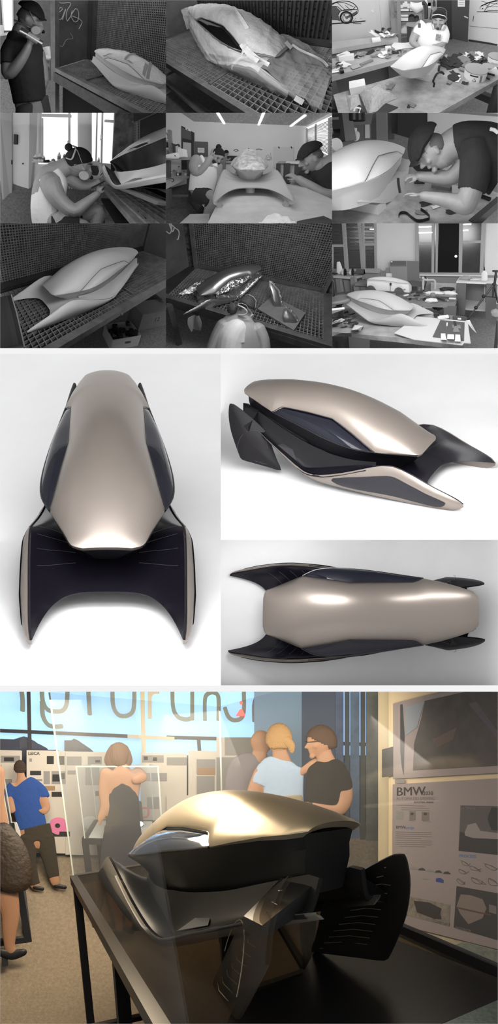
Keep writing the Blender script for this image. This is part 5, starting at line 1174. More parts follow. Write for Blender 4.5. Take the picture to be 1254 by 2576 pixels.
MB().slab([ga(130, 222, 4.6), ga(190, 228, 5.1), ga(190, 345, 5.1), ga(130, 345, 4.6)], (0.02, .0, 0)).build('glimpsed_room', mat('corridor_pale', .5, .8), o); MB().slab([ga(123, 112, 4.55), ga(190, 145, 5.1), ga(190, 205, 5.1), ga(123, 190, 4.55)], (.02, 0, 0)).build('transom_panel', mat('transom', .09, .6), o)
o = MB().slab([ga(213, 216, 5.4), ga(318, 220, 5.4), ga(318, 345, 5.4), ga(213, 345, 5.4)], (.05, 0, 0)).build('door_2', mat('door_leaf', .10, .6)); struct(o, 'open grey door leaf with a paper notice')
MB().slab([ga(240, 263, 5.3), ga(290, 266, 5.3), ga(290, 301, 5.3), ga(240, 299, 5.3)], (.01, 0, 0)).build('notice', GM['paper'], o); [MB().slab([ga(246, v, 5.28), ga(284, v + 2, 5.28), ga(284, v + 4, 5.28), ga(246, v + 2, 5.28)], (.005, 0, 0)).build('printed_line', GM['grey'], o) for v in (271, 278, 285)]
t = thing('exit_sign', 'small white exit sign above the doorway', 'sign', ga(170, 125, 4.4)); MB().slab([ga(152, 112, 4.4), ga(188, 126, 4.6), ga(188, 142, 4.6), ga(152, 128, 4.4)], (.05, 0, 0)).build('sign_panel', GM['paper'], t); MB().slab([ga(160, 120, 4.36), ga(168, 123, 4.36), ga(168, 132, 4.36), ga(160, 129, 4.36)], (.02, 0, 0)).build('pictogram', GM['grey'], t)
# window with blinds on the right
w1 = MB().slab([ga(1062, 110, 4.4), ga(1254, 20, 2.9), ga(1254, 340, 2.9), ga(1062, 228, 4.4)], (0, .04, 0)).build('window_1', GM['pane']); struct(w1, 'window with drawn slatted blinds at the right')
for u, Z in ((1065, 4.35), (1135, 3.7), (1240, 2.95)): MB().bar(ga(u, 118 - (u - 1062) * .46, Z), ga(u, 228 + (u - 1062) * .5, Z), .09, .06).build('window_frame', mat('frame_pale', .5, .6), w1)
m = MB()
for k in range(24): 
    t_ = k / 24; m.bar(ga(1068, 125 + 105 * t_, 4.3), ga(1254, 52 + 280 * t_, 2.86), .028, .012)
m.build('blind_slats', mat('blind_grey', .22, .6), w1)
# wall drawings and far benches
pn = mat('pencil_line', .42, .8)
for l, strokes in (('pencil sketch of a wheel and fender pinned on the back wall', [[(752, 352), (760, 325), (778, 320), (792, 340), (795, 355), (752, 355)], [(760, 345), (772, 330), (788, 345), (775, 354), (762, 348)], [(790, 300), (795, 350)]]), ('bold flat arc drawn on the back wall above the body', [[(680, 275), (705, 273), (728, 280)]]), ('faint line sketch left of the bold arc', [[(595, 300), (610, 290), (612, 315)], [(625, 265), (628, 290), (650, 292), (650, 310)], [(595, 308), (660, 306)], [(510, 285), (530, 275), (545, 285), (520, 290)]]), ('faint sketches on the pale panel at the right', [[(830, 300), (850, 290), (870, 305), (900, 300)], [(860, 330), (890, 320), (920, 335)], [(935, 300), (945, 340)], [(820, 270), (870, 268), (960, 270)]])):
    t = thing('wall_drawing', l, 'drawing', onx(*strokes[0][0], XB + .03))
    for s_ in strokes: MB().tube([onx(p.x, p.y, XB + .03) for p in crv(s_, 14)], .022 if 'bold' in l else .009, 5).build('drawn_line', GM['black2'] if 'bold' in l or 'wheel' in l else pn, t)
o = thing('sketch_board', 'pale standing panel with sketches at the back right', 'panel', onx(880, 415, XB + .3)); MB().slab([onx(812, 255, XB + .3), onx(965, 258, XB + .3), onx(965, 415, XB + .3), onx(812, 415, XB + .3)], (-.03, 0, 0)).build('panel_sheet', mat('panel_pale', .62, .7), o)
for u in (853, 948): MB().bar(onx(u - 4, 255, XB + .34), onx(u + 4, 268, XB + .34), .05).build('clip', GM['black2'], o)
table('bench by the back wall left of the body', onx(430, 365, XB + 1.4), onx(560, 365, XB + 1.4), onx(548, 356, XB + .5), onx(440, 356, XB + .5), .07, GM['wood'], GM['leg'], legs=(0, 1), lw=.14, H=.95)
table('dark-legged bench below the sketch panel', onx(842, 372, XB + 1.4), onx(1000, 376, XB + 1.4), onx(990, 366, XB + .5), onx(850, 364, XB + .5), .06, GM['wood'], GM['leg'], legs=(0, 1), lw=.16, H=.95)
table('small bench with thick dark legs at the back right', onx(905, 372, XB + 1.8), onx(1015, 380, XB + 1.8), onx(1000, 368, XB + 1.2), onx(910, 364, XB + 1.2), .05, GM['white'], GM['leg'], legs=(0, 1), lw=.2, H=.95)
bag('dark heap of cloth on the far bench left of the body', [(0, 0), (1, 0), (1, 1)], 0, GM['cloth']) if False else tag(MB().ball(tuple(onx(510, 348, XB + 1)), (.3, .75, .16), 14, 10, fn=lambda q: 1 + .25 * nz3(q * 3)).build('cloth_heap', GM['cloth'], None, True), 'dark heap of cloth on the far bench left of the body', 'cloth')
t = thing('person', 'small distant person in grey at the far bench behind the seated man', 'person', onx(440, 470, XB + 1.6)); F = Fig(4.4); mm = MB()
otube(F, mm, spl([(455, 305, 0, 9), (452, 320, 0, 12), (440, 350, 0, 18), (430, 385, 0, 20), (432, 420, 0, 18)])); otube(F, mm, [(442, 348, 0, 11), (455, 350, 0, 9), (470, 355, 0, 8), (485, 345, 0, 7)]); HH = Head(F, (455, 300, 0), 42, yaw=-80, pitch=30); HH.face(mm); remesh(mm, .012).build('body', GM['grey'], t, True, ang=180); HH.hair(t, GM['hair'], front=.1)
# left bench with bottle and clutter
hb = -.17
t = table('worn bench at the left with a bottle and tools', g(-30, 570, hb), g(175, 478, hb), g(150, 400, hb), g(-200, 400, hb), .04, GM['wood'], GM['leg'], legs=(1,), H=.78, lw=.06)
p = g(20, 560, hb); MB().bar(p - V3((0, 0, .03)), p - V3((0, 0, .30)), .05).build('leg', GM['leg'], t); MB().bar(g(20, 625, -.35), g(170, 625, -.35), .03).build('cross_rail', GM['leg'], t)
c = g(98, 478, hb); k = .9; t = thing('bottle', 'tall clear bottle with a dark label on the left bench', 'bottle', c)
MB().lathe([(0, 0), (.052, 0), (.056, .02), (.055, .115), (.048, .16), (.028, .215), (.018, .235), (.018, .25), (0, .25)], 24, c=c).build('bottle_body', mat('bottle_clear', .30, .15), t, True); MB().lathe([(.057, .02), (.0575, .022), (.0575, .10), (.057, .102)], 24, c=c).build('label', GM['dark'], t, True); MB().lathe([(0, .248), (.024, .248), (.024, .272), (0, .272)], 16, c=c).build('bottle_cap', GM['dark'], t, True)
MB().patch(lambda a, b: c + V3((.058 * cos(-.3 + a * .8), .058 * sin(-.3 + a * .8), .035 + .05 * b)), 6, 3, .001).build('label_box', GM['paper'], t)
for i, (u, v, r, hh, m) in enumerate(((20, 480, .04, .05, 'metal'), (35, 455, .045, .04, 'white'), (60, 440, .04, .06, 'grey'), (150, 470, .035, .06, 'paper'), (135, 445, .03, .05, 'card'), (165, 452, .03, .05, 'white'), (10, 440, .05, .06, 'grey'))):
    c = g(u, v, hb); tag(MB().lathe([(0, 0), (r, 0), (r, hh), (r * .9, hh), (0, hh * .95)], 16, c=c).build('small_pot', GM[m], None, True, ang=40), ['shiny pot at the left edge of the bench', 'white pot behind the shiny pot', 'grey pot left of the bottle', 'pale pot right of the bottle', 'brown pot behind the bottle on its right', 'white pot at the right end of the left bench', 'grey pot at the frame edge behind the shiny pot'][i], 'pot')
tubeobj('thin dark cable curling on the left bench', [g(0, 500, hb + .01), g(45, 495, hb + .01), g(60, 510, hb + .01), g(45, 520, hb + .01)], .005, GM['black2'])
t = thing('shelf_rack', 'grey metal rack with stored parts at the far left', 'shelf', ga(20, 340, 1.9))
MB().bar(ga(28, 130, 1.9), ga(40, 345, 1.9), .05).build('post', GM['grey'], t)
for v in (145, 205, 270): MB().slab([ga(-20, v, 1.8), ga(40, v + 6, 1.9), ga(40, v + 12, 2.3), ga(-20, v + 8, 2.3)], (0, 0, -.03)).build('shelf_board', GM['grey'], t)
for i, (u, v, w_, h_, m) in enumerate(((5, 195, 34, 40, 'white'), (8, 262, 40, 36, 'dark'), (8, 320, 50, 40, 'grey'))): tag(MB().slab([ga(u - w_ / 2, v, 2.0), ga(u + w_ / 2, v, 2.0), ga(u + w_ / 2, v - h_, 2.0), ga(u - w_ / 2, v - h_, 2.0)], (.15, 0, 0)).build('storage_box', GM[m]), ['white box on the rack at the far left, upper', 'dark box on the rack at the far left, middle', 'grey box on the rack at the far left, lower'][i], 'box')
tag(MB().tube([ga(0, 330, 1.6), ga(60, 325, 1.6), ga(85, 322, 1.65)], [.03, .05, .055], 16).build('cardboard_tube', GM['paper'], None, True), 'pale tube lying above the bench at the far left', 'tube'); tag(MB().tube([ga(85, 322, 1.63), ga(60, 325, 1.58)], .02, 12).build('tube_core', GM['black2'], None, True), 'dark core showing in the end of the pale tube', 'tube')
t = thing('clamp_lamp', 'black jointed clamp lamp above the left bench', 'lamp', ga(70, 300, 1.7)); tubeobj('', [ga(60, 235, 1.7), ga(62, 300, 1.7)], .02, GM['black2'], 'arm', par=t); tubeobj('', [ga(45, 230, 1.7), ga(65, 245, 1.7), ga(95, 240, 1.7), ga(100, 255, 1.7)], .014, GM['black2'], 'arm', par=t)
table('far worktop strip behind the left bench', ga(0, 348, 2.2), ga(190, 345, 2.6), ga(190, 338, 3.2), ga(0, 338, 3.0), .03, GM['wood'], GM['leg'], legs=(0, 1), lw=.08)
t = thing('glued_carton', 'pale tilted carton behind the bottle', 'box', ga(110, 335, 1.9)); MB().slab([ga(92, 335, 1.9), ga(132, 330, 1.9), ga(122, 270, 1.9), ga(88, 262, 1.9)], (-.15, 0, 0)).build('box_body', GM['paper'], t)
# front table
poly = [g(230, 1000, h), g(420, 620, h), g(700, 520, h), g(1010, 545, h), g(1600, 800, h), g(1500, 1000, h)]
t = thing('workbench', 'pale sheet-covered bench under the white body seen nose-on', 'table', g(800, 700, h)); MB().slab(poly, (0, 0, -.012)).build('table_top', mat('sheet_top', .52, .7, var=.15, vscale=2), t)
MB().slab([g(60, 870, h - .10), g(310, 900, h - .10), g(330, 760, h - .10), g(180, 765, h - .10)], (0, 0, -.03)).build('lower_shelf', GM['wood'], t)
tag(MB().patch(lambda a, b: g(700 + 290 * a, 850 - 75 * sin(PI * min(1, a * 1.1)) * b, h) + V3((0, 0, .008 + .015 * nz3(V3((a * 6, b * 6, 1))))), 16, 8, .002).build('crumpled_sheet', GM['paper'], None, True), 'crumpled white sheet at the bottom of the nose-on bench', 'paper')
tag(MB().slab([g(990, 838, h + .004), g(1190, 796, h + .004), g(1300, 850, h + .004), g(1000, 900, h + .004)], (0, 0, .01)).build('tray', GM['dark']), 'dark flat tray at the bottom right of the nose-on bench', 'tray')
tag(MB().lathe([(0, 0), (.035, 0), (.035, .10), (0, .10)], 20, c=V3((.70, 0, h - .03))).build('support_can', MATS['foam_pale'], None, True), 'round pale support under the centre of the white body', 'support')
P5 = {k: (v if k in ('seam', 'trim', 'line') else mat('primer_mid', .42, .5)) for k, v in PRIM.items()}; P5['shell'] = mat('taped_shell', .62, .4, var=.45, vscale=9, bump=.5, bscale=20, col2=.3)
vehicle('white body seen nose-on with masked roof between the two men', P5, fins=False)
for sx in (1, -1): tag(MB().hexa([V3((.93, sx * .165, -.012)), V3((.955, sx * .165, -.012)), V3((.955, sx * .185, -.012)), V3((.93, sx * .185, -.012))], [V3((.93, sx * .15, h)), V3((.96, sx * .15, h)), V3((.96, sx * .17, h)), V3((.93, sx * .17, h))]).build('tip_prop', GM['film']), 'small clear prop under the %s front tip of the white body' % ('right-hand' if sx > 0 else 'left-hand'), 'prop')
# men
F = Fig(1.45)
HL_ = Head(F, (392, 322, -10), 128, yaw=-28, pitch=34, roll=14)
def bd(m):
    otube(F, m, spl([(370, 350, 10, 32), (330, 370, 20, 46), (290, 410, 10, 95, 60), (280, 500, 10, 92, 66), (270, 600, 0, 90, 70)]))
    otube(F, m, spl([(228, 352, 0, 44), (212, 410, -20, 42), (240, 455, -40, 34), (290, 410, -40, 32), (338, 335, -30, 23)]))
    otube(F, m, spl([(395, 400, 20, 34), (398, 470, 20, 30), (385, 540, 10, 26)])); hand(F, m, (340, 330, -30), (.15, -1, -.1), (1, 0, .3), 78, .4, 1)
    otube(F, m, spl([(250, 640, 0, 70), (330, 640, -60, 62), (370, 680, -90, 52), (330, 730, -80, 44), (310, 800, -70, 34)]))
    HL_.face(m)
p = person('bearded man in white tank top seated at left with a hand on his head', F, bd, GM['skin'], (280, 700, 0), .006)
cloth('tank_top', F, [[(300, 398, 8, 88, 66), (285, 480, 10, 104, 78), (265, 600, 0, 98, 80)], [(262, 322, 12, 12, 40), (300, 400, 5, 30, 66)], [(385, 372, 12, 14, 34), (365, 410, 5, 30, 60)]], GM['shirtw'], p, .007)
cloth('shorts', F, [[(245, 600, 0, 92, 80), (300, 640, -40, 80, 72), (350, 680, -80, 62, 58)], [(220, 640, 20, 60, 60), (290, 720, -40, 62, 56)]], GM['cloth'], p, .008)
MB().tube([F.m((290, 712, -105)), F.m((276, 694, -100)), F.m((296, 682, -104)), F.m((286, 700, -106))], .004, 6).build('shorts_emblem', GM['paper'], p)
HL_.hair(p, GM['hair'], front=.42, back=-.35, vol=1.06); HL_.details(p, GM['eye'], GM['brow'], beard=mat('beard_dark', .03, .9))
otube(F, MB(), spl([(388, 262, 0, 14), (398, 252, 0, 18), (412, 258, 0, 10)])).build('hair_bun', GM['hair'], p, True)
F = Fig(.98)
HR_ = Head(F, (1100, 345, 0), 215, yaw=70, pitch=20, roll=0)
def bd(m):
    otube(F, m, spl([(1155, 400, 10, 60, 60), (1190, 400, 20, 70, 65), (1260, 430, 20, 140, 90), (1400, 600, 20, 150, 100)]))
    otube(F, m, spl([(1320, 640, -60, 70), (1200, 620, -80, 52), (1100, 560, -60, 42), (1000, 500, -30, 32)])); hand(F, m, (1000, 498, -25), (-1, -.55, .3), (0, .8, .4), 120, .55, -1)
    otube(F, m, spl([(1080, 500, 60, 50), (1000, 545, 60, 36), (960, 548, 50, 30)]))
    HR_.face(m)
p = person('man in dark flat cap and dark t-shirt at right looking along the white body', F, bd, GM['skin'], (1200, 700, 0), .005)
cloth('t_shirt', F, [[(1215, 395, 25, 80, 80), (1250, 440, 20, 150, 110), (1330, 560, 20, 170, 120)], [(1060, 440, 50, 60, 60), (1070, 500, 60, 68, 60), (1090, 560, 50, 64, 60)], [(1120, 420, 50, 60), (1200, 470, 40, 110)]], GM['shirtd'], p, .007)
HR_.details(p, GM['eye'], GM['brow'], True); HR_.hair(p, mat('shaved_hair', .12, .8), front=.22, back=-.2, vol=1.01); HR_.cap(p, GM['cap'])
# ------------------------------------------------------------------ set: evening workshop with two vehicle bodies
boxwalls('p9', 4.6, LP)
S = None; mkset('p9', Zs=2.1, Zn=1.15); h9 = -.02; FZ = -.85
struct(MB().box((1, 2, FZ), (16, 16, .02)).build('floor', MATS['workshop_floor']))
# back wall plane
Zw = 5.2
def bw(u, v, dz=0): return ga(u, v, Zw - dz)
wd = (bw(1000, 300) - bw(200, 300)); 
struct(MB().slab([bw(-80, -80), bw(1330, -80), bw(1330, 640), bw(-80, 640)], S.R.transposed() @ V3((0, 0, -.05))).build('wall_back', GM['wall']))
struct(MB().slab([bw(-80, 372, .05), bw(1254, 392, .05), bw(1254, 470, .05), bw(-80, 620, .05)], S.R.transposed() @ V3((0, 0, -.03))).build('wall_lower', mat('wall_lower_grey', .28, .8)))
tw = S.R.transposed(); back = lambda d_: tw @ V3((0, 0, -d_))
nite = mat('night_pane', .02, .12, var=.5, vscale=1.5, col2=.005); frm = mat('window_frame_grey', .36, .5); blind = mat('roller_slats', .045, .6)
def window(n, label, u0, v0, u1, v1, mull, m=nite):
    w = MB().slab([bw(u0, v0, .10), bw(u1, v0, .10), bw(u1, v1, .10), bw(u0, v1, .10)], back(.02)).build('window_%d' % n, m); struct(w, label)
    for a, b, c, d_, wd_ in mull: MB().bar(bw(a, b, .16), bw(c, d_, .16), wd_ / 3 * Zw / S.f, .06).build('window_frame', frm, w)
    return w
w1 = window(1, 'dark blinded window at the left with pale frames', -20, -20, 330, 348, [(0, 170, 0, 350, 14), (88, -20, 112, 348, 24), (205, -20, 235, 348, 22), (235, -20, 245, 348, 12), (325, -20, 332, 345, 14), (-20, 168, 100, 168, 14), (235, 160, 330, 158, 14), (-20, 352, 335, 352, 18)])
m = MB()
for k in range(34): v = -10 + k * 10.5; m.slab([bw(0, v, .13), bw(322, v, .13), bw(322, v + 6, .13), bw(0, v + 6, .13)], back(.02))
m.build('blind_slats', blind, w1)
w2 = window(2, 'wide night window with one sash open, centre', 640, -20, 1150, 380, [(645, -20, 645, 385, 22), (650, 152, 760, 152, 16), (765, -20, 762, 388, 18), (795, -20, 790, 385, 14), (970, -20, 965, 375, 16), (985, 140, 1140, 138, 20), (1145, -20, 1128, 385, 26), (640, 380, 1140, 382, 22), (985, -20, 975, 375, 12)])
MB().slab([bw(806, -20, .14), bw(965, -20, .14), bw(955, 366, .14), bw(800, 366, .14)], back(.01)).build('open_night', mat('night_dark', .004, .9), w2)
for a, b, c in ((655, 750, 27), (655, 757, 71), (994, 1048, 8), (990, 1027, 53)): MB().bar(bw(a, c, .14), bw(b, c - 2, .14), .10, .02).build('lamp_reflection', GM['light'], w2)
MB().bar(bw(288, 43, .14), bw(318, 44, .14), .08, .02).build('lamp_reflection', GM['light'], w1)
MB().slab([bw(806, 200, .15), bw(860, 205, .15), bw(957, 225, .15), bw(955, 366, .15), bw(800, 366, .15)], back(.002)).build('hill_line', mat('night_hill', .0015, .9), w2); MB().ball(tuple(bw(936, 248, .17)), .03, 8, 6).build('distant_lamp', GM['light'], w2)
struct(MB().slab([bw(628, 385, .3), bw(1145, 390, .3), bw(1145, 402, .3), bw(628, 395, .3)], back(.2)).build('trim_1', GM['wall']))
# radiator, fridge, boxes
t = thing('radiator', 'white ribbed radiator under the centre window', 'radiator', bw(850, 560)); MB().slab([bw(745, 445, .25), bw(965, 455, .25), bw(965, 560, .25), bw(745, 560, .25)], back(.06)).build('radiator_body', mat('radiator_white', .5, .5), t)
m = MB(); [m.bar(bw(752 + k * 9, 452, .3), bw(752 + k * 9, 556, .3), .03, .03) for k in range(24)]; m.build('radiator_ribs', MATS['radiator_white'], t)
Zc = 4.6
t = thing('oven_cabinet', 'grey metal cabinet with a dark control strip by the back wall', 'cabinet', ga(510, 430, Zc)); fr_ = [ga(438, 282, Zc), ga(565, 282, Zc), ga(570, 440, Zc), ga(440, 440, Zc)]
MB().hexa(fr_, [p + back(.3) + tw @ V3((.28, .02, 0)) for p in fr_]).build('cabinet_body', mat('cabinet_grey', .17, .45, .3), t); MB().slab([ga(440, 283, Zc - .02), ga(560, 283, Zc - .02), ga(560, 314, Zc - .02), ga(440, 314, Zc - .02)], back(.01)).build('control_strip', GM['black2'], t); MB().slab([ga(441, 318, Zc - .02), ga(560, 318, Zc - .02), ga(564, 322, Zc - .02), ga(441, 322, Zc - .02)], back(.01)).build('door_gap', GM['dark'], t); MB().slab([ga(443, 286, Zc - .04), ga(456, 286, Zc - .04), ga(456, 293, Zc - .04), ga(443, 293, Zc - .04)], back(.01)).build('badge', GM['paper'], t)
for u0, v0, u1, v1, Z, m, l in ((252, 345, 350, 425, 4.3, 'card', 'large open carton on the low table at the left'), (352, 358, 405, 405, 4.5, 'card', 'smaller carton right of the large open carton'), (182, 345, 240, 380, 4.4, 'black2', 'black case on the left bench beside the carton'), (405, 335, 430, 375, 4.5, 'grey', 'grey upright box beside the oven cabinet'), (408, 376, 440, 402, 4.45, 'paper', 'white packet beside the oven cabinet')):
    q = [ga(u0, v0, Z), ga(u1, v0, Z), ga(u1, v1, Z), ga(u0, v1, Z)]; t = thing('carton' if m == 'card' else 'case', l, 'box', ga((u0 + u1) / 2, v1, Z)); MB().hexa(q, [p + back(.25) + tw @ V3((.03, 0, 0)) for p in q]).build('box_body', GM[m], t)
    if 'large' in l: MB().slab([ga(246, 340, Z - .03), ga(340, 340, Z - .03), ga(345, 375, Z - .1), ga(250, 372, Z - .1)], back(.01)).build('box_flap', mat('card_light', .32, .8), t); MB().slab([ga(340, 340, Z - .03), ga(368, 340, Z + .1), ga(366, 368, Z + .1), ga(345, 375, Z - .05)], back(.01)).build('box_flap', MATS['card_light'], t)
# benches
def tb(label, pts, Z0, Z1, legs, m=GM['wood'], th=.04, lm=GM['grey'], lw=.09, bot=None):
    (a, b, c, d_) = pts; A_, B_, C_, D_ = ga(*a, Z0), ga(*b, Z0), ga(*c, Z1), ga(*d_, Z1); t = thing('work_table', label, 'table', lerp(A_, C_, .5) - V3((0, 0, .8)))
    MB().slab([A_, B_, C_, D_], (0, 0, -th)).build('table_top', m, t)
    for (u0, v0, u1, v1, Z) in legs: MB().bar(ga(u0, v0, Z), ga(u1, v1, Z), lw, lw * .7).build('leg', lm, t)
    return t
tb('left bench under the blinded window', [(8, 395), (170, 405), (250, 385), (60, 380)], 3.6, 4.6, [(48, 400, 66, 520, 3.7), (105, 402, 125, 515, 3.8), (162, 405, 172, 530, 3.6), (240, 388, 250, 420, 4.3)])
tb('low side table in front of the cartons', [(170, 452), (290, 458), (330, 430), (215, 425)], 3.3, 4.2, [(185, 458, 192, 510, 3.4), (238, 458, 246, 515, 3.4)], mat('bench_grey', .2, .6))
tb('low dark shelf board at the left behind the main body', [(25, 550), (130, 558), (200, 520), (80, 515)], 2.9, 3.6, [], mat('bench_grey2', .12, .6))
t = tb('tall bench at the right with white top', [(938, 438), (1300, 452), (1330, 415), (965, 402)], 3.7, 4.6, [], GM['white'], .03)
for u0, v0, u1, v1, Z in ((978, 450, 968, 688, 3.7), (1205, 455, 1195, 720, 3.6), (1178, 455, 1175, 600, 4.4), (993, 450, 993, 560, 4.4)): MB().bar(ga(u0, v0, Z), ga(u1, v1, Z), .17 if Z < 4 else .1, .08).build('leg', mat('leg_grey', .11, .5), t)
MB().slab([ga(985, 640, 3.7), ga(1185, 655, 3.7), ga(1180, 595, 4.4), ga(985, 580, 4.4)], (0, 0, -.03)).build('lower_shelf', mat('shelf_pale', .40, .6), t); MB().slab([ga(990, 455, 4.6), ga(1150, 460, 4.6), ga(1150, 590, 4.6), ga(990, 575, 4.6)], back(.02)).build('back_panel', mat('panel_grey', .2, .6), t)
t = tb('middle bench carrying the second car body and tools', [(420, 590), (928, 612), (945, 560), (480, 520)], 2.75, 3.6, [(895, 620, 892, 690, 2.8), (640, 610, 640, 640, 3.0)], mat('bench_mid', .24, .6, var=.2), .05, MATS['leg_grey'], .16)
tb('far bench with cables beside the cabinet', [(560, 470), (655, 478), (690, 440), (600, 430)], 3.9, 4.7, [(655, 478, 650, 505, 4.0)], mat('bench_far', .15, .6))
tag(MB().slab([ga(585, 505, 3.9), ga(645, 505, 3.9), ga(645, 475, 3.9), ga(585, 475, 3.9)], back(.2)).build('toolbox', GM['dark']), 'dark toolbox under the far bench', 'box')
# second car body
t = thing('car_body_model', 'white one-box car body model standing on the middle bench', 'car model', ga(420, 520, 3.0)); CW = mat('car_white', .66, .45)
Zb = 3.0
prof = [(265, 430, .42), (268, 420, .6), (300, 408, .8), (350, 402, .9), (420, 402, .95), (480, 412, .9), (540, 428, .8), (572, 442, .6), (583, 462, .5)]
cs = crv([(u, v, 0) for u, v, _ in prof], 32)
def low(u): return 500 + 22 * (u - 265) / 318
rings = []
for k, p in enumerate(cs):
    u, v = p.x, p.y; wd_ = 70 * (.62 + .38 * sin(PI * min(1, max(0, (u - 262) / 325))) ** .5); lo = low(u); mid = v + (lo - v) * .30; arch = 0
    for c_, r_ in ((292, 36), (505, 36)):
        if abs(u - c_) < r_: arch = max(arch, (r_ ** 2 - (u - c_) ** 2) ** .5)
    lo2 = lo - arch * .95
    R1 = [(u, v, wd_ * .6), (u, v + 4, 8 + wd_ * .05), (u, mid - 4, -6), (u, mid + 6, -14), (u, max(mid + 8, lo2 - 12), -14), (u, max(mid + 9, lo2), -10), (u + 6, max(mid + 9, lo2), 40), (u + 18, lo - 14, wd_ * 1.9), (u + 18, mid - 8, wd_ * 2), (u + 8, v + 1, wd_ * 1.6)]
    rings.append([ga(a, b, Zb + c_ / 3 * Zb / S.f) for a, b, c_ in R1])
MB().loft(rings, True).build('body_shell', CW, t, True, ang=35)
MB().bar(ga(442, 448, Zb - .06), ga(444, 468, Zb - .06), .02).build('strap_clip', GM['black2'], t); MB().tube([ga(443, 468, Zb - .06), ga(440, 510, Zb - .05)], .004, 6).build('cord', GM['grey'], t)
MB().patch(lambda a, b: ga(535 + 47 * a, 498 - 10 * a + 8 * b, Zb - .05 + .06 * a), 4, 2, .004).build('grille_strip', GM['grey'], t); MB().tube([ga(268, 424, Zb - .04), ga(400, 432, Zb - .09), ga(500, 448, Zb - .09), ga(578, 452, Zb - .03)], .003, 5).build('shoulder_line', GM['grey'], t)
tag(MB().slab([ga(365, 520, 2.95), ga(480, 528, 2.95), ga(480, 545, 2.95), ga(365, 535, 2.95)], back(.2)).build('support_plank', GM['card']), 'wooden plank under the white car body', 'plank')
# clutter middle bench
def lump(label, u, v, Z, w_, h_, m, seed=0, cat='bundle', nm='cloth_bundle'):
    c = ga(u, v - h_ / 2, Z); s_ = Z / S.f / 3
    b = MB().ball((0, 0, 0), (1, 1, 1), 18, 12); vs = []
    for q in b.v:
        k = 1 + .35 * nz3(q * 2.2 + V3((seed, 0, 0))) + .12 * nz3(q * 6); cc = V3((q.x * w_ / 2 * s_, q.z * h_ / 2 * s_, -q.y * w_ / 3 * s_)) * k; vs.append(c + tw @ cc)
    return tag(MB().add(vs, b.f).build(nm, m, None, True, ang=60), label, cat)
lump('white crumpled cloth in the middle of the middle bench', 770, 545, 3.1, 150, 34, GM['paper'], 1); lump('bright white rag pile at the right end of the middle bench', 885, 545, 3.2, 110, 34, mat('rag_white', .8, .9), 2); lump('grey glove-like lump in front of the white cloth', 762, 562, 2.95, 45, 40, GM['grey'], 3); lump('dark bag behind the rag pile', 870, 510, 3.5, 120, 30, GM['dark'], 4); lump('white papers hanging over the edge of the middle bench', 752, 600, 2.8, 95, 36, GM['paper'], 6, 'paper', 'paper_bundle')
for i, (u, v, w_, m) in enumerate(((600, 560, 60, 'card'), (640, 548, 50, 'dark'), (680, 560, 60, 'grey'), (560, 545, 40, 'paper'), (620, 535, 50, 'grey'), (700, 575, 50, 'dark'), (590, 575, 50, 'dark'), (650, 570, 50, 'card'), (820, 575, 90, 'dark'), (860, 585, 40, 'metal'), (910, 570, 50, 'paper'), (660, 525, 50, 'dark'))):
    c = ga(u, v, 2.95); s_ = 2.95 / S.f / 3; tag(MB().box((c.x, c.y, c.z + .008), (w_ * s_, .03, .016), .3 * i).build('hand_tool', GM[m]), 'hand tool lying among the clutter on the middle bench', 'tool', 'hand tools on the middle bench')
tag(MB().tube(crv([ga(688, 500, 3.8), ga(690, 430, 3.8), ga(720, 428, 3.8), ga(775, 432, 3.8), ga(778, 500, 3.8)], 30), .02, 8).build('trolley_handle', mat('pale_pipe', .5, .4), None, True), 'pale bent tube handle standing before the radiator', 'trolley')
tubeobj('grey cable hanging from the wall socket', [ga(700, 400, 4.2), ga(712, 420, 4.1), ga(705, 470, 4.0), ga(690, 510, 3.9)], .012, GM['dark'])
for u, v in ((660, 405), (688, 410), (718, 422)): tag(MB().slab([bw(u - 9, v - 8, .12), bw(u + 9, v - 8, .12), bw(u + 9, v + 8, .12), bw(u - 9, v + 8, .12)], back(.02)).build('wall_socket', GM['white']), {660: 'wall socket furthest left under the centre window', 688: 'wall socket in the middle of three under the window', 718: 'wall socket nearest the radiator'}[u], 'socket')
lump('pale crumpled bag on the tall right bench', 1010, 432, 3.95, 90, 36, mat('bag_grey', .35, .4), 9, 'bag', 'plastic_bag'); lump('flat pale papers beside the bag on the tall right bench', 1080, 432, 3.9, 80, 14, GM['paper'], 10, 'paper', 'paper_bundle')
c = ga(1152, 428, 3.8); t = thing('glue_bottle', 'small white bottle with a dark tip on the tall right bench', 'bottle', c); MB().lathe([(0, 0), (.055, 0), (.055, .13), (.02, .18), (0, .18)], 16, c=c).build('bottle_body', GM['white'], t, True); MB().lathe([(0, .18), (.016, .18), (.008, .25), (0, .25)], 12, c=c).build('bottle_tip', GM['dark'], t, True)
for i, (u, v, Z, l) in enumerate(((98, 382, 4.0, 'white paper cone with a black rim on the left bench, left one'), (155, 380, 4.0, 'white paper cone with a black rim on the left bench, right one'))):
    t = thing('paper_cup', l, 'cup', ga(u, v, Z)); MB().tube([ga(u - 22, v - 6, Z), ga(u, v - 9, Z)], [.035, .075], 14).build('cup_body', GM['white'], t, True); MB().tube([ga(u, v - 9, Z), ga(u + 3, v - 9, Z)], [.085, .085], 14).build('cup_rim', GM['black2'], t, True)
lump('dark flat tools at the left end of the left bench', 15, 384, 3.9, 60, 14, GM['dark'], 12, 'tools', 'tool_heap'); c = ga(62, 378, 4.2); tag(MB().lathe([(0, 0), (.07, 0), (.045, .18), (.03, .24), (0, .24)], 16, c=c).build('pale_bottle', GM['paper'], None, True), 'pale bottle on the left bench before the window', 'bottle')
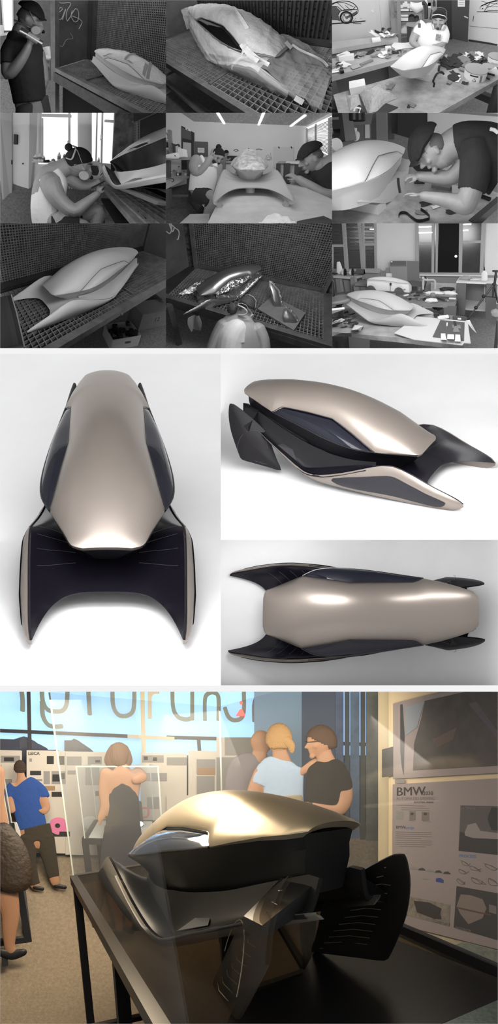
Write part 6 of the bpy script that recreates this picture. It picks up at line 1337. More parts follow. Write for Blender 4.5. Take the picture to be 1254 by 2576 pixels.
# main bench
poly = [g(-80, 820, h9), g(-80, 640, h9), g(240, 655, h9), g(640, 690, h9), g(1010, 720, h9), g(1046, 905, h9), g(1000, 935, h9), g(250, 872, h9)]
t = thing('workbench', 'front bench carrying the main white body and a dark cutting mat', 'table', g(500, 800, -.85)); MB().slab([g(-80, 812, h9), g(-80, 640, h9), g(240, 655, h9), g(1000, 700, h9), g(1000, 915, h9), g(500, 862, h9)], (0, 0, -.05)).build('table_top', MATS['stained_bench_top'], t)
MB().hexa([ga(100, 850, 1.9), ga(285, 875, 1.85), ga(285, 1000, 1.85), ga(100, 1000, 1.9)], [ga(100, 850, 2.2), ga(285, 875, 2.15), ga(285, 1000, 2.15), ga(100, 1000, 2.2)]).build('leg', mat('bench_leg_grey', .075, .5), t); MB().bar(ga(-20, 930, 1.8), ga(90, 880, 1.95), .05).build('cross_brace', GM['black2'], t); MB().bar(ga(75, 840, 1.9), ga(88, 1000, 1.9), .12).build('leg', GM['black2'], t)
tag(MB().slab([g(470, 832, 0), g(640, 705, 0), g(1025, 742, 0), g(1048, 908, 0), g(1000, 905, 0), g(985, 922, 0), g(620, 880, 0)], (0, 0, .006)).build('foam_sheet', mat('foam_sheet', .60, .8)), 'white torn foam sheet spread under the front tips of the main body', 'sheet')
t = tag(MB().slab([g(760, 858, .007), g(820, 730, .007), g(1002, 748, .007), g(996, 888, .007)], (0, 0, .003)).build('cutting_mat', mat('cutting_mat', .10, .6, var=.2, vscale=40)), 'dark cutting mat at the right end of the front bench', 'mat')
tag(MB().hexa([g(822, 878, .011), g(866, 880, .011), g(858, 830, .011), g(822, 830, .011)], [g(822, 878, .05), g(866, 880, .05), g(852, 835, .03), g(826, 835, .03)]).build('foam_block', GM['white']), 'white wedge block on the cutting mat, left of three', 'block')
tag(MB().hexa([g(870, 872, .011), g(924, 875, .011), g(922, 838, .011), g(872, 836, .011)], [g(870, 872, .05), g(924, 875, .05), g(922, 838, .05), g(872, 836, .05)]).build('foam_block', GM['white']), 'white rectangular block on the cutting mat, middle of three', 'block')
tag(MB().hexa([g(928, 890, .011), g(972, 892, .011), g(968, 840, .011), g(932, 838, .011)], [g(928, 890, .03), g(972, 892, .03), g(968, 842, .06), g(932, 840, .06)]).build('foam_block', GM['paper']), 'pale leaning block on the cutting mat, right of three', 'block')
t = thing('scraper', 'broad spatula with a dark handle on the cutting mat', 'scraper', g(935, 800)); MB().slab([g(912, 820, .012), g(968, 820, .012), g(940, 775, .02), g(928, 775, .02)], (0, 0, .003)).build('blade', GM['grey'], t); MB().bar(g(934, 775, .02), g(925, 742, .02), .02, .015).build('handle', GM['dark'], t)
t = thing('craft_knife', 'thin white-handled knife on the cutting mat', 'knife', g(868, 780)); MB().tube([g(869, 772, .016), g(870, 752, .016)], .008, 8).build('handle', GM['white'], t, True); MB().tube([g(866, 800, .012), g(869, 772, .014)], .002, 6).build('blade', GM['metal'], t)
tag(MB().slab([g(905, 765, .012), g(970, 768, .012), g(975, 795, .012), g(910, 790, .012)], (0, 0, .002)).build('sandpaper_sheet', GM['card']), 'sandpaper strip under the broad spatula', 'sandpaper')
tag(MB().slab([g(1010, 735, .02), g(1040, 730, .05), g(1092, 830, -.08), g(1060, 800, -.02)], (0, 0, .004)).build('bent_sheet', GM['paper']), 'pale bent sheet sticking out over the bench corner', 'sheet')
t = thing('tape_box', 'long dark box with a white label at the back of the front bench', 'box', g(980, 735)); MB().hexa([ga(918, 738, 2.2), ga(1020, 742, 2.2), ga(1024, 712, 2.2), ga(918, 705, 2.2)], [p + back(.1) for p in (ga(918, 738, 2.2), ga(1020, 742, 2.2), ga(1024, 712, 2.2), ga(918, 705, 2.2))]).build('box_body', mat('dark_box', .07, .6), t); MB().slab([ga(950, 726, 2.18), ga(976, 728, 2.18), ga(976, 715, 2.18), ga(950, 713, 2.18)], back(.01)).build('printed_label', GM['paper'], t)
tag(MB().slab([ga(770, 705, 2.3), ga(808, 706, 2.3), ga(808, 682, 2.3), ga(772, 684, 2.3)], back(.08)).build('black_block', GM['black2']), 'black block beyond the far front tip of the main body', 'block'); tag(MB().bar(g(800, 715, .02), g(880, 700, .03), .05, .02).build('wood_strip', GM['paper']), 'pale strip beside the black block', 'strip'); tag(MB().slab([ga(890, 730, 2.25), ga(925, 735, 2.25), ga(920, 700, 2.25), ga(885, 698, 2.25)], back(.06)).build('dark_block', GM['grey']), 'grey block left of the labelled box', 'block')
rr = random.Random(8)
for i, (u, v) in enumerate(((20, 640), (60, 660), (110, 680), (30, 700), (90, 710), (140, 720), (40, 740), (10, 760), (120, 750), (170, 740), (60, 620), (20, 680), (150, 690), (75, 740), (35, 770), (100, 770), (170, 770), (60, 690))): scrap('sheet in the heap of dark abrasive sheets left of the main body', u, v, 0, .07 + .03 * rr.random(), [GM['cloth'], GM['paper'], GM['cloth'], GM['grey'], GM['cloth'], GM['card']][i % 6], i + 90, 'abrasive_sheet', 'abrasive', 'abrasive sheets heaped on the front bench', lift=.035)
tag(MB().hexa([g(145, 805, 0), g(215, 812, 0), g(240, 775, 0), g(170, 765, 0)], [g(150, 805, .04), g(190, 800, .10), g(230, 778, .09), g(175, 770, .05)]).build('wedge_block', GM['paper']), 'pale wedge block standing left of the body on the front bench', 'block'); tag(MB().slab([g(190, 818, .0), g(230, 800, .0), g(238, 780, .03), g(200, 800, .05)], (0, 0, .01)).build('dark_wedge', GM['dark']), 'dark folded piece against the wedge block', 'piece'); tag(MB().slab([ga(-20, 660, 2.0), ga(95, 645, 2.1), ga(95, 650, 2.3), ga(-20, 690, 2.2)], (0, 0, .02)).build('white_fin', GM['white']), 'white blade-shaped part at the left frame edge', 'part')
for nm, u, v, r in (('stool', 48, 575, 55),):
    c = ga(u, v, 2.5); t = thing('stool', 'round pale stool top at the left beyond the heap', 'stool', c - V3((0, 0, .6))); MB().lathe([(0, -.02), (.17, -.02), (.18, 0), (.17, .02), (0, .02)], 24, c=c).build('seat', GM['grey'], t, True); MB().bar(c, c - V3((0, 0, .6)), .04).build('leg', GM['dark'], t)
tag(MB().tube(crv([ga(-5, 420, 2.6), ga(14, 440, 2.6), ga(20, 500, 2.6), ga(10, 560, 2.6)], 16), .012, 8).build('curved_chair', GM['black2'], None, True), 'curved black chair rim at the left edge', 'chair')
t = thing('tripod', 'black camera tripod at the right side of the evening workshop', 'tripod', ga(1220, 690, 3.0)); bk = GM['black2']
for p, q, r in (((1240, 365), (1228, 460), .018), ((1222, 460), (1090, 635), .014), ((1222, 460), (1254, 600), .014), ((1222, 460), (1215, 560), .012), ((1090, 635), (1030, 715), .010), ((1145, 550), (1254, 560), .007)): MB().tube([ga(*p, 3.0), ga(*q, 3.0)], r, 8).build('tripod_leg', bk, t, True)
MB().slab([ga(1222, 352, 3.0), ga(1254, 352, 3.0), ga(1254, 370, 3.0), ga(1222, 362, 3.0)], back(.06)).build('tripod_head', bk, t)
for u, v in ((1224, 460), (1088, 636), (1146, 550), (1030, 716)): MB().ball(tuple(ga(u, v, 3.0)), .028, 10, 8).build('joint', bk, t, True)
lump('pale crumpled bag on the floor at the right edge', 1235, 705, 3.2, 70, 60, MATS['bag_grey'], 15, 'bag', 'plastic_bag'); lump('dark machine under the middle bench', 935, 660, 3.3, 40, 80, GM['dark'], 17, 'machine', 'floor_machine'); lump('dark machine further left under the middle bench', 800, 655, 3.2, 90, 60, GM['dark'], 18, 'machine', 'floor_machine')
tag(MB().tube([ga(1254, 740, 1.6), ga(1235, 945, 1.5)], .012, 8).build('black_pole', bk), 'black pole at the lower right edge', 'pole')
P9 = {k: (v if k in ('seam', 'trim', 'line') else mat('primer_soft', .46, .5)) for k, v in PRIM.items()}
vehicle('white body with fenders on the front bench in the evening workshop', P9, fins=False)
# ------------------------------------------------------------------ set: seated man working on the tail
boxwalls('p4', 3.2, LP)
S = None; mkset('p4', Zs=.8, Zn=.26)
tw4 = S.R.transposed(); FZ = -1.0
struct(MB().box((2, .5, FZ), (12, 12, .02)).build('floor', mat('floor_dark', .16, .7, var=.4, vscale=20)))
Zw = 3.6
def q4(u, v, d_=0): return ga(u, v, Zw - d_)
bk4 = lambda d_: tw4 @ V3((0, 0, -d_))
struct(MB().slab([q4(-60, -60), q4(1320, -60), q4(1320, 900), q4(-60, 900)], bk4(.05)).build('wall_back', mat('white_wall_bright', .68, .8)))
struct(MB().slab([q4(100, -60, .05), q4(225, -60, .6), q4(213, 745, .6), q4(100, 742, .3)], bk4(.05)).build('wall_pillar', GM['wall'])); struct(MB().slab([q4(225, -60, .6), q4(290, -60, .1), q4(237, 722, .1), q4(213, 745, .6)], bk4(.02)).build('trim_2', mat('pillar_side', .55, .8)))
t = thing('cabinet', 'tall grey metal cabinet at the left edge behind the seated man', 'cabinet', ga(40, 830, 2.3)); MB().hexa([ga(-60, -60, 2.2), ga(88, -60, 2.6), ga(90, 770, 2.6), ga(40, 860, 2.2)], [ga(-60, -60, 2.5), ga(97, -60, 3.0), ga(98, 790, 3.0), ga(60, 840, 2.6)]).build('cabinet_body', mat('cabinet_pale', .42, .5), t); MB().slab([ga(84, 355, 2.55), ga(91, 355, 2.55), ga(91, 388, 2.55), ga(84, 388, 2.55)], bk4(.02)).build('hinge', GM['dark'], t)
tag(MB().slab([q4(105, 160, .7), q4(128, 162, .7), q4(126, 235, .7), q4(103, 235, .7)], bk4(.06)).build('phone', GM['black2']), 'black box fixed high on the white pillar', 'box'); tag(MB().ball(tuple(q4(173, 383, .65)), .025, 10, 8).build('round_knob', GM['black2'], None, True), 'small black knob on the white pillar', 'knob')
pn4 = mat('pane_white', 1, .5, emit=.95); fr4 = mat('window_frame_white', .62, .5)
w = MB().slab([q4(290, -60, .06), q4(870, -60, .06), q4(850, 385, .06), q4(290, 385, .06)], bk4(.02)).build('window_1', pn4); struct(w, 'bright windows behind the seated man')
for a, b, c, d_, r in ((303, -60, 300, 360, 30), (525, -60, 525, 360, 34), (300, 18, 540, 25, 34), (300, 366, 520, 366, 28), (735, -60, 725, 380, 10), (775, -60, 765, 385, 30), (700, -60, 690, 350, 0), (790, 60, 870, 66, 20), (775, 385, 850, 390, 20), (870, -60, 850, 390, 8), (516, 210, 516, 350, 10), (320, 40, 320, 350, 10)):
    if r: MB().bar(q4(a, b, .12), q4(c, d_, .12), r / 3 * Zw / S.f, .06).build('window_frame', fr4, w)
MB().bar(q4(762, 165, .2), q4(760, 205, .2), .05).build('window_handle', GM['metal'], w)
t = thing('vent_pipe', 'wide ribbed silver duct standing behind the window', 'duct', q4(640, 370, .3)); c0, c1 = q4(640, -80, .3), q4(640, 350, .3)
m = MB(); rr_ = []
for k in range(60): rr_.append(.26 * (1 + .015 * (k % 2)))
m.tube([lerp(c0, c1, k / 59) for k in range(60)], rr_, 24); m.build('duct_body', mat('duct_white', .72, .4), t, True, ang=20)
tag(MB().hexa([q4(237, 362, .45), q4(840, 400, .25), q4(840, 385, .05), q4(237, 360, .05)], [p - V3((0, 0, .05)) for p in (q4(237, 362, .45), q4(840, 400, .25), q4(840, 385, .05), q4(237, 360, .05))]).build('window_sill', fr4), 'white window sill carrying small bottles', 'sill')
for i, (u, v, w_, h_, m, l) in enumerate(((270, 360, 32, 44, 'white', 'white pot at the left end of the sill'), (300, 362, 26, 56, 'paper', 'white bottle second from the left on the sill'), (328, 362, 24, 40, 'white', 'white jar third on the sill'), (402, 368, 28, 24, 'metal', 'squat shiny jar in the middle of the sill'), (445, 365, 26, 66, 'paper', 'tall pale bottle left of the bun'), (482, 360, 16, 50, 'grey', 'narrow grey bottle beside the bun'), (680, 370, 18, 44, 'white', 'white tube bottle right of the head'), (742, 390, 18, 54, 'white', 'white bottle at the right end of the sill'))):
    c = ga(u, v, 3.1); s_ = 3.1 / S.f / 3; r = w_ / 2 * s_; hh = h_ * s_
    tt = thing('bottle', l, 'bottle', c); MB().lathe([(0, 0), (r, 0), (r, hh * .72), (r * .5, hh * .82), (r * .5, hh), (0, hh)], 16, c=c).build('bottle_body', GM[m], tt, True, ang=40); MB().lathe([(r * 1.01, hh * .2), (r * 1.02, hh * .22), (r * 1.02, hh * .55), (r * 1.01, hh * .57)], 16, c=c).build('label', GM['grey'], tt)
lumpm = GM['dark']; tag(MB().tube([ga(330, 364, 3.0), ga(372, 362, 3.0)], .04, 8).build('black_rag', GM['black2'], None, True), 'black rag lying on the sill', 'rag')
t = thing('radiator', 'ribbed white radiator behind the arms', 'radiator', q4(640, 690, .2)); MB().slab([q4(515, 500, .2), q4(835, 505, .2), q4(835, 690, .2), q4(515, 690, .2)], bk4(.05)).build('radiator_body', mat('radiator_grey', .36, .5), t); m = MB(); [m.bar(q4(524 + k * 19, 510, .25), q4(524 + k * 19, 684, .25), .035, .04) for k in range(17)]; m.build('radiator_ribs', mat('radiator_rib', .5, .5), t)
# booth at right
struct(MB().slab([ga(875, -60, 1.9), ga(1010, -60, 1.9), ga(1010, 300, 1.9), ga(850, 360, 1.9)], bk4(.03)).build('wall_booth_side', mat('booth_mural', .16, .6, var=.85, vscale=3.5, col2=.02)))
struct(MB().slab([ga(1005, 62, 2.0), ga(1300, -70, 1.5), ga(1300, 300, 1.5), ga(1005, 300, 2.0)], bk4(.03)).build('wall_booth_back', GM['dark'])); m = MB(); hl = MB()
for k in range(22): u = 1015 + k * 13; Z = 1.95 - k * .02; m.slab([ga(u, 66 - k * 5.5, Z), ga(u + 7, 64 - k * 5.5, Z), ga(u + 7, 300, Z), ga(u, 300, Z)], bk4(.02)); [hl.slab([ga(u + 2, 90 + j * 20 - k * 3, Z - .01), ga(u + 5, 90 + j * 20 - k * 3, Z - .01), ga(u + 5, 95 + j * 20 - k * 3, Z - .01), ga(u + 2, 95 + j * 20 - k * 3, Z - .01)], bk4(.005)) for j in range(7) if k % 2 == 0]
t = thing('slatted_screen', 'upright perforated slats at the upper right above the dark body', 'screen', ga(1130, 290, 1.8)); m.build('slats', mat('slat_light', .26, .5), t); hl.build('punched_holes', GM['black'], t); MB().bar(ga(1005, 72, 1.9), ga(1290, -62, 1.4), .06, .03).build('top_rail', mat('slat_rail', .2, .5), t)
struct(MB().slab([ga(940, -60, 2.1), ga(1300, -60, 1.2), ga(1300, -62, 1.0), ga(940, -62, 1.0)], (0, 0, .02)).build('trim_3', GM['dark'])); struct(MB().slab([ga(1010, -60, 1.85), ga(1300, -60, 1.35), ga(1300, -60, 1.3), ga(1010, 70, 1.85)], bk4(.01)).build('trim_4', GM['dark']))
hz = -.06; a, b = g(790, 575, hz), g(1045, 850, hz); d_ = (b - a).normalized(); A_ = a - d_ * .15; B_ = b + d_ * .12; side = V3((d_.y, -d_.x, 0)); side = side if (g(1250, 800, hz) - a).dot(side) > 0 else -side
t = thing('grated_table', 'steel table with coarse grating under the dark glossy model', 'table', lerp(A_, B_, .5) + V3((0, 0, -.7)))
grating(A_ + side * .02, B_ + side * .02, B_ + side * .42, A_ + side * .42, 13, 9, GM['bar'], t, .025, .004); MB().bar(A_, B_, .03, .03).build('rail', GM['steel'], t); MB().bar(A_ + side * .025, B_ + side * .025, .012, .03).build('inner_rail', GM['bar'], t)
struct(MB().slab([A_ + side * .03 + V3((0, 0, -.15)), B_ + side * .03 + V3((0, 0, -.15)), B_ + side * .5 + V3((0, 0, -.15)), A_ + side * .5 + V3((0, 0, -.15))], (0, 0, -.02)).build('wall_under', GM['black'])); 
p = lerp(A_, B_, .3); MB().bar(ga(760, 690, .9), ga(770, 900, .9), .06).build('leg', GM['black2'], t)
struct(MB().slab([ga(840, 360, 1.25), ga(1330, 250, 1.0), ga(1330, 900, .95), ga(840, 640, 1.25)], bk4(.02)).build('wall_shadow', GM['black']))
P4 = dict(shell=mat('shell_gloss_grey', .30, .3, .3), window=mat('window_black', .006, .1), trim=GM['metal'], body=mat('gloss_charcoal', .008, .16), flank=mat('flank_silver', .5, .28, .2), recess=GM['metal'], fender=MATS['flank_silver'], inset=MATS['flank_silver'], saddle=GM['black2'], fin=GM['black2'], line=GM['grey'])
vehicle('dark glossy model seen close from its tail above the coarse grating', P4, fins=False)
tag(MB().hexa([V3((.44, .15, .035)), V3((.36, .17, .03)), V3((.10, .10, .06)), V3((.10, .06, .06))], [V3((.44, .145, .018)), V3((.36, .165, .013)), V3((.11, .10, .045)), V3((.11, .06, .045))]).build('support_block', mat('block_grey', .12, .6)), 'grey wedge under the belly of the dark glossy model', 'block')
t = thing('spray_mask', 'white and black mask-shaped shell on the sill behind the hands', 'helmet', ga(710, 490, 1.8)); MB().tube(crv([ga(668, 400, 1.8), ga(690, 378, 1.8), ga(750, 385, 1.8), ga(765, 420, 1.8), ga(745, 480, 1.8), ga(690, 478, 1.8), ga(665, 440, 1.8), ga(668, 400, 1.8)], 30), .035, 10).build('rim', GM['white'], t, True); MB().slab([ga(680, 395, 1.8), ga(735, 400, 1.8), ga(750, 440, 1.8), ga(735, 480, 1.8), ga(690, 465, 1.8), ga(672, 430, 1.8)], bk4(.04)).build('dark_visor', GM['black2'], t); MB().bar(ga(665, 480, 1.8), ga(760, 505, 1.8), .03).build('base', GM['metal'], t)
# man
F = Fig(.82); H4 = Head(F, (590, 375, 0), 232, yaw=-80, pitch=26, roll=0)
def bd(m):
    otube(F, m, spl([(510, 400, 5, 72), (460, 425, 10, 74), (410, 480, 10, 120, 80), (360, 580, 10, 118, 92), (350, 700, 0, 110, 90), (370, 800, 0, 105, 90)]), 20)
    otube(F, m, spl([(380, 520, -60, 86), (410, 600, -90, 78), (470, 680, -110, 62), (560, 740, -120, 58), (640, 690, -110, 46), (735, 615, -90, 30)]), 16)
    otube(F, m, spl([(540, 500, 60, 56), (620, 545, 60, 44), (720, 540, 50, 28), (745, 520, 40, 24)]), 14)
    hand(F, m, (735, 615, -85), (.35, -1, .3), (.6, .3, .9), 108, .95, 1); hand(F, m, (745, 510, 35), (.35, -1, 0), (1, .3, -.3), 100, .75, 1)
    otube(F, m, spl([(430, 790, 20, 90), (600, 770, 20, 78), (720, 740, 10, 66), (735, 800, 10, 54), (700, 900, 10, 46)]), 16); otube(F, m, spl([(430, 830, -80, 90), (560, 850, -90, 74), (640, 870, -90, 60)]), 16)
    H4.face(m)
p = person('seated man with hair bun, white tank top and respirator working on the dark model', F, bd, GM['skinl'], (450, 900, 0), .005)
cloth('tank_top', F, [[(428, 455, 15, 88, 84), (398, 520, 10, 122, 98), (365, 610, 10, 124, 100), (350, 720, 0, 120, 100), (365, 860, 0, 118, 98)], [(350, 415, 40, 30, 40), (400, 500, 20, 50, 84)], [(425, 425, -30, 30, 40), (450, 470, -30, 34, 60), (470, 540, -25, 40, 74), (450, 620, -10, 50, 88)]], mat('tank_white', .85, .85, bump=.4, bscale=9), p, .006)
cloth('shorts', F, [[(400, 830, 10, 100, 96), (500, 790, 15, 94, 88), (620, 775, 20, 86, 82)], [(400, 860, -80, 100, 90), (500, 850, -90, 92, 86), (600, 850, -90, 84, 80)]], mat('dark_shorts', .02, .9, bump=.3), p, .007)
def bun4(mm):
    b = MB().ball((0, 0, 0), (1, 1, 1), 20, 16); mm.add([F.m((518 + q.x * 30 * (1 + .06 * sin(q.z * 20)), 258 + q.y * 30, q.z * 30)) for q in b.v], b.f)
H4.hair(p, GM['hair'], front=.20, back=-.50, vol=1.10, extra=bun4); H4.details(p, GM['eye'], GM['brow'], True); H4.mask(p, GM['black2'], GM['filter'], GM['strap'])
otube(F, MB(), spl([(500, 340, -62, 5, 12), (540, 350, -84, 7, 12), (560, 310, -76, 7, 12), (572, 275, -50, 7, 12)]), rnd=False).build('mask_harness', GM['filter'], p, True)
tag(MB().tube([F.m((690, 568, -110)), F.m((790, 515, -80))], .006, 8).build('craft_pen', GM['black2'], None, True), 'thin pen-like tool held in the lower hand of the seated man', 'pen')
# ------------------------------------------------------------------ set: exhibition room with the model in a glass case
DW = mat('room_side_dark', .12, .8)
boxwalls('D', 19, DW)
S = None; mkset('D', Zs=.95, Zn=.48); FZ = -1.1
def pa(u, v, Z): return S.at(u, v, Z)
twD = S.R.transposed(); bkD = lambda d_: twD @ V3((0, 0, -d_))
def card3(u0, v0, u1, v1, Z, name, m, par=None, th=.01, dv=0):
    return MB().slab([pa(u0, v0, Z), pa(u1, v0 + dv, Z), pa(u1, v1 + dv, Z), pa(u0, v1, Z)], bkD(th)).build(name, m, par)
def gz(u, v, h): return S.on(u, v, h)
struct(MB().box((4, 0, FZ - .01), (26, 22, .02)).build('floor', mat('carpet', (.36, .29, .21), .95, var=.22, vscale=14, bump=.6, bscale=60)))
# sky, far roofs, window wall
sky = mat('sky_pale', (.40, .68, 1.0), .5, emit=1.05); S9 = 11.0
struct(MB().slab([pa(-300, 1500, 14), pa(1500, 1500, 14), pa(1500, 2200, 14), pa(-300, 2200, 14)], bkD(.1)).build('sky', sky), 'pale blue sky beyond the windows')
rf = mat('far_roof', (.05, .05, .08), .9)
for pts, l in (([(-20, 1858), (35, 1860), (60, 1852), (72, 1856), (76, 1862), (100, 1872), (112, 1886), (145, 1886), (145, 1960), (-20, 1960)], 'dark roofline outside the window at the far left'), ([(162, 1862), (180, 1862), (186, 1858), (196, 1862), (215, 1875), (230, 1890), (230, 1960), (162, 1960)], 'dark gabled roofline outside, right of the first')): tag(MB().slab([pa(u, v, 11.5) for u, v in pts], bkD(.4)).build('far_building', rf), l, 'building')
struct(MB().slab([pa(-60, 2080, 9.4), pa(1000, 2080, 9.4), pa(1000, 2260, 9.4), pa(-60, 2260, 9.4)], bkD(.1)).build('wall_back', mat('plinth_blue', (.05, .07, .14), .7)))
struct(MB().slab([pa(355, 1900, 9.2), pa(960, 1900, 9.2), pa(960, 2240, 9.2), pa(355, 2240, 9.2)], bkD(.1)).build('wall_back', mat('back_dim', (.12, .13, .14), .8)))
win = thing('window', 'tall window wall with big reversed lettering across the room', 'window', pa(300, 1850, 9)); win['kind'] = 'structure'; win.name = 'window_1'
MB().slab([pa(-60, 1600, 9.1), pa(960, 1600, 9.1), pa(960, 2080, 9.1), pa(-60, 2080, 9.1)], bkD(.02)).build('pane', glassy('window_glass', (.95, .97, 1), .94), win)
mf = mat('mullion_dark', (.02, .02, .028), .5); mc = mat('mullion_cream', (.72, .62, .45), .6)
def mull(u0, v0, u1, v1, w_, m=mf, Z=8.9): MB().bar(pa(u0, v0, Z), pa(u1, v1, Z), w_ * Z / S.f, .08).build('mullion', m, win)
mull(71, 1700, 78, 2000, 7); mull(-20, 1837, 322, 1852, 9); mull(322, 1852, 440, 1858, 7, mc); mull(358, 1700, 362, 1900, 9, mc); mull(420, 1855, 545, 1858, 8); mull(500, 1858, 503, 1900, 4); mull(740, 1700, 742, 1900, 5); mull(850, 1870, 950, 1874, 7, mat('rail_grey', (.2, .2, .18), .6))
lt = mat('vinyl_letters', (.30, .33, .29), .7); 
def letter(strokes, r=5.2, m=lt):
    t = thing('window_letter', 'large reversed grey letter stuck on the window wall', 'letter', pa(*strokes[0][0], 8.8), 'reversed letters across the window wall')
    for s_ in strokes: 
        P = crv(s_, 24); P3 = [pa(p.x, p.y, 8.8) for p in P]; MB().tube(P3, r * 8.8 / S.f, 8).build('stroke', m, t)
letter([[(53, 1730), (57, 1760), (57, 1789)]]); letter([[(105, 1730), (108, 1765), (120, 1785), (140, 1790), (158, 1787), (168, 1770), (170, 1730)], [(106, 1765), (108, 1800), (120, 1822), (138, 1828), (157, 1827)]])
letter([[(222, 1730), (226, 1798)]]); letter([[(283, 1730), (285, 1775), (298, 1798), (318, 1801), (334, 1790), (338, 1765), (338, 1730)]]); letter([[(377, 1742), (377, 1807)], [(377, 1752), (384, 1742), (400, 1740)]], 5, mc)
letter([[(434, 1730), (436, 1780), (448, 1803), (468, 1810), (484, 1806)], [(484, 1730), (484, 1811)]]); letter([[(516, 1812), (516, 1760), (524, 1745), (538, 1742), (550, 1755), (550, 1812)]]); letter([[(566, 1780), (575, 1803), (590, 1812), (608, 1806), (614, 1785), (614, 1740)]]); letter([[(640, 1815), (640, 1770), (650, 1752), (668, 1752), (676, 1768), (676, 1812)]]); letter([[(700, 1812), (700, 1770), (706, 1770), (706, 1812)]], 12)
t = thing('window_letter', 'round grey dot at the end of the reversed window lettering', 'letter', pa(780, 1806, 8.8)); MB().tube([pa(780, 1806, 8.8), pa(780, 1806, 8.75)], 15 * 8.8 / S.f, 24).build('dot', lt, t)
colr = [((.10, .16, .30), 845, 865), ((.05, .08, .12), 868, 880), ((.13, .22, .36), 882, 905), ((.06, .07, .07), 908, 920), ((.16, .17, .15), 922, 952)]  # window reflections put into colour as upright cards
for i, (c_, a_, b_) in enumerate(colr): o = card3(a_, 1690, b_, 2160, 7.5 - i * .1, 'reflection_column', mat('column_reflection_%d' % i, c_, .5, var=.4, vscale=2)); tag(o, ['blue strip of window reflection behind the group, furthest left', 'dark narrow strip of window reflection behind the group', 'slate blue strip of window reflection in the middle', 'near-black narrow strip of window reflection', 'grey-green strip of window reflection beside the cream post'][i], 'panel')
card3(640, 1700, 760, 2060, 8.0, 'trim_5', mat('facade_blue', (.30, .46, .66), .6)); struct(bpy.data.objects['trim_5']); card3(760, 1700, 848, 2060, 7.9, 'trim_6', mat('facade_dark', (.07, .11, .19), .5)); struct(bpy.data.objects['trim_6'])
struct(card3(953, 1690, 992, 2200, 3.4, 'trim_1', mat('cream_post', (.80, .66, .42), .7)))
# display boards at left and their pictures
bd_w = mat('board_warm', (.62, .57, .50), .7); dk = mat('print_black', (.03, .03, .03), .7); gy = mat('print_grey', (.28, .27, .26), .7); wm = mat('print_tan', (.35, .22, .12), .7)
ZB = 5.6
def boardset(label, u0, v0, u1, v1, Z, pics, dv=2):
    t = thing('poster_board', label, 'poster', pa((u0 + u1) / 2, v1, Z)); card3(u0, v0, u1, v1, Z, 'sheet', bd_w, t, .02, dv)
    for i, (a, b, c, d_, m) in enumerate(pics): card3(a, b, c, d_, Z - .02 - .002 * i, 'picture', m, t, .005)
    return t
boardset('white exhibition board with small pictures at the far left edge', -20, 1886, 53, 2130, ZB, [(2, 1901, 50, 1918, gy), (10, 1905, 35, 1915, dk), (0, 1960, 30, 1975, gy), (0, 1985, 22, 2000, dk), (5, 2035, 45, 2065, wm)])
t = boardset('white exhibition board headed LEICA behind the man in blue', 67, 1887, 163, 2145, ZB, [(118, 1902, 135, 1922, dk), (146, 1902, 162, 1924, dk), (74, 1908, 80, 1916, gy), (76, 1939, 103, 1950, dk), (110, 1940, 125, 1972, gy), (130, 1940, 165, 1972, gy), (132, 1948, 150, 1966, dk), (150, 1945, 163, 1960, dk), (112, 1977, 138, 1988, wm), (130, 1992, 158, 2004, dk), (128, 2092, 176, 2104, dk), (76, 1960, 106, 1964, gy)])
txt('LEICA', 71, 1899, 11, lambda u, v: pa(u, v, ZB - .04), dk, t, bold=.008)
pk = mat('print_pink', (.75, .22, .40), .7); cy = mat('print_cyan', (.35, .65, .75), .7)
m = MB().tube([pa(148, 2078, ZB - .05), pa(148, 2078, ZB - .045)], .13, 24); m.build('pink_camera_print', pk, t); MB().tube([pa(136, 2078, ZB - .055), pa(136, 2078, ZB - .05)], .095, 24).build('cyan_camera_print', cy, t); MB().tube([pa(145, 2077, ZB - .07), pa(145, 2077, ZB - .06)], .035, 16).build('lens_print', dk, t)
boardset('long exhibition board of pictures behind the woman in black', 165, 1890, 288, 2150, ZB, [(168, 1903, 205, 1925, gy), (221, 1903, 256, 1924, gy), (240, 1912, 252, 1918, dk), (215, 1930, 250, 1975, gy), (170, 1938, 190, 1948, gy), (240, 1990, 256, 2002, dk)])
boardset('exhibition board with a row of small items, right of the woman in black', 354, 1893, 470, 2140, ZB, [(358, 1900, 412, 1918, gy), (362, 1903, 372, 1912, dk), (385, 1905, 395, 1914, dk), (356, 1945, 420, 1965, gy), (370, 2005, 400, 2035, gy), (420, 1905, 470, 1925, gy)])
boardset('board with warm and grey pictures left of the group of men', 474, 1888, 545, 2060, ZB - .1, [(495, 1910, 542, 1948, gy), (497, 1932, 541, 1950, wm), (495, 1952, 540, 1998, gy), (480, 2024, 545, 2050, gy)])
boardset('grey poster behind the bald man', 545, 1855, 640, 2000, ZB - .2, [(550, 1865, 562, 1890, bd_w), (566, 1855, 640, 1900, gy), (545, 1905, 620, 1990, gy)]); boardset('cream board low behind the bronze roof', 420, 2000, 640, 2090, ZB - .3, [(466, 2024, 545, 2060, dk), (470, 2026, 542, 2050, gy)])
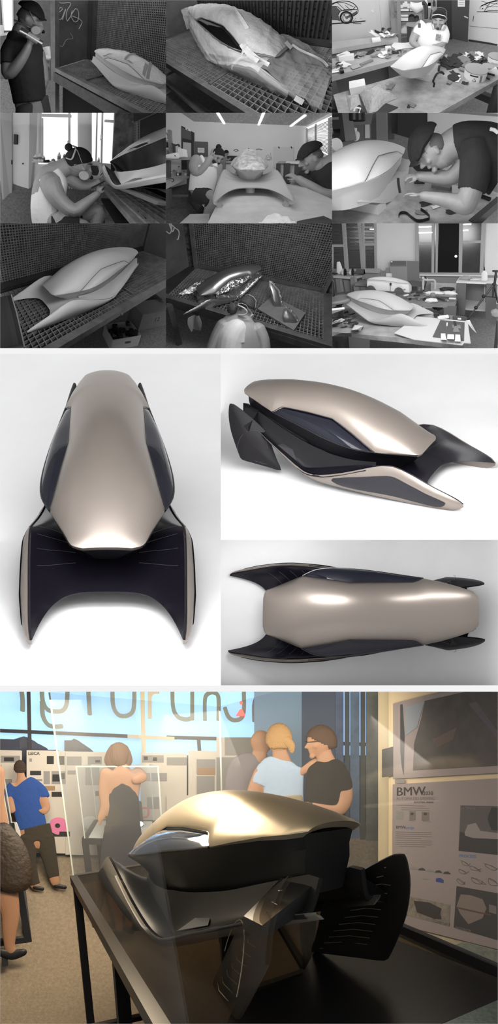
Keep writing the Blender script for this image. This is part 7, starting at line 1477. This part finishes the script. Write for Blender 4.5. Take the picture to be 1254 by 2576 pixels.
# neighbouring stands
blk = mat('stand_black', (.012, .012, .014), .4); wt = mat('stand_white', (.6, .58, .54), .5)
def stand(label, A_, B_, C_, D_, h, base=FZ, w_=.05, topm=None):
    t = thing('display_stand', label, 'stand', lerp(A_, C_, .5)); P = [V3((p.x, p.y, h)) for p in (A_, B_, C_, D_)]
    for i in range(4):
        MB().bar(P[i], V3((P[i].x, P[i].y, base)), w_).build('leg', blk, t); MB().bar(P[i], P[(i + 1) % 4], w_).build('top_rail', blk, t); a_, b_ = P[i].copy(), P[(i + 1) % 4].copy(); a_.z = b_.z = base + w_ / 2; MB().bar(a_, b_, w_).build('floor_rail', blk, t)
    if topm: MB().slab(P, (0, 0, .02)).build('stand_top', topm, t)
    return t, P
def fl(u, v): return gz(u, v, FZ)
st1, P1_ = stand('black frame stand behind the woman at the left edge', fl(-60, 2385), fl(72, 2368), fl(60, 2250), fl(-60, 2260), -.28)
st2, P2_ = stand('black stand with white top and lit exhibits behind the bronze nose', fl(240, 2330), fl(425, 2345), fl(400, 2240), fl(262, 2235), -.28, topm=wt)
st3, P3_ = stand('large black frame stand seen through the dark glass', fl(574, 2520), fl(772, 2452), fl(700, 2330), fl(560, 2370), -.20, w_=.045)
c = lerp(P2_[0], P2_[2], .6); t = thing('exhibit_box', 'black box exhibit with two bright lamps on the white-topped stand', 'exhibit', c); MB().box((c.x, c.y, c.z + .16), (.22, .22, .26), bev=.01).build('box_body', blk, t)
for k in (-.08, .08): MB().ball((c.x - .1, c.y + k, c.z + .06), .028, 10, 8).build('bright_lamp', GM['light'], t, True)
t = thing('rounded_exhibit', 'white rounded seat-like exhibit with a black panel at the far left', 'exhibit', pa(25, 2110, 4.2)); MB().slab([pa(5, 2070, 4.2), pa(40, 2068, 4.2), pa(50, 2085, 4.2), pa(50, 2118, 4.2), pa(5, 2118, 4.2)], bkD(.2)).build('seat_body', wt, t); card3(10, 2080, 36, 2108, 4.17, 'black_panel', blk, t); tag(MB().ball(tuple(pa(228, 2072, 4.4)), (.10, .10, .09), 14, 10).build('pale_dome', wt, None, True), 'pale dome exhibit left of the woman in black', 'exhibit')
for i, (u, v) in enumerate(((270, 2043), (358, 2044))): tag(MB().tube(crv([pa(u - 12, v - 10, 4.6), pa(u + 13, v - 10, 4.6), pa(u + 13, v + 10, 4.6), pa(u - 12, v + 10, 4.6), pa(u - 12, v - 10, 4.6)], 40), .012, 6).build('reflected_red_outline', mat('red_line', (.8, .12, .08), .6), None, True), ['small red rectangular reflection left of the woman in black', 'small red rectangular reflection right of the woman in black'][i], 'frame')  # red tubes stand in for reflections
t = thing('red_reflection', 'small glowing red reflection high above the group', 'reflection', pa(606, 1790, 7.5)); MB().ball(tuple(pa(607, 1768, 7.5)), .035, 10, 8).build('reflected_red_spot', mat('red_glow', (1, .12, .10), .5, emit=1.5), t, True); MB().slab([pa(594, 1800, 7.5), pa(604, 1784, 7.5), pa(610, 1784, 7.5), pa(618, 1800, 7.5)], bkD(.03)).build('reflected_red_patch', MATS['red_glow'], t)  # glowing shapes imitate a red reflection
def star(a, b):
    th = a * 2 * PI; r = (.16 + .08 * abs(cos(th * 2)) ** 2) * (1 - b) + .002; return r * cos(th), r * sin(th), .13 * b ** 1.1
sc = pa(645, 2278, 2.5)
m = MB(); pts_o = [(722, 2262), (700, 2225), (690, 2205), (640, 2195), (600, 2190), (585, 2215), (573, 2240), (573, 2255), (595, 2262), (616, 2281), (650, 2268), (690, 2262)]
oo_ = [pa(u, v, 2.5) for u, v in pts_o]; cc_ = pa(622, 2232, 2.32); m.patch(lambda a, b: lerp(oo_[int(round(a * 12)) % 12], cc_, b) - bkD(.05 * sin(PI * b)), 12, 6, .006)
tag(m.build('folded_lampshade', mat('pale_mauve', (.42, .36, .33), .7), None, True, ang=20), 'pale folded star-shaped sculpture seen through the dark glass', 'sculpture')
# poster wall on the right
def Zp(u): return 1 / (1 / 2.7 + (1 / 2.0 - 1 / 2.7) * (u - 991) / 263)
def pp_(u, v, o=0): return pa(u, v, Zp(u) - o)
def psheet(pts, m, par, o, name='picture', th=.002): return MB().slab([pp_(u, v, o) for u, v in pts], bkD(th)).build(name, m, par)
mv = mat('poster_mauve', (.34, .285, .285), .5); mv2 = mat('poster_ink', (.045, .04, .038), .6); inkb = mat('ink_blue', (.10, .20, .42), .6); inkl = mat('ink_light', (.20, .17, .17), .7)
struct(MB().slab([pp_(985, 1690, -.06), pp_(1290, 1690, -.06), pp_(1290, 2420, -.06), pp_(985, 2340, -.06)], bkD(.05)).build('wall_right', mat('poster_wall_cream', (.85, .68, .44), .7)))
t = thing('poster', 'upper poster with a dark blurred picture and a thin dark blade shape', 'poster', pp_(1120, 1955)); psheet([(991, 1770), (1270, 1700), (1270, 1943), (991, 1959)], mv, t, 0, 'sheet', .01)
psheet([(1070, 1763), (1150, 1745), (1270, 1720), (1270, 1925), (1040, 1938), (1043, 1870), (1060, 1810)], mat('poster_dark_picture', (.035, .024, .022), .4, var=.75, vscale=5, col2=(.012, .01, .012)), t, .012); psheet([(1008, 1772), (1013, 1772), (1018, 1850), (1016, 1950), (1012, 1930), (1008, 1890)], mat('blade_slate', (.02, .028, .035), .5), t, .012)
psheet([(1020, 1778), (1068, 1765), (1050, 1830), (1022, 1850)], mat('poster_pale_blue', (.30, .34, .40), .6), t, .010); psheet([(1180, 1770), (1200, 1765), (1254, 1840), (1250, 1855)], mat('poster_violet', (.08, .06, .09), .6), t, .016); psheet([(1090, 1860), (1150, 1830), (1140, 1860), (1100, 1880)], mat('poster_brown', (.12, .08, .07), .6), t, .016)
tag(MB().slab([pp_(963, 1885, .0), pp_(990, 1878, .0), pp_(990, 1952, .0), pp_(963, 1955, .0)], bkD(.01)).build('dark_picture', mat('small_dark_picture', (.02, .02, .02), .5, var=.6)), 'small dark picture on the cream post', 'picture')
tag(MB().slab([pp_(996, 1961, .0), pp_(1019, 1960, .0), pp_(1019, 1970, .0), pp_(996, 1971, .0)], bkD(.01)).build('grey_strip', gy), 'small grey strip between the two posters', 'strip')
t = thing('poster', 'lower poster headed BMW 2030 with sketches and car pictures', 'poster', pp_(1120, 2350)); psheet([(990, 1973), (1270, 1957), (1270, 2392), (988, 2322)], mv, t, 0, 'sheet', .01)
pz = lambda u, v: pp_(u, v, .004)
txt('BMW', 997, 2002, 31, pz, mv2, t, slope=-.03); txt('BMW', 998, 2002, 31, pz, mv2, t, slope=-.03); txt('2030', 1065, 2000, 13, pz, mv2, t, bold=.008, slope=-.02); txt('AUTOMATED DRIVING', 998, 2013, 11.2, pz, inkl, t, slope=-.01, sx=.84); txt('INDUSTRIAL DESIGN', 1042, 2020, 5.6, pz, mv2, t, bold=.008, sx=.95)
txt('BMW', 997, 2084, 10, pz, mv2, t); txt('auriga', 1019, 2085, 10, pz, inkb, t); txt('PROCESS.', 1156, 2156, 10.5, pz, inkb, t, slope=.04)
ml = MB()
for v, a_, b_ in ((2025, 998, 1070), (2031, 1010, 1080), (2036, 1010, 1082), (2092, 996, 1087), (2097, 996, 1087), (2102, 996, 1087), (2107, 996, 1060), (2113, 996, 1087), (2118, 996, 1087), (2123, 996, 1087), (2128, 1005, 1072), (2063, 1030, 1046), (2065, 1065, 1085)): ml.slab([pp_(a_, v, .004), pp_(b_, v + 2, .004), pp_(b_, v + 3.2, .004), pp_(a_, v + 1.2, .004)], bkD(.001))
ml.build('text_lines', inkl, t)
for a_, b_, c_, d_, m_ in ((998, 2040, 1015, 2060, gy), (1031, 2040, 1046, 2062, inkl), (1062, 2042, 1080, 2064, inkl)): psheet([(a_, b_), (c_, b_ + 1), (c_, d_ + 1), (a_, d_)], m_, t, .005, 'portrait')
for u in (1038, 1071): ml = MB().tube([pp_(u, 2045, .008), pp_(u, 2050, .008)], .010, 8); ml.build('portrait_figure', mv2, t)
e_ = psheet([(1160, 2026), (1270, 2028), (1270, 2152), (1155, 2140)], mat('exterior_bg', (.10, .085, .085), .6), t, .005); psheet([(1158, 2093), (1270, 2098), (1270, 2152), (1155, 2140)], mat('exterior_floor', (.022, .018, .018), .6), t, .008); psheet([(1170, 2095), (1178, 2075), (1198, 2070), (1210, 2090), (1270, 2098), (1270, 2112), (1190, 2108), (1172, 2102)], mat('exterior_car', (.32, .28, .28), .6), t, .011); psheet([(1228, 2060), (1238, 2030), (1270, 2035), (1270, 2090), (1238, 2088)], mat('exterior_black', (.015, .012, .012), .6), t, .012)
txt('EXTERIOR.', 1161, 2036, 8, lambda u, v: pp_(u, v, .014), inkl, t, slope=.02)
sl = mat('sketch_line', (.12, .10, .10), .7); rr = random.Random(11)
for k, (u, v, w_) in enumerate(((1172, 2172, 16), (1195, 2185, 20), (1235, 2180, 22), (1165, 2192, 16), (1160, 2218, 18), (1200, 2216, 24), (1244, 2220, 24))):
    pts = [(u + w_ * cos(j * 1.1) * (.5 + rr.random() * .5), v + w_ * .5 * sin(j * 1.4) * (.5 + rr.random() * .5)) for j in range(9)]; MB().tube([pp_(p.x, p.y, .006) for p in crv(pts, 34)], .0012, 4).build('car_sketch', sl, t)
for k in range(5):
    u = 1041 + k * 21; v = 2182 + k * 3; psheet([(u - 9, v + 3), (u - 5, v - 1), (u + 3, v - 2), (u + 9, v + 3), (u + 9, v + 5), (u - 9, v + 4)], [gy, mv2, gy, mv2, mv2][k], t, .006, 'car_icon')
psheet([(1062, 2210), (1070, 2206), (1078, 2211), (1076, 2213), (1064, 2212)], gy, t, .006, 'car_icon'); psheet([(1098, 2210), (1108, 2208), (1117, 2214), (1116, 2221), (1098, 2218)], mat('icon_blue', (.02, .05, .28), .6), t, .006, 'car_icon')
psheet([(1032, 2255), (1134, 2276), (1131, 2330), (1022, 2302)], mat('comfort_bg', (.28, .24, .20), .6, var=.4), t, .005); psheet([(1042, 2266), (1080, 2270), (1112, 2286), (1108, 2298), (1112, 2312), (1095, 2312), (1050, 2295)], mat('comfort_seat', (.03, .022, .02), .6), t, .009); txt('COMFORT', 1085, 2318, 10, lambda u, v: pp_(u, v, .012), inkl, t, slope=.25)
psheet([(1150, 2229), (1270, 2250), (1270, 2370), (1143, 2333)], mat('interior_bg', (.035, .03, .03), .6), t, .005); psheet([(1160, 2250), (1185, 2252), (1215, 2262), (1225, 2285), (1215, 2310), (1180, 2325), (1160, 2300), (1150, 2280)], mat('interior_tan', (.24, .19, .17), .6), t, .009); psheet([(1150, 2281), (1235, 2300), (1235, 2304), (1150, 2285)], mat('interior_rail', (.12, .06, .04), .6), t, .012); psheet([(1232, 2275), (1250, 2280), (1250, 2300), (1232, 2295)], inkl, t, .012); txt('INTERIOR', 1147, 2336, 9, lambda u, v: pp_(u, v, .012), inkl, t, slope=.25)
# pale floor boards beyond the case
tag(MB().slab([pa(990, 2325, 2.0), pa(1170, 2370, 1.75), pa(1100, 2400, 1.65), pa(970, 2360, 1.9)], (0, 0, -.02)).build('cream_plinth', mat('plinth_cream', (.42, .36, .24), .8, var=.3, vscale=6)), 'cream plinth top below the lower poster', 'plinth'); tag(MB().slab([pa(1168, 2368, 1.75), pa(1290, 2400, 1.6), pa(1290, 2470, 1.5), pa(1100, 2398, 1.65)], (0, 0, -.02)).build('green_plinth', mat('plinth_green', (.20, .22, .18), .8, var=.3, vscale=9)), 'grey-green plinth top at the right edge', 'plinth'); 
tag(MB().slab([pa(1080, 2590, .50), pa(1290, 2500, .58), pa(1290, 2640, .5)], (0, 0, -.01)).build('green_plinth', MATS['plinth_green']), 'grey-green corner surface at the bottom right below the black table', 'plinth')
# the table and its glass case
C0, C1, C2, C3 = gz(185, 2205, 0), gz(480, 2634, 0), V3((-.25, -.365, 0)), V3((1.08, -.36, 0)); C1 = V3((-.2, .232, 0))
t = thing('display_table', 'black metal display table carrying the dark and bronze model in a glass case', 'table', V3((.4, 0, FZ)))
zz = V3((0, 0, -.012)); rl = mat('table_rail', (.05, .042, .036), .3, .4)
for nm, p, q in (('front_rail', C0, C1), ('far_rail', C3, C0)): MB().bar(V3(p) + zz, V3(q) + zz, .024, .034).build(nm, rl, t)
MB().bar(C2 + V3((0, 0, .006)), C3 + V3((0, 0, .006)), .018, .03).build('back_rail', blk, t)
for u0, v0, u1, v1, w_, Z in ((192, 2215, 231, 2600, .021, 1.3), (299, 2395, 316, 2600, .028, .95)): MB().bar(pa(u0, v0, Z), pa(u1, v1, Z * 1.0), w_ * 1.15).build('leg', blk, t)
MB().bar(pa(230, 2585, 1.1), pa(400, 2548, 1.15), .016).build('low_rail', rl, t)
MB().slab([C0 + V3((-.012, -.012, 0)), C1 + V3((0, -.012, 0)), C2, C3], (0, 0, -.006)).build('smoked_glass_top', glassy('smoked_glass', (.36, .33, .29), .90, .08, .8), t)
MB().slab([gz(985, 2362, .001), gz(1254, 2462, .001), gz(1300, 2500, .001), gz(1110, 2578, .001), gz(700, 2640, .001), gz(560, 2600, .001), gz(600, 2515, .001), gz(760, 2455, .001), gz(800, 2380, .001)], (0, 0, .002)).build('black_panel', mat('black_acrylic', (.010, .009, .009), .28), t)
gc = glassy('case_glass', (.96, .97, .98), .93, .02, 1.0); t = thing('glass_case', 'clear glass case standing on the black display table over the model', 'glass case', lerp(C0, C2, .5)); hh = V3((0, 0, .62))
for nm, p, q in (('front_pane', C0, C1), ('end_pane', C3, C0), ('back_pane', C2, C3)): MB().slab([V3(p), V3(q), V3(q) + hh, V3(p) + hh], V3((0, 0, 1)).cross(V3(q) - V3(p)).normalized() * .003).build(nm, gc, t)
for p in (C0, C3): MB().bar(V3(p), V3(p) + hh, .005).build('pane_edge', mat('glass_edge', (.55, .60, .55), .2), t)
t = thing('glass_case', 'smaller clear glass case on the stand behind the woman in black', 'glass case', P2_[0]); P = [V3((p.x, p.y, P2_[0].z + .02)) for p in P2_]; h2 = V3((0, 0, .62))
for i in range(4): MB().slab([P[i], P[(i + 1) % 4], P[(i + 1) % 4] + h2, P[i] + h2], (.004, 0, 0)).build('pane', gc, t); MB().bar(P[i] + h2, P[(i + 1) % 4] + h2, .012).build('top_edge', MATS['glass_edge'], t); MB().bar(P[i], P[i] + h2, .010).build('pane_edge', MATS['glass_edge'], t)
t = thing('glass_case', 'clear glass case over the stand at the far left edge', 'glass case', P1_[1]); P = [V3((p.x, p.y, P1_[0].z + .02)) for p in P1_]
for i in (0, 1, 2): MB().slab([P[i], P[(i + 1) % 4], P[(i + 1) % 4] + h2, P[i] + h2], (.004, 0, 0)).build('pane', gc, t); MB().bar(P[i], P[i] + h2, .012).build('pane_edge', MATS['glass_edge'], t); MB().bar(P[i] + h2, P[(i + 1) % 4] + h2, .012).build('top_edge', MATS['glass_edge'], t)
VD = dict(FIN); VD['shell'] = mat('satin_gold_bronze', (.50, .42, .30), .34, .8); VD['fin'] = mat('fin_black', (.014, .013, .012), .35); VD['line'] = mat('groove_bronze', (.20, .16, .11), .5); VD['saddle'] = VD['flank'] = VD['body'] = mat('body_black', (.010, .010, .010), .3)
VD['window'] = mat('window_mirror_blue', (.02, .04, .08), .05, 0, spec=1.0, coat=1); VD['recess'] = mat('recess_grey', (.12, .12, .12), .3)
v = vehicle('bronze-roofed model in the glass case, seen from its rear left corner', VD)
gf = glassy('fin_reflection', (.62, .58, .52), .93, .3, .4); fi = [o for o in v.children if o.name.startswith('rear_fin')][0]; fi.data.materials[0] = gf; fi['label'] = 'fin with a disc seam, see-through to imitate reflections'  # clear material stands in for reflections over the dark fin
fe = [o for o in v.children if o.name.startswith('fender')][0]; fe.data.materials[0] = glassy('smoky_fender', (.75, .70, .64), .74, .25, .5)  # see-through mix imitates the reflections on this fender
# people (picture units = pixels, v from the top of this set)
sk = mat('skin_warm', (.40, .21, .12), .5); sk2 = mat('skin_deep', (.24, .11, .06), .5); bl_ = mat('blue_shirt', (.022, .07, .27), .85, bump=.3, bscale=8); tr = mat('olive_trousers', (.045, .038, .028), .9, bump=.3, bscale=8); hr = mat('brown_hair', (.04, .022, .014), .7, bump=.5, bscale=30); hb_ = mat('auburn_hair', (.16, .085, .045), .7, bump=.6, bscale=30, stretch=(1, 1, .2)); bd_ = mat('blonde_hair', (.45, .26, .10), .6, bump=.5, bscale=30)
eb = GM['eye']; sh = mat('shoe_black', (.015, .015, .018), .4)
F = Fig(4.25, 1); HB = Head(F, (50, 192, 0), 40, yaw=172, pitch=4)
def bd(m):
    otube(F, m, spl([(53, 208, 0, 10), (54, 220, 0, 13), (62, 245, 0, 38, 22), (72, 300, 0, 34, 20), (82, 350, 0, 34, 22), (95, 375, 0, 34, 22)]))
    otube(F, m, spl([(96, 240, 0, 14), (110, 275, -5, 12), (117, 292, -8, 10), (110, 302, -16, 8)])); otube(F, m, spl([(32, 240, 0, 14), (24, 270, -6, 11), (30, 300, -16, 8)])); hand(F, m, (110, 302, -16), (-1, -.4, -.2), (0, 0, -1), 18, .6)
    otube(F, m, spl([(75, 370, 0, 22), (72, 420, 0, 17), (85, 480, 4, 12), (92, 492, 4, 10)])); otube(F, m, spl([(110, 370, 0, 22), (125, 430, 0, 16), (140, 480, -4, 12)])); HB.face(m)
p = person('man in blue t-shirt and dark trousers seen from behind, reading the boards', F, bd, sk, (110, 495, 0), .012)
cloth('t_shirt', F, [[(56, 226, 0, 20, 16), (62, 240, 0, 40, 24), (70, 290, 0, 38, 24), (82, 342, 0, 37, 26)], [(88, 238, 0, 17), (104, 252, 0, 16), (112, 268, -3, 15)], [(36, 238, 0, 16), (26, 250, 0, 15), (22, 268, -3, 14)]], bl_, p, .012); cloth('trousers', F, [[(88, 338, 0, 39, 26), (96, 375, 0, 40, 26)], [(74, 365, 0, 25), (72, 420, 0, 19), (84, 470, 3, 14), (90, 486, 3, 13)], [(112, 365, 0, 25), (126, 425, 0, 19), (136, 468, -3, 14)]], tr, p, .012); HB.hair(p, hr, front=.3, back=-.75, vol=1.1)
for c_ in ((95, 492, 0, 12), (148, 488, -5, 16)): otube(F, MB(), [(c_[0] - 8, c_[1], c_[2], 6, 8), (c_[0] + c_[3], c_[1] + 4, c_[2] - 4, 5, 8)]).build('shoe', sh, p, True)
F = Fig(2.6, 1)
def bd(m): otube(F, m, spl([(10, 470, 0, 30), (18, 520, 0, 30), (26, 560, 0, 24), (24, 600, 0, 19), (24, 640, 0, 14), (30, 655, 0, 14)])); otube(F, m, spl([(-6, 270, 4, 16), (4, 380, 4, 26), (10, 480, 2, 28)])); otube(F, m, spl([(-8, 200, 0, 20), (-5, 280, 0, 16), (4, 320, 0, 10)])); hand(F, m, (4, 318, 0), (.4, 1, 0), (0, 0, -1), 24, .4)
p = person('person at the left edge with brown bag, bare leg and black heeled shoe', F, bd, sk, (20, 690, 0), .010)
cloth('skirt', F, [[(-10, 330, 0, 30, 30), (-5, 420, 0, 38, 34), (5, 490, 0, 36, 34)]], mat('navy_skirt', (.02, .03, .07), .9), p, .010); b_ = MB(); otube(F, b_, spl([(0, 655, 0, 10, 12), (30, 662, 0, 13, 13), (60, 655, -6, 9, 12)])); so = b_.build('shoe', sh, p, True); MB().bar(F.m((12, 662, 6)), F.m((13, 690, 6)), .035).build('heel', sh, so)
b_ = MB(); otube(F, b_, spl([(-5, 350, -40, 34, 20), (20, 400, -44, 46, 26), (32, 450, -44, 50, 28), (35, 485, -42, 46, 26)]), 18); tag(b_.build('shoulder_bag', mat('bag_brown', (.045, .03, .02), .4, bump=.5, bscale=8), None, True), 'dark brown leather bag carried at the left frame edge', 'bag')
F = Fig(3.1, 1); HW = Head(F, (299, 160, 0), 62, yaw=170, pitch=10)
def bd(m):
    otube(F, m, spl([(302, 178, 0, 16), (306, 196, 0, 22), (306, 215, 0, 50, 26), (308, 270, 0, 42, 24), (310, 330, 0, 42, 26), (305, 400, 0, 46, 30)])); otube(F, m, spl([(268, 205, 0, 17), (262, 250, -4, 14), (264, 290, -10, 12), (252, 320, -16, 9)])); hand(F, m, (252, 320, -16), (-.2, 1, -.2), (1, 0, -.4), 22, .5)
    otube(F, m, spl([(345, 205, 0, 17), (358, 215, -14, 14), (340, 222, -30, 11)])); otube(F, m, spl([(282, 400, 0, 26), (280, 470, 0, 19), (290, 520, 0, 19), (298, 570, 0, 11), (300, 600, 0, 10)])); otube(F, m, spl([(332, 400, 0, 26), (336, 470, 0, 19), (334, 520, 0, 18), (326, 570, 0, 11), (324, 590, 0, 10)])); HW.face(m)
p = person('woman in a black top and short dark skirt seen from behind beside the glass case', F, bd, sk, (310, 610, 0), .009)
cloth('top', F, [[(308, 222, 0, 30, 24), (308, 250, 0, 40, 27), (309, 300, 0, 42, 28), (310, 340, 0, 44, 30)], [(296, 196, 0, 8, 14), (294, 225, 0, 14, 22)], [(326, 205, 0, 6, 14), (325, 228, 0, 14, 22)]], mat('black_top', (.03, .03, .035), .85), p, .009); cloth('skirt', F, [[(309, 335, 0, 45, 31), (308, 400, 0, 54, 36), (306, 462, 0, 58, 38)]], mat('black_skirt', (.02, .02, .03), .9), p, .009)
HW.hair(p, hb_, front=.35, back=-1.3, vol=1.16)
b = MB(); otube(F, b, spl([(299, 150, 4, 30, 26), (298, 172, 6, 36, 24), (298, 188, 6, 30, 18)])); b.build('loose_hair', hb_, p, True)
for c_ in ((300, 604), (325, 595)): otube(F, MB(), [(c_[0] - 8, c_[1], 0, 8, 10), (c_[0] + 6, c_[1] + 10, -8, 7, 9)]).build('shoe', sh, p, True)
def man(label, Z, hc, H, yaw, pitch, path, arms, shirt, shm, hairm, skm, legs=None, trm=None, hk=None, nm='t_shirt'):
    F = Fig(Z, 1); HH = Head(F, hc, H, yaw, pitch)
    def bd(m):
        otube(F, m, spl(path), 18)
        for a in arms: otube(F, m, spl(a))
        for l in (legs or []): otube(F, m, spl(l))
        HH.face(m)
    p = person(label, F, bd, skm, (path[-1][0], 640, 0), .009); cloth(nm, F, shirt, shm, p, .009)
    if legs: cloth('trousers', F, [[(q[0], q[1], q[2], q[3] + 4) for q in l] for l in legs], trm or tr, p, .010)
    if hairm: HH.hair(p, hairm, **(hk or {}))
    return p, HH, F
dkl = mat('black_trousers', (.010, .010, .012), .9)
man('bald man in grey t-shirt facing away, left of the group of three', 3.1, (657, 130, 10), 72, -150, 8, [(655, 150, 10, 18), (648, 175, 10, 24), (630, 205, 10, 54, 32), (622, 280, 10, 50, 32), (620, 350, 10, 50, 34)], [[(590, 215, 5, 20), (598, 270, 0, 17), (640, 300, -10, 13), (680, 300, -16, 10)]],
    [[(648, 165, 10, 22, 20), (632, 195, 10, 56, 36), (618, 260, 10, 56, 38), (612, 310, 10, 58, 40), (605, 370, 10, 62, 42)], [(600, 200, 6, 24), (590, 225, 2, 24), (592, 250, 0, 22)]], mat('grey_shirt', (.20, .18, .20), .85, bump=.3, bscale=7), None, sk)
p, HH, F = man('person with blond tied hair in pale blue top, middle of the group of three', 2.75, (702, 122, -5), 84, 165, 6, [(705, 150, -5, 20), (708, 175, -5, 26), (706, 210, -5, 54, 32), (712, 290, -5, 46, 30), (716, 350, -5, 48, 32)], [[(660, 205, -10, 22), (640, 250, -16, 18), (634, 285, -22, 15), (662, 295, -38, 11)]],
    [[(710, 170, -5, 30, 24), (706, 195, -5, 58, 36), (712, 260, -5, 52, 36), (716, 350, -5, 52, 38)], [(672, 195, -8, 25), (660, 215, -12, 24), (652, 235, -14, 23)]], mat('pale_blue_top', (.36, .47, .62), .85, bump=.3, bscale=7), bd_, sk, nm='top', hk=dict(front=.2, back=-.7, vol=1.12))
otube(F, MB(), spl([(718, 122, -36, 13, 12), (732, 135, -34, 11, 10), (735, 150, -30, 6, 6)])).build('hair_knot', bd_, p, True)
cloth('sweater_tied', F, [[(716, 262, -12, 46, 40), (718, 300, -12, 46, 40), (716, 340, -12, 44, 38)]], mat('striped_cream', (.38, .32, .22), .9, bump=.6, bscale=20, stretch=(1, 1, 4)), p, .009)
p, HH, F = man('man in black shirt and glasses turned left, right of the group of three', 2.7, (808, 128, 0), 86, 62, 5, [(815, 155, 0, 20), (822, 180, 0, 26), (825, 215, 0, 46, 30), (822, 290, 0, 46, 32), (815, 360, 0, 46, 32), (810, 420, 0, 44, 32)], [[(862, 215, -10, 20), (872, 265, -20, 17), (850, 300, -30, 15), (790, 290, -40, 11), (765, 285, -42, 9)], [(800, 180, 20, 16), (785, 185, 10, 12), (755, 205, 0, 9)]],
    [[(822, 172, 0, 26, 22), (824, 200, 0, 52, 34), (822, 290, 0, 50, 36), (814, 380, 0, 50, 36)], [(855, 205, -8, 22), (866, 230, -14, 21), (868, 252, -18, 19)]], mat('black_shirt', (.014, .012, .011), .9), mat('hair_brown2', (.07, .035, .018), .7), sk, legs=[[(788, 420, 0, 26), (780, 500, 0, 20), (775, 600, 0, 16), (775, 655, 0, 12)], [(835, 420, 0, 26), (842, 500, 0, 20), (845, 600, 0, 16), (850, 655, 0, 12)]], trm=dkl, hk=dict(front=.12, back=-.5, vol=1.12))
HH.tube(MB(), [(.37, -.02, .06), (.30, .36, .06), (.02, .46, .05), (-.30, .36, .06), (-.37, -.02, .06)], .012, 6).build('glasses', blk, p, True); MB().tube([F.m((776, 286, -50)), F.m((784, 288, -52))], .025, 12).build('wrist_watch', blk, p, True)
# ------------------------------------------------------------------ added area lights brightening each set: (x, y, depth) -> aim (x, y, depth), size, size2, power, colour
LIGHTS = [
 ('p1', (300, 8, 2.0), (330, 200, 3.6), 1.6, .6, 45, None), ('p1', (150, 8, .4), (120, 200, 1.6), 1.2, .5, 14, None),
 ('p2', (480, 8, 1.5), (540, 130, 2.0), 1.0, .6, 110, None), ('p2', (700, 8, 1.2), (700, 200, 1.8), 1.5, .6, 30, None),
 ('p3', (1045, 8, .5), (1045, 200, 2.4), 3.0, .6, 38, None), ('p3', (1045, 8, 2.8), (1045, 90, 4.4), 3.0, .5, 40, None),
 ('p4', (170, 292, 1.2), (170, 470, 2.0), 1.4, .5, 26, None), ('p4', (300, 292, 1.8), (200, 440, 1.2), 1.2, .5, 22, None),
 ('p5', (627, 292, 2.0), (627, 500, 2.8), 3.0, .6, 30, None), ('p5', (627, 300, 3.9), (627, 400, 5.1), 2.5, .4, 9, None),
 ('p6', (960, 292, .3), (900, 450, 1.5), 1.6, .6, 68, None), ('p6', (1150, 292, .5), (1150, 450, 1.6), 1.5, .5, 18, None),
 ('p7', (260, 570, .9), (200, 740, 2.4), 2.2, .7, 60, None), ('p7', (380, 570, 2.4), (300, 720, 2.8), 1.0, .6, 22, None),
 ('p8', (700, 570, 1.5), (640, 720, 2.8), 2.2, .7, 62, None), ('p8', (600, 570, .3), (600, 850, 1.2), 1.5, .5, 14, None),
 ('p9', (1045, 570, .4), (1045, 800, 2.4), 3.0, .6, 75, None), ('p9', (1045, 570, 2.6), (1045, 680, 4.4), 3.0, .5, 50, None),
 ('A', (278, 900, 1.0), (278, 1350, 7), 4.5, 2.0, 300, None), ('A', (278, 900, 6), (278, 1400, 9), 4.5, 2.0, 340, None), ('A', (60, 1690, 1), (278, 1300, 6), 2, 2, 90, None),
 ('B', (905, 900, 1.0), (905, 1200, 6), 5.0, 1.5, 230, None), ('B', (905, 900, 6), (905, 1150, 10), 5.0, 1.5, 230, None),
 ('C', (690, 1370, .5), (750, 1545, 2.4), 1.8, .8, 70, None), ('C', (1100, 1366, .4), (1000, 1540, 2.8), 2.5, .4, 34, None),  # the first is a fill light added near the open front
 ('D', (250, 1760, 9), (250, 2500, 9), 5, 4, 1050, (1, .82, .58)), ('D', (500, 1760, 3), (600, 2200, 6), 5, 3, 80, (1, .86, .64)), ('D', (700, 1760, 13), (600, 1950, 16), 6, 2, 150, (1, .88, .70)), ('D', (1050, 1760, 8), (1130, 2200, 12), 2.5, 2.5, 120, (1, .86, .74)), ('D', (250, 1760, 14), (250, 2050, 16.5), 4, 2, 160, (1, .90, .76)),
]
for k, p, q, sz, s2, pw, c in LIGHTS:
    d = V3(((q[0] - p[0]) / 100, q[2] - p[2], (q[1] - p[1]) / 100)).normalized(); up = s2 / 2 * math.hypot(d.x, d.y) * 100 + 5
    blamp(p[0], p[2], max(p[1], RECT[k][1] + up), q[0], q[2], q[1], sz, pw, c or (1, 1, 1), s2)
for o in bpy.data.objects:
    for k_ in ('_o', '_rz'):
        if k_ in o: del o[k_]
